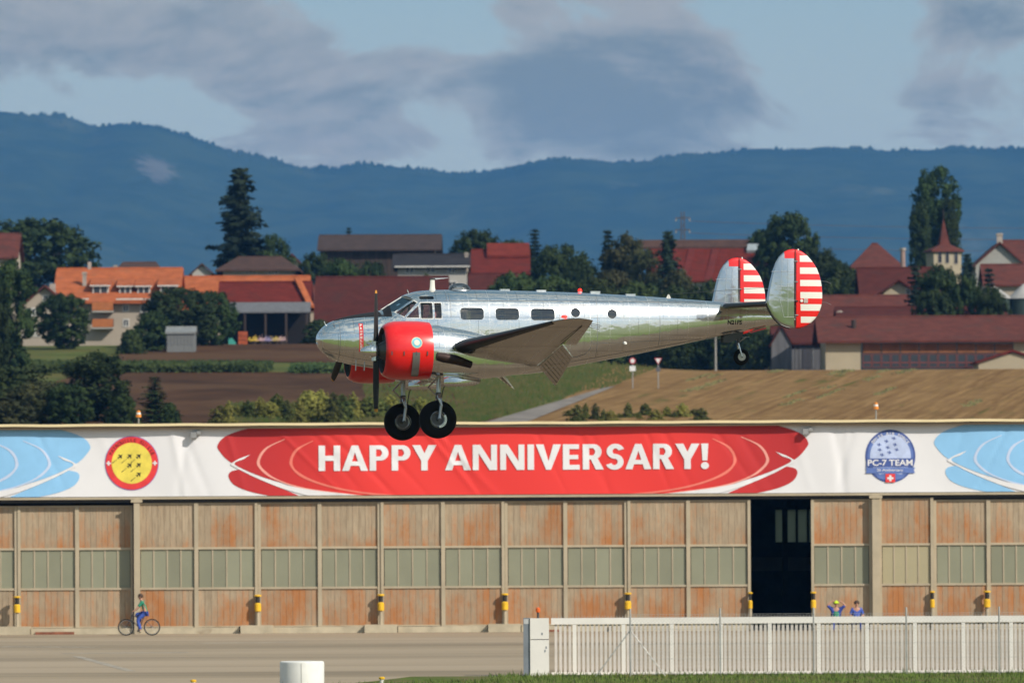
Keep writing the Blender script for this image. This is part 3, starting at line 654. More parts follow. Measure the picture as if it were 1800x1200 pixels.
    er = mat('emblem_red', (.80, .05, .05), .55); ey = mat('emblem_yellow', (.82, .66, .10), .55); ek = mat('emblem_black', (.03, .03, .02), .55); nv = mat('emblem_navy', (.06, .10, .32), .55); lb = mat('emblem_pale_blue', (.50, .58, .82), .55)
    cx, cy = 230.5, 810
    disc('emblem_rim', cx, cy, 47.2, 47.6, mat('emblem_violet', (.30, .12, .42), .6), 1); disc('emblem_ring', cx, cy, 46, 46.4, er, 2); disc('emblem_disc', cx, cy, 35.5, 36, ey, 3)
    def jet(x, y, s, m, layer, rot=-.7, trail=True):
        c, n_ = math.cos(rot), math.sin(rot)
        pts = [(6, 0), (2, 1.2), (-1, 5), (-3, 5), (-2, 1.3), (-5, 1), (-6, 3), (-7, 3), (-6.5, 0), (-7, -3), (-6, -3), (-5, -1), (-2, -1.3), (-3, -5), (-1, -5), (2, -1.2)]
        poly('jet_mark', [(x+s*(a*c-b*n_), y+s*(a*n_+b*c)) for a, b in pts], m, layer)
        if trail: poly('jet_trail', [(x-s*4, y+s*4), (x-s*18+1, y+s*14+1), (x-s*18, y+s*14)], m, layer+.3)
    for dx, dy in ((-19.5, -12.5), (-3, -13), (13, -13), (-3, 3), (13, 2.5), (13, 19)): jet(cx+dx, cy+dy, .85, ek, 4)
    for sx in (-40.7, 40.7):
        poly('emblem_cross', [(cx+sx-4, cy-1.3), (cx+sx+4, cy-1.3), (cx+sx+4, cy+1.3), (cx+sx-4, cy+1.3)], w2, 4); poly('emblem_cross', [(cx+sx-1.3, cy-4), (cx+sx+1.3, cy-4), (cx+sx+1.3, cy+4), (cx+sx-1.3, cy+4)], w2, 4.4)
    def arctext(s, cx, cy, r, a0, a1, size, m, layer, flip=False):
        for i, ch in enumerate(s):
            if ch == ' ': continue
            a = a0+(a1-a0)*i/(len(s)-1); v, f = text_mesh(ch, size, .02); vv = []
            ca, sa = math.cos(a), math.sin(a)
            for q in v:
                u, w = q[0], q[1]
                if flip: vv.append((hx(cx+ca*(r-w)+sa*u*1), hz(cy+sa*(r-w)-ca*u)))
                else: vv.append((hx(cx+ca*(r+w)-sa*u), hz(cy+sa*(r+w)+ca*u)))
            put('ring_letter', vv, f, m, layer)
    arctext('PATROUILLE SUISSE', cx, cy, 37.5, R(-155), R(-25), 8.5, mat('ring_text', (.25, .02, .02), .6), 4)
    # oval emblem with nine aircraft and the team name
    cx, cy = 1564, 805
    disc('emblem_rim', cx, cy, 44, 46.5, nv, 1); disc('emblem_band', cx, cy, 40.5, 43, mat('emblem_blue', (.12, .19, .48), .55), 2); disc('emblem_disc', cx, cy, 36, 38, lb, 3)
    arctext('SWISS AIR FORCE', cx, cy, 37.2, R(-142), R(-38), 7, w2, 4)
    for dx, dy in ((-19, -21), (-6, -27), (7, -32), (-18, -12), (-4, -16), (9, -21), (-14, -3), (-1, -7), (12, -12)): jet(cx+dx, cy+dy+1, .62, nv, 4, .2, False)
    poly('name_plate', [(cx-42, cy+4), (cx+41, cy+4), (cx+40, cy+19), (cx-43, cy+19)], nv, 5)
    lettering('team_lettering', 'PC-7 TEAM', cx-40, cx+39, cy+6, cy+17, w2, 6, .02)
    poly('ribbon', [(cx-44, cy+20), (cx+43, cy+20), (cx+41, cy+25), (cx+43, cy+30), (cx-44, cy+30), (cx-42, cy+25)], mat('emblem_blue', (0, 0, 0)), 5.5)
    lettering('ribbon_lettering', '25 Anniversary', cx-24, cx+22, cy+22, cy+28, w2, 6.5, .01)
    disc('lower_disc', cx, cy+36, 24, 6, MATS['emblem_blue'], 3.5)
    poly('red_square', [(cx-9, cy+31), (cx+8, cy+31), (cx+8, cy+46), (cx-9, cy+46)], er, 7); poly('white_cross', [(cx-6, cy+37), (cx+5, cy+37), (cx+5, cy+40.5), (cx-6, cy+40.5)], w2, 8); poly('white_cross', [(cx-2.3, cy+33.5), (cx+1.3, cy+33.5), (cx+1.3, cy+44), (cx-2.3, cy+44)], w2, 8.5)
build_banner()

# ---------------------------------------------------------------- gate and fence
GD = 221.5
def gx(px, d=GD): return (px-900)*K*d
def gz(py, d=GD): return HC + (900-py)*K*d
def build_gate():
    wh = mat('gate_white', (.80, .76, .71), .45, var=.05, scale=1, spec=.4); bar = mat('gate_bar', (.10, .095, .09), .5); slat = mat('gate_slat', (.62, .57, .53), .5, var=.08)
    Gt = tag(empty('sliding_gate', (0, GD, 0)), 'white sliding gate with upright bars in front of the hangar', 'gate')
    x0, x1 = gx(966), gx(1905); zt0, zt1 = gz(1097), gz(1086); zb0, zb1 = gz(1190), gz(1181)
    G().box(x0, x1, -.06, .06, zt0, zt1).build('top_rail', wh, Gt); G().box(x0, x1, -.06, .06, max(zb0, .03), zb1).build('bottom_rail', wh, Gt)
    up = G().box(-.06, .06, -.05, .05, zb1+.002, zt0-.002).mesh('upright'); up.materials.append(wh)
    xs = [gx(p) for p in (1007, 1093, 1178, 1264, 1350, 1436, 1521, 1605, 1690, 1774, 1859)]
    for x in xs: link('upright', up, Gt).location = (x, 0, 0)
    bm_ = G().box(-.040, .040, -.012, .012, zb1+.002, zt0-.002).mesh('bar'); bm_.materials.append(slat)
    sp = G().add([(-.02, -.02, 0), (.02, -.02, 0), (.02, .02, 0), (-.02, .02, 0), (0, 0, .09)], [(0, 1, 4), (1, 2, 4), (2, 3, 4), (3, 0, 4)]).mesh('spike'); sp.materials.append(mat('spike_grey', (.35, .33, .31), .5))
    edges = [x0]+xs+[x1]
    for a, b in zip(edges[:-1], edges[1:]):
        n = max(2, round((b-a)/.133))
        for i in range(1, n): link('bar', bm_, Gt).location = (a+(b-a)*i/n, 0, 0)
    x = x0+.05
    spk = G()
    while x < x1: spk.add([(x-.012, -.012, zt1), (x+.012, -.012, zt1), (x+.012, .012, zt1), (x-.012, .012, zt1), (x, 0, zt1+.09)], [(0, 1, 4), (1, 2, 4), (2, 3, 4), (3, 0, 4)]); x += .09
    o = spk.build('spike_strip', MATS['spike_grey'], Gt); o['kind'] = 'stuff'
    # drive housing
    C = tag(empty('gate_cabinet', (0, GD-.55, 0)), 'white gate drive cabinet with a grey side beside the gate', 'cabinet')
    f0 = GD-.55
    cx0, cx1 = gx(929, f0), gx(962, f0); zt = gz(1086, f0)
    zs = gz(1123, f0)
    G().box(cx0, cx1, -.25, .25, 0, zs-.012).build('lower_door', wh, C); G().box(cx0, cx1, -.25, .25, zs+.012, zt).build('upper_door', wh, C)
    G().box(cx0+.02, cx1-.02, -.2, .2, zs-.0125, zs+.0125).build('gap', bar, C)
    G().box(gx(917, f0), cx0-.003, -.2, .3, 0, zt+.01).build('side_post', mat('galvanised', (.24, .26, .29), .5, .3), C)
    G().box(gx(918, f0), gx(927, f0), -.205, -.2005, zt-.17, zt-.02).build('post_plate', mat('light_grey', (.5, .5, .5), .5), C)
    for px, py in ((950, 1113), (957, 1137), (955, 1143)): G().box(gx(px-1, f0), gx(px+1, f0), -.258, -.2505, gz(py+2, f0), gz(py-2, f0)).build('latch', MATS['galvanised'], C)
    L = tag(empty('warning_beacon', (gx(943, f0), GD-.45, zt)), 'orange warning beacon on top of the white gate cabinet', 'lamp')
    G().tube([(0, 0, 0), (0, 0, .18)], .035, 8).build('stem', mat('dark_plastic', (.06, .05, .05), .5), L); G().lathe([(.18, .06), (.22, .07), (.30, .07), (.335, .03)], (0, 0, 0), 'z', 14).build('lens', mat('orange_lens', (.75, .13, .02), .25, coat=.5), L)
    # chain-link fence running in front of the gate
    fd = GD-3.2; F = tag(empty('wire_fence', (0, fd, 0)), 'grey wire mesh fence on steel posts in front of the gate', 'fence')
    gal = mat('fence_steel', (.45, .44, .42), .5, .3)
    px_ = [1105, 1263, 1427, 1590, 1753, 1915]; zf = gz(1070, fd)
    for p in px_: G().tube([(gx(p, fd), 0, 0), (gx(p, fd), 0, zf)], .027, 8).build('post', gal, F)
    for s in (-1, 1): G().tube([(gx(1105, fd), .03, gz(1108, fd)), (gx(1105+s*62, fd), .03, .03)], .019, 6).build('brace', gal, F)
    wr = G(); zz = .1
    for k in range(5): z = .12+k*(zf-.3)/4; wr.tube([(gx(1105, fd), -.04, z), (gx(1915, fd), -.04, z)], .004, 4)
    a, b = gx(1105, fd), gx(1915, fd); h = zf-.2; x = a-h
    while x < b:
        for d in (1, -1):
            p0 = (x, .08) if d == 1 else (x+h, .08); q0 = (x+h, h) if d == 1 else (x, h)
            (xa, za), (xb, zb_) = p0, q0
            def cl(xv): t = (xv-xa)/(xb-xa); return (xv, -.04, za+(zb_-za)*t)
            lo, hi = max(min(xa, xb), a), min(max(xa, xb), b)
            if hi > lo: wr.tube([cl(lo), cl(hi)], .0022, 3, False)
        x += .11
    o = wr.build('wire_mesh', gal, F, fix=False); o['kind'] = 'stuff'
build_gate()
def build_foreground():
    # white round marker
    D = 207; c = Vector(((528-900)*K*D, D, 0)); zt = HC-(1159-900-.0)*K*D; r = 39*K*D
    o = tag(empty('marker_drum', (c.x, c.y, 0)), 'white round concrete drum standing on the grass at the bottom edge', 'drum')
    m = mat('drum_white', (.76, .75, .71), .6, var=.06, scale=1.5, c2=(.55, .53, .48), thr=(.62, .8))
    G().lathe([(0, r), (zt-.06, r), (zt-.02, r*.985), (zt, r*.94), (zt, .02)], (0, 0, 0), 'z', 40).build('shell', m, o, smooth=30)
    G().box(-.012, .012, -r-.006, -r+.02, 0, zt-.05).build('seam', mat('seam_grey', (.5, .49, .46), .7), o)
    for i, (px, py, lab) in enumerate(((337, 1190, 'small yellow topped edge marker at the bottom left'), (668, 1187, 'small yellow and white edge marker near the white drum'))):
        D = HC/((1203-900)*K); e = tag(empty('edge_marker', ((px-900)*K*D, D, 0)), lab, 'marker', 'edge markers on the verge'); zt = HC-(py-900)*K*D - (px-900)*math.sin(ROLL)*K*D*0
        G().lathe([(0, .06), (zt-.07, .06)], (0, 0, 0), 'z', 10).build('body', mat('marker_white', (.75, .73, .68), .5), e); G().lathe([(zt-.069, .085), (zt-.02, .09), (zt, .05)], (0, 0, 0), 'z', 10).build('cap', MATS['warning_yellow'], e)
build_foreground()
# ---------------------------------------------------------------- trees
def leaf_mat(name, c, c2):
    m = bpy.data.materials.new(name); m.use_nodes = True; t = NT(m.node_tree); b = t.n['Principled BSDF']
    oi = t.N('ShaderNodeObjectInfo').outputs['Random']; wp = t.N('ShaderNodeNewGeometry').outputs['Position']
    col = t.mix(t.mr(t.noise(wp, .45, 4, .6), .35, .65), c, c2)
    hs = t.N('ShaderNodeHueSaturation'); t.put(hs, 'Color', col); t.put(hs, 'Value', t.mr(oi, 0, 1, .75, 1.25, False)); t.put(hs, 'Hue', t.mr(oi, 0, 1, .49, .515, False))
    t.put(b, 'Base Color', hs.outputs[0]); b.inputs['Roughness'].default_value = .75; b.inputs['Specular IOR Level'].default_value = .15
    MATS[name] = m; return m
L_dark = leaf_mat('foliage_dark', (.014, .028, .009), (.038, .058, .015))
L_mid = leaf_mat('foliage_mid', (.024, .042, .013), (.052, .072, .020))
L_brown = leaf_mat('foliage_olive', (.032, .038, .014), (.065, .062, .022))
L_con = leaf_mat('foliage_conifer', (.010, .020, .013), (.022, .036, .019))
L_lime = leaf_mat('foliage_lime', (.165, .165, .035), (.27, .25, .06))
L_olive = leaf_mat('foliage_meadow', (.055, .075, .018), (.12, .125, .032))
M_bark = mat('bark', (.055, .042, .032), .95, var=.3, scale=2, bump=.3)
PROTO = {}
def leafquad(g, c, n, s, rnd):
    n = Vector(n).normalized(); a = n.cross(Vector((rnd.gauss(0, 1), rnd.gauss(0, 1), rnd.gauss(0, 1)))).normalized(); b = n.cross(a); w = s*rnd.uniform(.45, .7)
    c = Vector(c); g.add([c-a*s, c+b*w, c+a*s, c-b*w], [(0, 1, 2, 3)])
def crown_broad(key, prof, seed, nclump=300, nl=46, leaf=.021, cr=.066, rag=.25):
    """unit-height crown; prof(t) radius at height fraction t (t from 0 at the ground to 1)"""
    rnd = random.Random(seed); g = G(); n = 0; tries = 0
    while n < nclump and tries < 20000:
        tries += 1
        t = rnd.uniform(0, 1); r = prof(t)
        if r <= 0 or rnd.random() > r/.5: continue
        a = rnd.uniform(0, 6.283); lump = 1 + rag*(fbm(math.cos(a)*1.6+9+seed, math.sin(a)*1.6+t*4.5, 3, seed)-.45)*2.2
        q = (rnd.random()**.42)*r*lump
        c = Vector((math.cos(a)*q, math.sin(a)*q, t)); n += 1
        out = Vector((math.cos(a)*q, math.sin(a)*q, (t-.45)*.7)) + Vector((0, 0, .12)); s0 = cr*rnd.uniform(.6, 1.35)
        for _ in range(nl):
            d = Vector((rnd.gauss(0, 1), rnd.gauss(0, 1), rnd.gauss(0, .75))); d = d.normalized()*s0*(rnd.random()**.4)
            leafquad(g, c+d, d.normalized()*.9+out*1.1+Vector((rnd.gauss(0, .5), rnd.gauss(0, .5), rnd.gauss(0, .5))), leaf*rnd.uniform(.7, 1.4), rnd)
    cm = g.mesh(key+'_crown', fix=False)
    tg = G(); tg.tube([(0, 0, -.02), (.004, 0, .12), (-.004, .005, .4), (.006, 0, .8)], [.028, .02, .013, .003], 7)
    for k in range(9):
        a = k*2.4+seed; h = .14+.06*k; L = max(prof(min(h+.12, .95)), .03)*.85
        tg.tube([(0, 0, h), (math.cos(a)*L*.5, math.sin(a)*L*.5, h+.07), (math.cos(a)*L, math.sin(a)*L, h+.11)], [.010, .006, .002], 5)
    PROTO[key] = (cm, tg.mesh(key+'_trunk', True))
def crown_conifer(key, seed, rmax=.25, nw=32, gap=.2, droop=.35, expo=.7):
    rnd = random.Random(seed); g = G()
    for w in range(nw):
        t = .06+.93*(w/(nw-1))**.92; r = rmax*((1-t)**expo)*rnd.uniform(.62, 1.2)+.012
        nb = max(5, int(11*(1-t)+4))
        for b in range(nb):
            a = 6.283*b/nb+w*1.1+rnd.uniform(-.3, .3); L = r*rnd.uniform(.62, 1.22)
            if rnd.random() < gap*.4: L *= .5
            ns = max(4, int(L/.0085))
            for k in range(ns):
                u = (k+.5)/ns; rad = L*u; z = t - droop*L*u + .25*L*u*u
                for _ in range(4):
                    ww = .022*(1-u*.5); leafquad(g, (math.cos(a)*rad+rnd.gauss(0, ww), math.sin(a)*rad+rnd.gauss(0, ww), z-abs(rnd.gauss(0, .011))), (math.cos(a)*.6+rnd.gauss(0, .4), math.sin(a)*.6+rnd.gauss(0, .4), .8), .017*rnd.uniform(.6, 1.5), rnd)
    tg = G().tube([(0, 0, -.02), (0, 0, .5), (0, 0, 1.0)], [.018, .011, .001], 7)
    PROTO[key] = (g.mesh(key+'_crown', fix=False), tg.mesh(key+'_trunk', True))
def ell(c, hh, r, p=2.0):
    return lambda t: r*max(0, 1-abs((t-c)/hh)**p)**(1/p)
crown_broad('round_a', ell(.54, .46, .50, 2.2), 1); crown_broad('round_b', ell(.52, .47, .46, 2.4), 2, 320); crown_broad('round_c', lambda t: .50*max(0, 1-((t-.42)/.42 if t < .42 else (t-.42)/.58)**2)**.5 if t > .02 else 0, 3, 320, rag=.4)
crown_broad('tall_a', lambda t: .30*max(0, 1-abs((t-.5)/.5)**2.4)**.5*(1+.25*math.sin(t*17)), 4, 300, leaf=.018, cr=.055, rag=.45)
crown_broad('poplar', lambda t: (.205*max(0, 1-abs((t-.55)/.47)**3)**.45), 5, 380, 46, .012, .042, .35)
crown_broad('bush', lambda t: .55*max(0, 1-t**1.8)**.6, 6, 170, 40, .034, .09, .4)
crown_broad('weedy', lambda t: .55*max(0, 1-t)**.55, 16, 240, 26, .030, .055, .9); crown_conifer('spruce', 7, .24, 30, .9, .45, .52); crown_conifer('spruce_b', 8, .22, 22, .3); crown_conifer('fir_slim', 9, .18, 20)
def copy_mat(me, m):
    k = me.name.split('.')[0]+'|'+m.name
    if k not in PROTO:
        c = me.copy(); c.materials.clear(); c.materials.append(m); PROTO[k] = c
    return PROTO[k]
_tr = random.Random(77); RW = {}
def tree(px, top, wpx, D, key, m, label, name='tree', base=None, cat='tree', group=None, zb=None):
    p = P(px, top, D); z0 = T(p.x, D)-.1 if zb is None else zb
    if base is not None: z0 = min(z0, P(px, base, D).z) if zb is None else zb
    h = p.z-z0; cm, tm = PROTO[key]; w = wpx*K*D
    if key not in RW: q_ = sorted(abs(v.co.x) for v in cm.vertices); RW[key] = (q_[int(len(q_)*.985)]*2*(.8 if key in ('spruce', 'spruce_b', 'fir_slim') else 1), max(v.co.z for v in cm.vertices))
    rw, hm = RW[key]
    o = tag(empty(name, (p.x, D, z0), _tr.uniform(0, 6.28)), label, cat, group)
    s = w/rw; o.scale = (s, s, h/hm)
    link('crown', copy_mat(cm, m), o); link('trunk', copy_mat(tm, M_bark), o)
    return o
def build_trees():
    VT = 'village trees'
    t = tree
    t(18, 448, 85, 690, 'tall_a', L_dark, 'dark tall tree at the left edge before the cream house', group=VT)
    t(-25, 470, 80, 640, 'round_c', L_dark, 'dark tree cut by the left edge beside the cream house', group=VT)
    t(62, 380, 205, 960, 'round_a', L_dark, 'big round dark tree at far left behind the orange roof', group=VT)
    t(-25, 400, 150, 990, 'round_b', L_dark, 'dark round tree behind the red roof at the left edge', group=VT)
    t(112, 513, 92, 772, 'round_b', L_dark, 'round tree between the cream gable house and the orange roofed house', group=VT)
    t(312, 502, 125, 775, 'round_a', L_dark, 'broad round tree before the right end of the orange roofed house', group=VT)
    t(372, 508, 85, 782, 'round_c', L_dark, 'dark tree between the orange house and the red barn', group=VT)
    t(268, 545, 75, 765, 'bush', L_dark, 'low dark shrub under the broad round tree by the orange house', cat='shrub')
    t(231, 577, 42, 752, 'bush', L_mid, 'small green bush on the lawn before the orange house', 'bush', cat='bush')
    t(421, 294, 92, 900, 'spruce', L_con, 'tall dark spruce rising against the mountains', 'spruce_tree', group=VT)
    t(405, 375, 58, 915, 'spruce_b', L_con, 'shorter spruce merging into the foot of the tall spruce', 'spruce_tree', group=VT)
    t(482, 408, 62, 935, 'round_c', L_dark, 'small leafy tree just right of the tall spruce', group=VT)
    t(455, 432, 60, 932, 'round_b', L_dark, 'low leafy tree at the foot of the tall spruce', group=VT)
    t(613, 399, 22, 1040, 'fir_slim', L_con, 'small fir top peeking over the long dark barn', 'fir_tree', group=VT)
    for i, (px, top, w, D, k, m, lab) in enumerate((
        (555, 440, 70, 900, 'round_a', L_dark, 'dark tree at the left end of the long dark barn'), (600, 450, 70, 880, 'round_b', L_dark, 'dark tree before the long dark barn, behind the maroon roof'),
        (650, 455, 75, 885, 'round_c', L_dark, 'dark tree before the barn wall, left of the white house'), (748, 478, 40, 850, 'bush', L_mid, 'rounded shrub before the white house'),
        (838, 400, 92, 960, 'round_a', L_dark, 'round tree behind the white house and red gabled roof'), (893, 418, 60, 950, 'round_b', L_dark, 'low tree behind the bright red farm roof'),
        (940, 402, 36, 955, 'fir_slim', L_con, 'pointed fir right of the red farm roof'), (915, 420, 50, 965, 'round_c', L_dark, 'leafy tree beside the pointed fir'),
        (985, 425, 110, 880, 'round_a', L_dark, 'wide dark tree right of the red farm roof'), (1020, 450, 70, 870, 'round_b', L_dark, 'dark rounded tree behind the airplane beacon'),
        (1068, 404, 48, 880, 'spruce_b', L_con, 'ragged spruce left of the brownish trees'), (1100, 404, 85, 870, 'tall_a', L_brown, 'tall brownish leafy tree behind the fuselage'),
        (1130, 432, 70, 865, 'round_c', L_brown, 'brownish bushy tree left of the big red barn'), (1174, 405, 54, 860, 'spruce', L_con, 'dark spruce before the left end of the big red barn'),
        (1190, 470, 66, 840, 'round_b', L_brown, 'brown green tree below the left end of the red barn'), (1075, 470, 90, 845, 'round_a', L_brown, 'olive tree low behind the rear fuselage'),
        (905, 474, 100, 800, 'round_b', L_mid, 'green tree over the middle of the cabin roof'), (975, 480, 110, 795, 'round_c', L_mid, 'green tree just left of the red beacon'),
        (1045, 485, 110, 790, 'round_a', L_mid, 'green tree just right of the red beacon'), (1120, 490, 110, 790, 'round_b', L_mid, 'green tree above the rear fuselage'),
        (1195, 498, 100, 785, 'round_c', L_dark, 'dark tree just before the far tail fin'), (1250, 488, 90, 800, 'round_a', L_dark, 'dark tree below the big red barn, left of the far fin'),
        (1385, 368, 110, 905, 'round_c', L_dark, 'large dark tree right behind the big red barn'), (1345, 398, 85, 915, 'round_b', L_dark, 'dark tree overtopping the ridge of the big red barn'),
        (1440, 432, 80, 900, 'round_a', L_dark, 'dark tree sloping down right of the largest dark tree'), (1475, 455, 55, 895, 'round_b', L_dark, 'low dark tree left of the red gable roof'),
        (1500, 468, 90, 850, 'round_c', L_mid, 'green rounded tree below the red gable roof'), (1465, 486, 60, 840, 'bush', L_mid, 'light green shrub just right of the near fin'),
        (1610, 468, 54, 780, 'spruce_b', L_con, 'dark conifer right of the small cream gable'), (1652, 460, 84, 775, 'round_b', L_dark, 'dark tree in front of the church tower base'),
        (1700, 445, 40, 800, 'spruce', L_con, 'small spruce right of the church tower'), (1700, 478, 60, 770, 'round_a', L_dark, 'dark tree right below the church tower'),
        (1738, 470, 40, 790, 'fir_slim', L_con, 'thin fir left of the grey gable house roof'), (1640, 505, 80, 765, 'round_c', L_dark, 'dark tree above the long red roofed building'),
        (1745, 500, 60, 768, 'round_b', L_dark, 'dark tree beside the grey silo domes'), (1620, 418, 24, 1010, 'round_b', L_dark, 'low leafy tree at the foot of the poplar'),
        (1645, 288, 76, 990, 'poplar', L_dark, 'tall column shaped poplar behind the church tower'), (1617, 348, 40, 985, 'poplar', L_dark, 'shorter poplar leaning against the tall poplar'),
        (1668, 345, 36, 985, 'poplar', L_dark, 'narrow poplar at the right flank of the tall poplar'), (1790, 420, 40, 960, 'round_a', L_dark, 'dark tree behind the roof at the right edge'),
        (1180, 560, 70, 735, 'round_a', L_dark, 'dark bush like tree behind the yield sign'), (1230, 555, 80, 740, 'round_b', L_dark, 'dark tree behind the lamp post under the tail'),
        (1285, 565, 75, 738, 'round_c', L_mid, 'green tree behind the tail wheel'), (1330, 572, 60, 735, 'round_a', L_dark, 'dark tree left of the grey wooden shed'),
        (1140, 585, 60, 740, 'bush', L_dark, 'dark shrub behind the two road signs'), (1085, 590, 90, 740, 'bush', L_dark, 'dark shrub under the rear fuselage'),
        (1000, 590, 110, 745, 'bush', L_dark, 'dark shrub behind the wing flap'), (560, 560, 60, 800, 'bush', L_dark, 'dark shrub at the left end of the maroon barn'))):
        t(px, top, w, D, k, m, lab, {'spruce': 'spruce_tree', 'spruce_b': 'spruce_tree', 'fir_slim': 'fir_tree', 'poplar': 'poplar_tree', 'bush': 'shrub'}.get(k, 'tree'), cat='shrub' if k == 'bush' else 'tree', group=None if k == 'bush' else VT)
    # trees and shrubs close behind the hangar
    for i, (px, top, w, D, k, m, lab) in enumerate((
        (20, 640, 150, 578, 'round_c', L_mid, 'leafy tree at the left edge above the hangar roof'), (75, 668, 120, 563, 'round_a', L_brown, 'olive tree low over the hangar roof at far left'),
        (170, 613, 118, 573, 'tall_a', L_dark, 'dark upright tree above the hangar roof left of the roof lamp'), (120, 672, 80, 558, 'round_b', L_dark, 'dark low tree between the olive and the upright tree'),
        (215, 690, 60, 558, 'bush', L_dark, 'dark shrub just left of the roof lamp'), (272, 662, 50, 568, 'fir_slim', L_dark, 'young pointed tree right of the left roof lamp'), (298, 706, 40, 560, 'bush', L_dark, 'dark shrub right of the young pointed tree'),
        (20, 700, 90, 553, 'bush', L_brown, 'olive shrub at the left edge right above the roof'))):
        t(px, top, w, D, k, m, lab, 'shrub' if k == 'bush' else 'tree', cat='shrub' if k == 'bush' else 'tree', group=None if k == 'bush' else 'trees close behind the hangar')
    rnd = random.Random(31); ordn = ['first', 'second', 'third', 'fourth', 'fifth', 'sixth', 'seventh', 'eighth', 'ninth', 'tenth', 'eleventh', 'twelfth', 'thirteenth', 'fourteenth', 'fifteenth', 'sixteenth', 'seventeenth', 'eighteenth', 'nineteenth', 'twentieth', 'twenty first', 'twenty second']
    xs_ = []; px = 388
    while px < 800 and len(xs_) < 22: xs_.append(px); px += rnd.uniform(14, 25)
    for i, px in enumerate(xs_):
        top = 712-15*math.sin((px-380)/130)-rnd.uniform(-8, 14); t(px, top, rnd.uniform(30, 66), 570+rnd.uniform(-5, 9), rnd.choice(('weedy', 'bush', 'weedy')), L_lime if rnd.random() < .7 else L_olive, ordn[i]+' shrub from the left in the yellow green row behind the landing gear', 'shrub', cat='shrub', group='yellow green shrubs behind the landing gear')
    xs_ = []; px = 1000
    while px < 1250 and len(xs_) < 16: xs_.append(px); px += rnd.uniform(11, 22)
    for i, px in enumerate(xs_):
        top = 727-rnd.uniform(0, 24); t(px, top, rnd.uniform(16, 46), 570+rnd.uniform(-5, 9), 'weedy', rnd.choice((L_lime, L_olive, L_olive)), ordn[i]+' shrub from the left along the roof below the rear fuselage', 'shrub', cat='shrub', group='shrubs below the rear fuselage')
    # maize strips on the ploughed slope
    def strip(a, b, hpx, n, lab):
        g = G(); r = random.Random(3)
        pa, pb = on_ground(*a), on_ground(*b); L = (pb-pa).length
        for _ in range(n):
            u = r.random(); p = pa.lerp(pb, u); x = p.x+r.uniform(-.5, .5); y = p.y+r.uniform(-1.5, 8); z = T(x, y); h = r.uniform(.1, 1)*hpx*K*y
            leafquad(g, (x, y, z+h), (r.gauss(0, .6), -1+r.gauss(0, .5), .6), r.uniform(.12, .3), r)
        tag(g.build('maize_strip', L_mid, fix=False), lab, 'crop', kind='stuff')
    strip((-60, 655), (468, 655), 17, 14000, 'dark green strip of maize across the brown field'); strip((515, 656), (640, 656), 14, 3500, 'short green strip of maize before the maroon barn')
    g = G(); r = random.Random(8)
    for _ in range(34000):
        px = r.uniform(400, 1190); py = r.uniform(640 if r.random() < .7 else 715, 744)
        if px < 640 and py < 712: continue
        if px > 905+ (756-py)*2.4-10 or (py > 684 and 845+(744-py)*3.3 < px < 932+(744-py)*2.6): continue
        p = on_ground(px, py); h = r.uniform(.1, .5); w_ = r.uniform(.03, .09); dx = r.gauss(0, .12); g.add([(p.x-w_, p.y, p.z), (p.x+w_, p.y+.05, p.z), (p.x+w_*.4+dx, p.y, p.z+h), (p.x-w_*.4+dx, p.y, p.z+h*.9)], [(0, 1, 2, 3)])
    tag(g.build('tall_grass', leaf_mat('tall_grass', (.050, .080, .016), (.10, .085, .03)), fix=False), 'rough tall grass beside the gravel track', 'grass', kind='stuff')
build_trees()

# ---------------------------------------------------------------- village buildings
def tile(name, c, c2, var=.18): return mat(name, c, .9, var=var, scale=.9, c2=c2, thr=(.5, .72), stretch=(1, 1.3, 1.3), spec=.15, bump=.35, bscale=7, detail=7)
R_or = tile('tile_orange', (.36, .100, .038), (.30, .105, .05)); R_red = tile('tile_red', (.120, .018, .012), (.09, .02, .014)); R_mar = tile('tile_maroon', (.074, .018, .014), (.058, .022, .018)); R_brn = tile('tile_brown', (.075, .042, .034), (.055, .037, .034)); R_dk = tile('tile_dark', (.028, .026, .030), (.04, .036, .038)); R_rb = tile('tile_rust', (.110, .034, .026), (.075, .036, .03))
W_cr = mat('plaster_cream', (.38, .32, .26), .9, var=.06, scale=.4); W_wh = mat('plaster_white', (.42, .40, .37), .9, var=.05, scale=.4); W_wd = mat('timber_dark', (.045, .03, .024), .9, var=.3, scale=.8, stretch=(4, 4, .3)); W_gr = mat('timber_grey', (.12, .12, .13), .9, var=.25, scale=.8, stretch=(4, 4, .3)); W_yl = mat('plaster_yellow', (.40, .34, .24), .9, var=.05, scale=.4); W_gy = mat('plaster_grey', (.33, .32, .30), .9, var=.08)
M_pane = mat('far_pane', (.03, .035, .045), .12, spec=.6); M_frm = mat('window_white', (.62, .60, .57), .6); M_shut = mat('shutter_green', (.03, .07, .04), .7); M_redf = mat('frame_red', (.20, .045, .035), .7); M_ch = mat('chimney_plaster', (.36, .31, .27), .9, var=.15)
def PX(px, py, D, y): """point at pixel on the depth plane y, in world"""; return P(px, py, y)
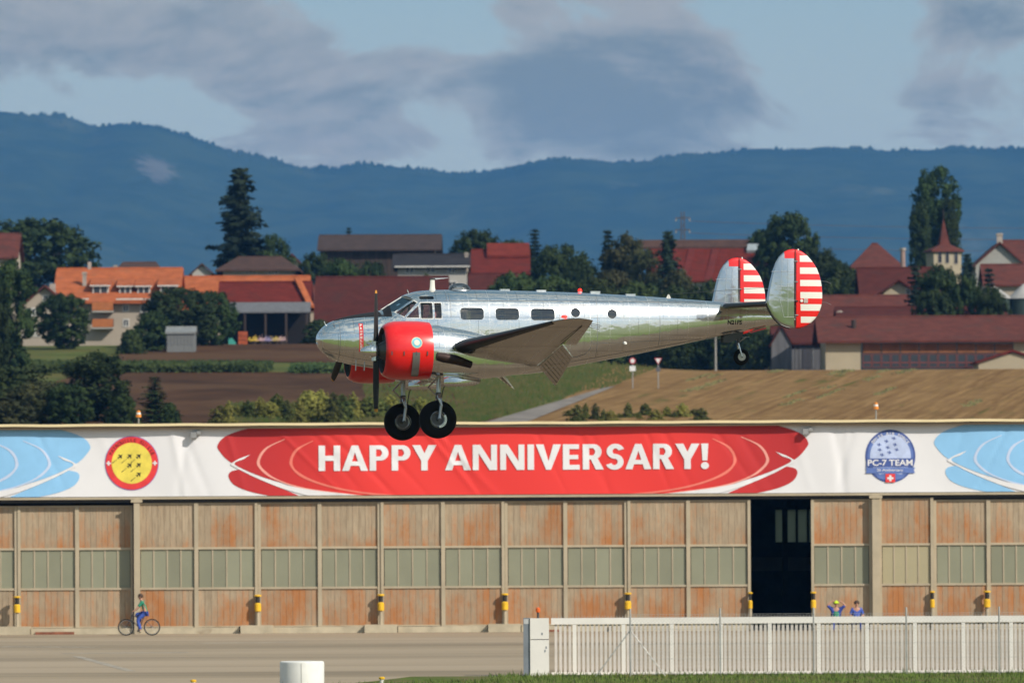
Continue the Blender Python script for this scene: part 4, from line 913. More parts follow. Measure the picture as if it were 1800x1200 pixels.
class House:
    """walls plus gable roof; ridge along x ('eave') or along y ('gable')"""
    def __init__(s, name, label, x0, x1, eave, ridge, D, dep, kind, wall, roof, hip=0.0, over=.5, skew=0.0, cat='house', rise=None):
        s.D = D; s.X0 = P(x0, eave, D).x; s.X1 = P(x1, eave, D).x; s.ze = P((x0+x1)/2, eave, D).z
        yr = D+dep/2 if kind == 'eave' else D
        s.zr = P((x0+x1)/2, ridge, yr).z; s.dep = dep
        xc = (s.X0+s.X1)/2; zb = min(T(s.X0, D), T(s.X1, D), T(xc, D+dep))-.3; s.zb = zb
        s.o = tag(empty(name, (xc, D, zb)), label, cat); s.xc = xc
        w = (s.X1-s.X0)/2; s.w = w; e = s.ze-zb; r = s.zr-zb; s.e, s.r = e, r
        g = G()
        if kind == 'eave':
            h = hip*w
            g.add([(-w, 0, 0), (w, 0, 0), (w, dep, 0), (-w, dep, 0), (-w, 0, e), (w, 0, e), (w, dep, e), (-w, dep, e), (-w+h, dep/2, r-.15), (w-h, dep/2, r-.15)],
                  [(0, 1, 5, 4), (1, 2, 6, 9, 5) if not h else (1, 2, 6, 5), (2, 3, 7, 6), (3, 0, 4, 8, 7) if not h else (3, 0, 4, 7), (0, 3, 2, 1)])
            sl = (r-e)/(dep/2); ov = over; t_ = .22; a = w+over
            rg = G(); hx_ = max(h, 0)
            for sy in (0, 1):
                ye, yn = (-ov, dep/2) if sy == 0 else (dep+ov, dep/2); z_ = e-ov*sl
                v = [(-a, ye, z_), (a, ye, z_), (a-hx_, yn, r), (-a+hx_, yn, r)]
                rg.prism(v, (0, 0, t_))
            if h:
                for sx in (-1, 1): rg.prism([(sx*a, -ov, e-ov*sl), (sx*a, dep+ov, e-ov*sl), (sx*(a-hx_), dep/2, r)], (0, 0, t_*.99))
        else:
            g.add([(-w, 0, 0), (w, 0, 0), (w, dep, 0), (-w, dep, 0), (-w, 0, e), (w, 0, e), (w, dep, e), (-w, dep, e), (0, 0, r-.12), (0, dep, r-.12)],
                  [(0, 1, 5, 8, 4), (1, 2, 6, 5), (2, 3, 7, 9, 6), (3, 0, 4, 7), (0, 3, 2, 1)])
            sl = (r-e)/w; rg = G(); ov = over
            for sx in (-1, 1):
                rg.prism([(sx*(w+ov), -ov, e-ov*sl), (0, -ov, r), (0, dep+ov, r), (sx*(w+ov), dep+ov, e-ov*sl)], (0, 0, .22))
        s.wall = g.build('wall', wall, s.o); s.roof = rg.build('roof', roof, s.o); s.sl = sl; s.kind = kind
        if kind == 'eave': G().tube([(-w-over*.9+hip*w, dep/2, r+.2), (w+over*.9-hip*w, dep/2, r+.2)], .16, 6).build('ridge_cap', roof, s.roof)
    def lp(s, px, py, y=0.0):
        p = P(px, py, s.D+y); return p.x-s.xc, p.z-s.zb
    def window(s, x0, x1, y0, y1, frame=None, pane=None, mull=1, shut=None, y=0.0, tw=.12):
        a, zt = s.lp(x0, y0, y); b, zb = s.lp(x1, y1, y); t = min(tw, (b-a)*.14); g = G()
        g.box(a, b, y-.06, y+.02, zt-t, zt).box(a, b, y-.09, y+.02, zb, zb+t).box(a, a+t, y-.06, y+.02, zb+t, zt-t).box(b-t, b, y-.06, y+.02, zb+t, zt-t)
        for k in range(mull): x = a+(b-a)*(k+1)/(mull+1); g.box(x-t*.35, x+t*.35, y-.05, y+.02, zb+t, zt-t)
        w = g.build('window', frame or M_frm, s.o); G().box(a+t, b-t, y-.035, y+.01, zb+t, zt-t).build('pane', pane or M_pane, w)
        if shut:
            for xa, xb in ((a-(b-a)*.5, a-.03), (b+.03, b+(b-a)*.5)): G().box(xa, xb, y-.08, y-.01, zb, zt).build('shutter', shut, w)
        return w
    def chimney(s, x0, x1, top, y, m=None):
        p = P(x0, top, s.D+y); q = P(x1, top, s.D+y); a, b = p.x-s.xc, q.x-s.xc; zt = p.z-s.zb; d = (b-a)*.7
        c = G().box(a, b, y-d/2, y+d/2, s.e-.5, zt).build('chimney', m or M_ch, s.roof); G().box(a-.08, b+.08, y-d/2-.08, y+d/2+.08, zt-.25, zt-.1).build('chimney_cap', M_ch, s.roof) if b-a > .3 else None
    def face(s, name, x0, x1, y0, y1, m, y=-.02, th=.04):
        a, zt = s.lp(x0, y0); b, zb = s.lp(x1, y1); return G().box(a, b, y-th, y, zb, zt).build(name, m, s.o)
    def dormer(s, x0, x1, top, bot, wt, wb, mull=1):
        """window dormer standing out of a front roof slope"""
        sl = s.sl
        # depth where the roof passes the dormer foot
        zf = P((x0+x1)/2, bot, s.D+2).z-s.zb; yf = (zf-s.e)/sl
        p = P(x0, top, s.D+yf); q = P(x1, top, s.D+yf); a, b = p.x-s.xc, q.x-s.xc; zt = p.z-s.zb; yb = (zt+.9-s.e)/sl
        d = G().prism([(a, yf, zf-.1), (b, yf, zf-.1), (b, yf, zt), (a, yf, zt)], (0, yb-yf, 0)).build('dormer', W_wh, s.roof)
        G().prism([(a-.3, yf-.35, zt-.12), (b+.3, yf-.35, zt-.12), (b+.3, yb+.6, zt+.95), (a-.3, yb+.6, zt+.95)], (0, 0, .16)).build('dormer_roof', R_or, s.roof)
        t = .12; g = G().box(a+t, b-t, yf-.05, yf-.005, zf+.05, zt-.15); g.build('dormer_pane', M_pane, s.roof)
        fr = G()
        for k in range(mull+2): x = a+t+(b-a-2*t)*k/(mull+1); fr.box(x-.06, x+.06, yf-.09, yf-.052, zf+.05, zt-.15)
        fr.box(a+t, b-t, yf-.089, yf-.053, zf+.02, zf+.14); fr.box(a-.25, b+.25, yf-.40, yf-.36, zt-.22, zt-.08); fr.build('dormer_frame', M_frm, s.roof)
def build_village():
    # left edge red roof
    h = House('farmhouse', 'red roofed house cut by the left edge among dark trees', -90, 26, 452, 414, 935, 11, 'eave', W_cr, R_rb)
    h = House('cream_house', 'cream gabled house half hidden by trees at far left', 36, 122, 541, 504, 806, 12, 'gable', W_cr, R_rb, over=.6)
    h.window(75, 85, 518, 530); h.window(55, 69, 541, 556, shut=M_shut); h.window(43, 63, 570, 587); h.window(98, 108, 545, 560); h.face('basement_sill', 38, 72, 588, 592, W_wh)
    G().box(h.lp(82, 498)[0], h.lp(92, 498)[0], 5, 5.8, h.e, h.lp(85, 496)[1]).build('chimney', M_ch, h.roof)
    # orange house with dormers
    h = House('orange_roof_house', 'apartment house with bright orange tiled roof and four dormers', 106, 304, 527, 475, 835, 15, 'eave', W_cr, R_or, over=.9)
    for a in ((162, 191, 500, 518, 0, 0, 1), (209, 231, 501, 518, 0, 0, 1), (241, 264, 501, 518, 0, 0, 1), (281, 311, 500, 518, 0, 0, 1)): h.dormer(*a)
    h.chimney(145, 152, 478, 3.2)
    for w in ((128, 140, 536, 548), (215, 227, 535, 548), (246, 259, 535, 549), (216, 227, 560, 574), (128, 140, 562, 576), (276, 288, 536, 549)): h.window(*w)
    for b in ((163, 200, 534, 546), (163, 200, 560, 575)):
        x0, zt = h.lp(b[0], b[2]); x1, z1 = h.lp(b[1], b[3]); G().box(x0, x1, -1.2, -.0, z1-.2, z1).build('balcony_floor', W_wh, h.o); f = G().box(x0, x1, -1.25, -1.15, z1+.0, z1+.95).build('balcony_railing', mat('awning_orange', (.40, .13, .04), .7), h.o)
        G().box(x0, x1, -.02, -.001, z1, zt).build('balcony_door', M_pane, h.o)
    h.face('gutter', 106, 157, 525, 527, M_frm, -.95, .1); h.face('gutter', 205, 275, 525, 527, M_frm, -.95, .1)
    G().box(h.lp(178, 473)[0]-2, h.lp(178, 473)[0]-1.6, 7.3, 7.6, h.r+.1, h.r+1).build('vent_pipe', M_ch, h.roof)
    h2 = House('orange_annex', 'long orange roofed wing joined to the right of the dormered house', 310, 533, 540, 489, 842, 14, 'eave', W_cr, R_or, over=.7)
    h2.window(330, 342, 545, 558); h2.window(356, 368, 545, 558)
    # red barn with lean-to
    h = House('red_barn', 'red roofed open barn with a grey lean-to in front of the orange wing', 388, 541, 538, 499, 806, 10, 'eave', mat('barn_shade', (.010, .008, .008), .95), R_red, over=.4)  # near-black wall colour paints in the shade of the deep open barn
    x0, z0 = h.lp(390, 534); x1, z1 = h.lp(547, 551)
    G().prism([(x0, -.55, z0), (x1, -.55, z0), (x1, -3.6, z1), (x0, -3.6, z1)], (0, 0, .15)).build('lean_to_roof', mat('sheet_grey', (.13, .13, .14), .6, var=.15), h.o)
    for i in range(5): x = x0+.4+(x1-x0-.8)*i/4; G().box(x-.12, x+.12, -3.5, -3.26, 0, z1+.05).build('post', W_wd, h.o)
    G().prism([(h.w-.1, -.6, h.e), (h.w+.75, -.6, h.e-.3), (h.w-1.0, 5, h.r+.5), (h.w-1.7, 5, h.r+.5)], (0, 0, .3)).build('verge_tiles', R_or, h.roof)
    # hipped house behind
    h = House('hipped_house', 'low house with brown hipped roof beside the tall spruce', 392, 516, 474, 455, 888, 13, 'eave', W_wh, R_brn, hip=.55, over=.9); h.window(430, 452, 476, 482, mull=2); h.window(470, 490, 476, 482, mull=2)
    h = House('small_gable_house', 'small red gable peeking out behind the hipped roof', 500, 527, 462, 448, 972, 10, 'gable', W_cr, R_red)
    h = House('low_house', 'brown roof peeking above the orange ridge', 208, 276, 476, 464, 965, 10, 'eave', W_cr, R_brn, hip=.3); h.chimney(200, 206, 466, 3)
    h = House('cottage', 'small cottage roof between the orange roof and the spruce', 338, 372, 480, 465, 990, 9, 'gable', W_wh, R_brn)
    # long dark barn
    h = House('long_barn', 'long dark timber barn with brown grey roof on the skyline', 570, 764, 438, 416, 1000, 16, 'eave', W_wd, tile('tile_greybrown', (.058, .040, .037), (.048, .036, .036)), over=1.0)
    for i in range(9): h.face('board', 572+i*22, 574+i*22, 439, 482, mat('timber_brown', (.07, .04, .03), .9), -.02, .06)
    # white house
    h = House('white_house', 'white two storey house with dark roof right of the long barn', 699, 820, 469, 450, 905, 11, 'eave', W_wh, R_dk, over=.7)
    for w in ((712, 728, 470, 481), (748, 766, 470, 480), (786, 803, 470, 480), (786, 803, 494, 505), (748, 764, 494, 505), (712, 728, 494, 505)): h.window(*w)
    h.chimney(817, 823, 444, 4); h.face('gutter', 694, 826, 468, 469.5, M_frm, -.75, .08)
    # maroon barn behind the nose
    h = House('maroon_barn', 'huge maroon tiled barn roof behind the airplane nose', 556, 782, 592, 490, 806, 26, 'eave', W_wd, R_mar, over=.4)
    h.face('barn_door', 600, 640, 596, 615, W_gr)
    h = House('orange_gable', 'narrow orange brick roof slice left of the maroon barn', 540, 560, 545, 505, 852, 8, 'eave', W_cr, R_rb, over=.2)
    # red farm roof
    h = House('red_farmhouse', 'bright red farm roof with a raised strip right of the white house', 836, 924, 482, 442, 885, 16, 'eave', W_wd, R_red, over=.6)
    G().prism([(-h.w*.55, h.dep*.31, h.e+(h.r-h.e)*.72), (h.w+.5, h.dep*.31, h.e+(h.r-h.e)*.72), (h.w+.5, h.dep*.5, h.r+.75), (-h.w*.55, h.dep*.5, h.r+.75)], (0, 0, .3)).build('upper_roof', tile('tile_scarlet', (.15, .025, .016), (.12, .024, .015)), h.roof)
    h = House('brown_shed', 'low brown roofed shed under the bright red farm roof', 830, 905, 516, 484, 845, 9, 'eave', W_wd, R_mar)
    # big red barn
    h = House('big_red_barn', 'big red tiled barn with brown ridge strip behind the tail', 1148, 1343, 492, 430, 905, 20, 'eave', W_wh, R_red, over=.6)
    G().prism([(-h.w-1.8, h.dep*.42, h.e+(h.r-h.e)*.87), (h.w-.9, h.dep*.42, h.e+(h.r-h.e)*.87), (h.w-.9, h.dep*.51, h.r+.35), (-h.w-1.8, h.dep*.51, h.r+.35)], (0, 0, .3)).build('ridge_strip', R_brn, h.roof)
    for f in (-.05, .22): x = h.w*f*1.6-3; G().prism([(x, -.5, h.e-.25), (x+.9, -.5, h.e-.25), (x+2.2, h.dep*.4, h.e+(h.r-h.e)*.83), (x+1.3, h.dep*.4, h.e+(h.r-h.e)*.83)], (0, 0, .3)).build('patched_tiles', tile('tile_patch', (.12, .022, .018), (.10, .025, .02)), h.roof)
    xs, zs = h.lp(1322, 443, 7); G().prism([(xs-.7, 7, zs-.1), (xs+.7, 7, zs-.1), (xs+.9, 8.3, zs+.75), (xs-.5, 8.3, zs+.75)], (0, -.15, .35)).build('skylight', mat('skylight', (.30, .34, .36), .2), h.roof)
    h.chimney(1338, 1344, 418, 9)
    # red gable
    h = House('red_gable_house', 'house with red pyramid gable against the mountains', 1498, 1586, 470, 431, 950, 12, 'eave', W_cr, R_rb, hip=.96, over=.3)
    o = tag(empty('chimney_stack', (P(1587, 450, 945).x, 945, T(P(1587, 450, 945).x, 945))), 'thin brick chimney standing right of the red gable', 'chimney'); zt = P(1587, 436, 945).z-o.location.z
    G().lathe([(0, .45), (zt*.6, .36), (zt-.3, .30)], (0, 0, 0), 'z', 10).build('shaft', mat('brick_pale', (.30, .20, .17), .9), o); G().lathe([(zt-.299, .42), (zt, .42)], (0, 0, 0), 'z', 10).build('cap', M_ch, o)
    # church
    D = 905; c = P(1659, 470, D); z0 = T(c.x, D)-.3; o = tag(empty('church_tower', (c.x, D, z0), R(12)), 'cream church tower with red tiled hat and thin spire', 'tower'); w = 25*K*D; zt = P(1659, 442, D).z-z0
    G().box(-w, w, -w, w, 0, zt).build('wall', W_yl, o)
    zr = P(1659, 430, D).z-z0; zs = P(1659, 385, D).z-z0; e = w*1.2; rg = [[(sx*e, sy*e, zt-.1) for sx, sy in ((-1, -1), (1, -1), (1, 1), (-1, 1))]]
    for f, z in ((.96, zt+.12), (.55, zt+.55), (.30, zr), (.24, zr+.6), (.0, zs)): rg.append([(sx*max(e*f, .02), sy*max(e*f, .02), z) for sx, sy in ((-1, -1), (1, -1), (1, 1), (-1, 1))])
    rf = G().loft(rg).build('roof', R_rb, o); G().tube([(0, 0, zs-.3), (0, 0, zs+1.2)], .05, 6).build('cross_pole', W_wd, rf)
    for x, y, hz_ in ((-.55, -1, 0), (-.02, -1, 0), (.62, -1, .0)):
        zz = P(1659, 452 if x < .5 else 453, D).z-z0; fr = G().box(x*w-.28, x*w+.28, -w-.06, -w+.02, zz-.85, zz+.75).build('window', M_ch, o); G().box(x*w-.2, x*w+.2, -w-.08, -w-.0605, zz-.75, zz+.65).build('pane', M_pane, fr)
    # grey gable house right
    h = House('grey_gable_house', 'house with large grey gable and rust roof near the right edge', 1715, 1800, 466, 428, 880, 14, 'gable', W_gy, R_rb, over=.5); h.chimney(1752, 1762, 410, 3)
    h = House('right_edge_roof', 'long rust roof at the right edge below the grey gable', 1735, 1850, 500, 468, 850, 10, 'eave', W_cr, R_rb)
    h = House('right_back_house', 'rust roofed house cut by the right edge on the skyline', 1770, 1880, 462, 426, 900, 14, 'eave', W_cr, R_rb)
    # dark brown roof with small gable
    h = House('dark_roof_house', 'house with dark brown roof above the near fin stripes', 1518, 1650, 520, 474, 830, 13, 'eave', W_yl, R_mar)
    h = House('yellow_gable_house', 'small pale yellow gable below the dark brown roof', 1553, 1606, 512, 494, 806, 9, 'gable', W_yl, R_mar, over=.7); h.window(1592, 1600, 507, 518)
    # silos
    for px, w, top, D, lab in ((1748, 31, 503, 790, 'grey domed silo at the right, in front of the rust roofs'), (1800, 28, 499, 790, 'grey domed silo cut by the right edge')):
        p = P(px, 525, D); z0 = T(p.x, D); o = tag(empty('silo', (p.x, D, z0)), lab, 'silo', 'grey domed silos'); r = w*K*D; ze = P(px, 525, D).z-z0; zt = P(px, top, D).z-z0
        G().lathe([(0, r*.97), (ze, r*.97)], (0, 0, 0), 'z', 24).build('tank', mat('silo_green', (.03, .05, .045), .6), o, True); G().lathe([(ze, r*1.05), (ze+(zt-ze)*.45, r*.62), (ze+(zt-ze)*.85, r*.22), (zt, .08)], (0, 0, 0), 'z', 24).build('dome', mat('silo_dome', (.34, .33, .32), .7, var=.1), o, True)
    # long low buildings on the right
    h = House('red_long_roof', 'long red tiled roof right behind the near fin', 1425, 1596, 560, 523, 790, 12, 'eave', W_wd, R_rb)
    h = House('brown_long_roof', 'long brown roof behind the building with glazed front', 1478, 1768, 566, 543, 768, 12, 'eave', W_wd, R_mar, over=.4); h.chimney(1472, 1480, 546, 4)
    h = House('glazed_hall', 'long cream hall with rust roof and a row of wood framed windows', 1451, 1850, 597, 560, 722, 13, 'eave', W_yl, R_rb, over=.8, cat='hall')
    h.face('front_recess', 1513, 1782, 597, 648, M_pane, -.005, .02)
    pm = mat('panel_wood', (.20, .075, .03), .8, var=.2, scale=1)
    ed = [1516+33.2*i for i in range(9)]
    for i in range(8):
        a, b = ed[i], ed[i+1]; h.face('wood_panel', a+1, b-1, 604, 620, pm, -.03, .05)
        for q in range(2):
            c0 = a+(b-a)*q/2; h.window(c0+.6, c0+(b-a)/2-.6, 622, 645.5, M_redf, mull=0, tw=.05)
            x0, zt_ = h.lp(c0+.6, 637); x1, _ = h.lp(c0+(b-a)/2-.6, 637); G().box(x0, x1, -.07, -.05, zt_-.05, zt_+.05).build('glazing_bar', M_redf, h.o)
    xs, zs = h.lp(1500, 575, 4); G().tube([(xs, 3.2, zs-.5), (xs, 3.2, zs+.7)], .25, 8).build('roof_vent', W_wd, h.roof)
    h = House('small_shed', 'small cream shed with low red gable at the right edge', 1720, 1840, 637, 618, 706, 8, 'gable', W_yl, R_red, over=.25, cat='shed')
    h = House('grey_shed', 'grey weathered wooden shed under the near fin', 1364, 1448, 604, 578, 738, 12, 'eave', W_gr, R_mar, over=.4, cat='shed')
    for a in (1366, 1376, 1398, 1406, 1428): h.face('board', a, a+1.5, 606, 647, mat('timber_pale', (.2, .2, .21), .9), -.02, .05)
    h.face('shed_door', 1410, 1426, 612, 647, mat('door_dark', (.05, .05, .06), .8)); h.face('shed_window', 1384, 1390, 604, 622, M_pane)
    h = House('shed_gable', 'grey gable front leaning out beside the weathered shed', 1356, 1392, 605, 574, 732, 8, 'gable', W_gr, R_mar, over=.2, cat='shed')
    h = House('maroon_link', 'maroon roof strip between the grey shed and the glazed hall', 1398, 1470, 592, 566, 750, 10, 'eave', W_wd, R_mar, over=.3)
    # greenhouse shed on the left lawn
    h = House('white_shed', 'small pale corrugated shed on the lawn before the barn', 293, 342, 586, 579, 757, 4, 'eave', mat('corrugated', (.17, .175, .175), .6, var=.15, scale=3, stretch=(6, 1, .2)), mat('sheet_pale', (.22, .225, .225), .5), over=.15, cat='shed')
    for i in range(8): h.face('rib', 295+i*6, 296.2+i*6, 587, 606, mat('rib_grey', (.2, .2, .2), .6), -.005, .05)
    # small bright things before the red barn
    for px, py, c, nm, lab in ((408, 600, (.05, .30, .25), 'toy_slide', 'teal toy in front of the red barn'), (427, 591, (.35, .07, .02), 'crate_stack', 'orange crates inside the red barn'), (446, 602, (.6, .42, .05), 'flower_tub', 'yellow flower tub left before the red barn'),
                          (459, 600, (.55, .35, .36), 'flower_tub', 'pink flower tub before the red barn'), (473, 599, (.28, .24, .42), 'flower_tub', 'violet flower tub before the red barn'), (486, 602, (.6, .44, .08), 'flower_tub', 'yellow flower tub right before the red barn'), (494, 599, (.5, .33, .34), 'flower_tub', 'rose flower tub at the right before the red barn')):
        D = 796; p = P(px, py, D); o = tag(empty(nm, (p.x, D, T(p.x, D)-.02)), lab, 'flowers' if 'flower' in nm else ('toy' if 'toy' in nm else 'crates'), 'flower tubs before the red barn' if 'flower' in nm else None); m = mat('c_%d' % px, c, .7, var=.3, scale=4)
        if 'flower' in nm:
            G().lathe([(0, .25), (.35, .36), (.4, .36)], (0, 0, 0), 'z', 12).build('tub', W_wd, o); g = G(); r = random.Random(px)
            for _ in range(120): leafquad(g, (r.gauss(0, .28), r.gauss(0, .22), .42+abs(r.gauss(0, .2))), (r.gauss(0, .5), -.8, .7), .08, r)
            g.build('blossom', m, o, fix=False)
        elif 'toy' in nm: G().prism([(-.4, -.3, 0), (.4, -.3, 0), (.4, -.3, .3), (-.1, -.3, .9), (-.4, -.3, .9)], (0, .6, 0)).build('slide', m, o)
        else:
            for k in range(3): G().box(-.5, .5, -.4, .4, .02+k*.5, .47+k*.5).build('crate', m, o)
    # signs, pole, pylon
    steel = mat('sign_steel', (.35, .35, .35), .5, .4); sw = mat('sign_white', (.72, .72, .72), .5); sr = mat('sign_red', (.45, .03, .04), .5)
    D = 640; p = P(1112, 655, D); o = tag(empty('road_sign', (p.x, D, T(p.x, D))), 'round red bordered road sign with white plate below', 'sign'); zc = P(1112, 634, D).z-o.location.z; z0 = o.location.z
    G().tube([(0, 0, 0), (0, 0, zc+.3)], .05, 6).build('post', steel, o); G().lathe([(-.06, .28), (-.08, .28)], (0, 0, zc), 'y', 20).build('red_ring', sr, o); G().lathe([(-.081, .19), (-.09, .19)], (0, 0, zc), 'y', 20).build('white_disc', sw, o); G().box(-.27, .27, -.085, -.06, P(1112, 652, D).z-z0, P(1112, 643, D).z-z0).build('plate', sw, o)
    p = P(1157, 655, D); o = tag(empty('yield_sign', (p.x, D, T(p.x, D))), 'white triangular yield sign with red border by the track', 'sign'); zc = P(1157, 633, D).z-o.location.z; z0 = o.location.z
    G().tube([(0, 0, 0), (0, 0, zc)], .05, 6).build('post', steel, o); tri = lambda s, y: [(-s, y, zc+s*.58), (s, y, zc+s*.58), (0, y, zc-s*1.15)]; G().prism(tri(.34, -.06), (0, -.02, 0)).build('red_triangle', sr, o); G().prism(tri(.25, -.081), (0, -.01, 0)).build('white_triangle', sw, o); G().box(-.2, .2, -.08, -.06, zc-1.0, zc-.62).build('back_plate', W_gr, o)
    D = 700; p = P(1258, 640, D); o = tag(empty('lamp_post', (p.x, D, T(p.x, D))), 'thin grey lamp post below the tail', 'post'); zt = P(1258, 560, D).z-o.location.z; G().tube([(0, 0, 0), (0, 0, zt)], [.11, .07], 8).build('pole', mat('post_grey', (.30, .29, .27), .7), o); G().box(-.25, .5, -.1, .1, zt-.02, zt+.12).build('lamp_head', steel, o)
    D = 1100; p = P(1200, 372, D); z0 = T(p.x, D); o = tag(empty('power_pylon', (p.x, D, z0)), 'slim power pylon with short arms above the big red barn', 'pylon'); zt = p.z-z0; st = mat('pylon_steel', (.09, .075, .08), .7)
    g = G()
    for sx in (-1, 1):
        for sy in (-1, 1): g.tube([(sx*.55, sy*.55, 0), (sx*.22, sy*.22, zt)], .07, 5)
    k = 0; z = 0
    while z < zt-1: w = .55-.33*z/zt; g.tube([(-w, -w, z), (w, -w, z+1.1)], .035, 4).tube([(w, -w, z), (-w, -w, z+1.1)], .035, 4); z += 1.1
    g.build('lattice', st, o)
    for py in (383, 404, 425): z = P(1200, py, D).z-z0; a = G().tube([(-1.15, 0, z), (1.15, 0, z)], .09, 6).build('arm', st, o); [G().lathe([(-.45, .07), (-.02, .07)], (sx*1.05, 0, z-.05), 'z', 8).build('insulator', M_ch, a) for sx in (-1, 1)]
    w = tag(G().build('power_line', st) if False else link('power_line', None), None) if False else None
    for i, (z_, lab) in enumerate(((383, 'upper thin power line sagging right of the pylon'), (404, 'middle thin power line sagging right of the pylon'), (425, 'lower thin power line sagging right of the pylon'))):
        z = P(1200, z_, D).z; a = Vector((p.x+1.05, D, z-.5)); b = Vector((p.x+240, D+220, z+16)); pts = [a.lerp(b, t/24)-Vector((0, 0, 9*4*(t/24)*(1-t/24)*.5)) for t in range(25)]
        tag(G().tube(pts, .035, 4).build('power_line', st, fix=False), lab, 'cable', 'power lines at the pylon')
build_village()
# ---------------------------------------------------------------- airplane (local frame: x aft, y to the right wing, z up; nose tip at the origin)
YAW, NOSEUP = R(12), R(0.35)
AM = Matrix.Rotation(YAW, 4, 'Z') @ Matrix.Rotation(NOSEUP, 4, 'Y')
AO = P(555, 597, 150-5*math.sin(YAW))
AMI = AM.inverted()
def L(px, py, y):
    """local point seen at a photograph pixel on the lengthwise plane y"""
    d = AMI @ ray(px, py); o = AMI @ (CAM-AO); t = (y-o.y)/d.y; return o + d*t
def LX(px, py, y): return L(px, py, y).x
def metal(name, base=(.86, .87, .88), rough=.075, seams=True, bump=.085, broad=.20):
    m = bpy.data.materials.new(name); m.use_nodes = True; t = NT(m.node_tree); b = t.n['Principled BSDF']; co = t.N('ShaderNodeTexCoord').outputs['Object']
    b.inputs['Metallic'].default_value = 1
    col = t.mix(t.mr(t.noise(co, 1.6, 5, .6), .3, .7), tuple(x*.93 for x in base), base); rg = t.mr(t.noise(t.map(co, (1, 3, 3)), 2.3, 6, .65), .25, .75, rough*.7, rough*1.7)
    hgt = t.noise(t.map(co, (1.0, 1.5, 1.5)), 3.2, 2, .5)
    if seams:
        sx = t.N('ShaderNodeSeparateXYZ'); t.put(sx, 0, co); cx = t.N('ShaderNodeCombineXYZ'); t.put(cx, 0, sx.outputs[0]); t.put(cx, 1, t.math('ADD', sx.outputs[2], t.math('MULTIPLY', sx.outputs[1], .0)))
        br = t.N('ShaderNodeTexBrick'); t.put(br, 'Vector', t.map(cx.outputs[0], (1, 1, 1), (.13, .21, 0))); br.offset = .37
        for k, v in (('Scale', 1.0), ('Mortar Size', .006), ('Mortar Smooth', .2), ('Brick Width', .86), ('Row Height', .34)): br.inputs[k].default_value = v
        br.inputs['Color1'].default_value = (1, 1, 1, 1); br.inputs['Color2'].default_value = (.945, .95, .96, 1); br.inputs['Mortar'].default_value = (.62, .62, .62, 1)
        col = t.mix(1.0, col, br.outputs[0], 'MULTIPLY')
        # rivet rows: dots along the seams
        dots = t.math('MULTIPLY', t.math('GREATER_THAN', t.math('SINE', t.math('MULTIPLY', sx.outputs[0], 190)), .55), t.math('GREATER_THAN', t.math('SINE', t.math('MULTIPLY', sx.outputs[2], 18.48)), .985))
        dots2 = t.math('MULTIPLY', t.math('GREATER_THAN', t.math('SINE', t.math('MULTIPLY', sx.outputs[2], 190)), .55), t.math('GREATER_THAN', t.math('SINE', t.math('MULTIPLY', sx.outputs[0], 14.6)), .99))
        col = t.mix(t.math('MULTIPLY', t.math('MAXIMUM', dots, dots2), .45), col, (.97, .97, .97)); rg = t.math('ADD', rg, t.math('MULTIPLY', t.math('MAXIMUM', dots, dots2), .22))
    t.put(b, 'Base Color', col); t.put(b, 'Roughness', rg)
    gl = t.N('ShaderNodeBsdfGlossy'); t.put(gl, 'Color', col); gl.inputs['Roughness'].default_value = .40
    mx = t.N('ShaderNodeMixShader'); mx.inputs[0].default_value = broad; t.l.new(b.outputs[0], mx.inputs[1]); t.l.new(gl.outputs[0], mx.inputs[2]); t.l.new(mx.outputs[0], t.n['Material Output'].inputs[0])
    bn = t.N('ShaderNodeBump'); bn.inputs['Strength'].default_value = bump; bn.inputs['Distance'].default_value = .12; t.put(bn, 'Height', hgt); t.put(b, 'Normal', bn.outputs[0])
    MATS[name] = m; return m
M_al = metal('polished_aluminium'); M_al2 = metal('brushed_aluminium', (.70, .72, .74), .24, False, .04); M_wing = metal('wing_aluminium', (.62, .59, .55), .13, True, .06, .12)
M_red = mat('gloss_red', (.76, .011, .013), .30, var=.05, scale=1, coat=.6, spec=.5, c2=(.52, .010, .011), thr=(.56, .82), stretch=(.5, 2, 2), bump=.03); M_blk = mat('matt_black', (.012, .012, .013), .55); M_rub = mat('tyre_rubber', (.008, .008, .008), .85, var=.2, spec=.2); M_wht = mat('stripe_white', (.80, .78, .72), .4, coat=.3)
M_boot = mat('boot_rubber', (.015, .015, .018), .35); M_steel = mat('gear_steel', (.45, .46, .48), .3, .9); M_dkst = mat('dark_steel', (.10, .10, .11), .45, .6); M_exh = mat('burnt_exhaust', (.05, .030, .026), .5, .5, var=.3, scale=5); M_int = mat('cabin_lining', (.42, .38, .33), .9)
G_win = glass('cabin_glass', (.70, .66, .60), .14); G_cock = glass('cockpit_glass', (.85, .88, .90), .06); G_dome = glass('dome_glass', (.90, .92, .95), .10)
AP = tag(empty('airplane', AO), 'polished silver twin engine airplane with red cowlings flying low with wheels down', 'airplane'); AP.rotation_mode = 'QUATERNION'; AP.rotation_quaternion = AM.to_quaternion()
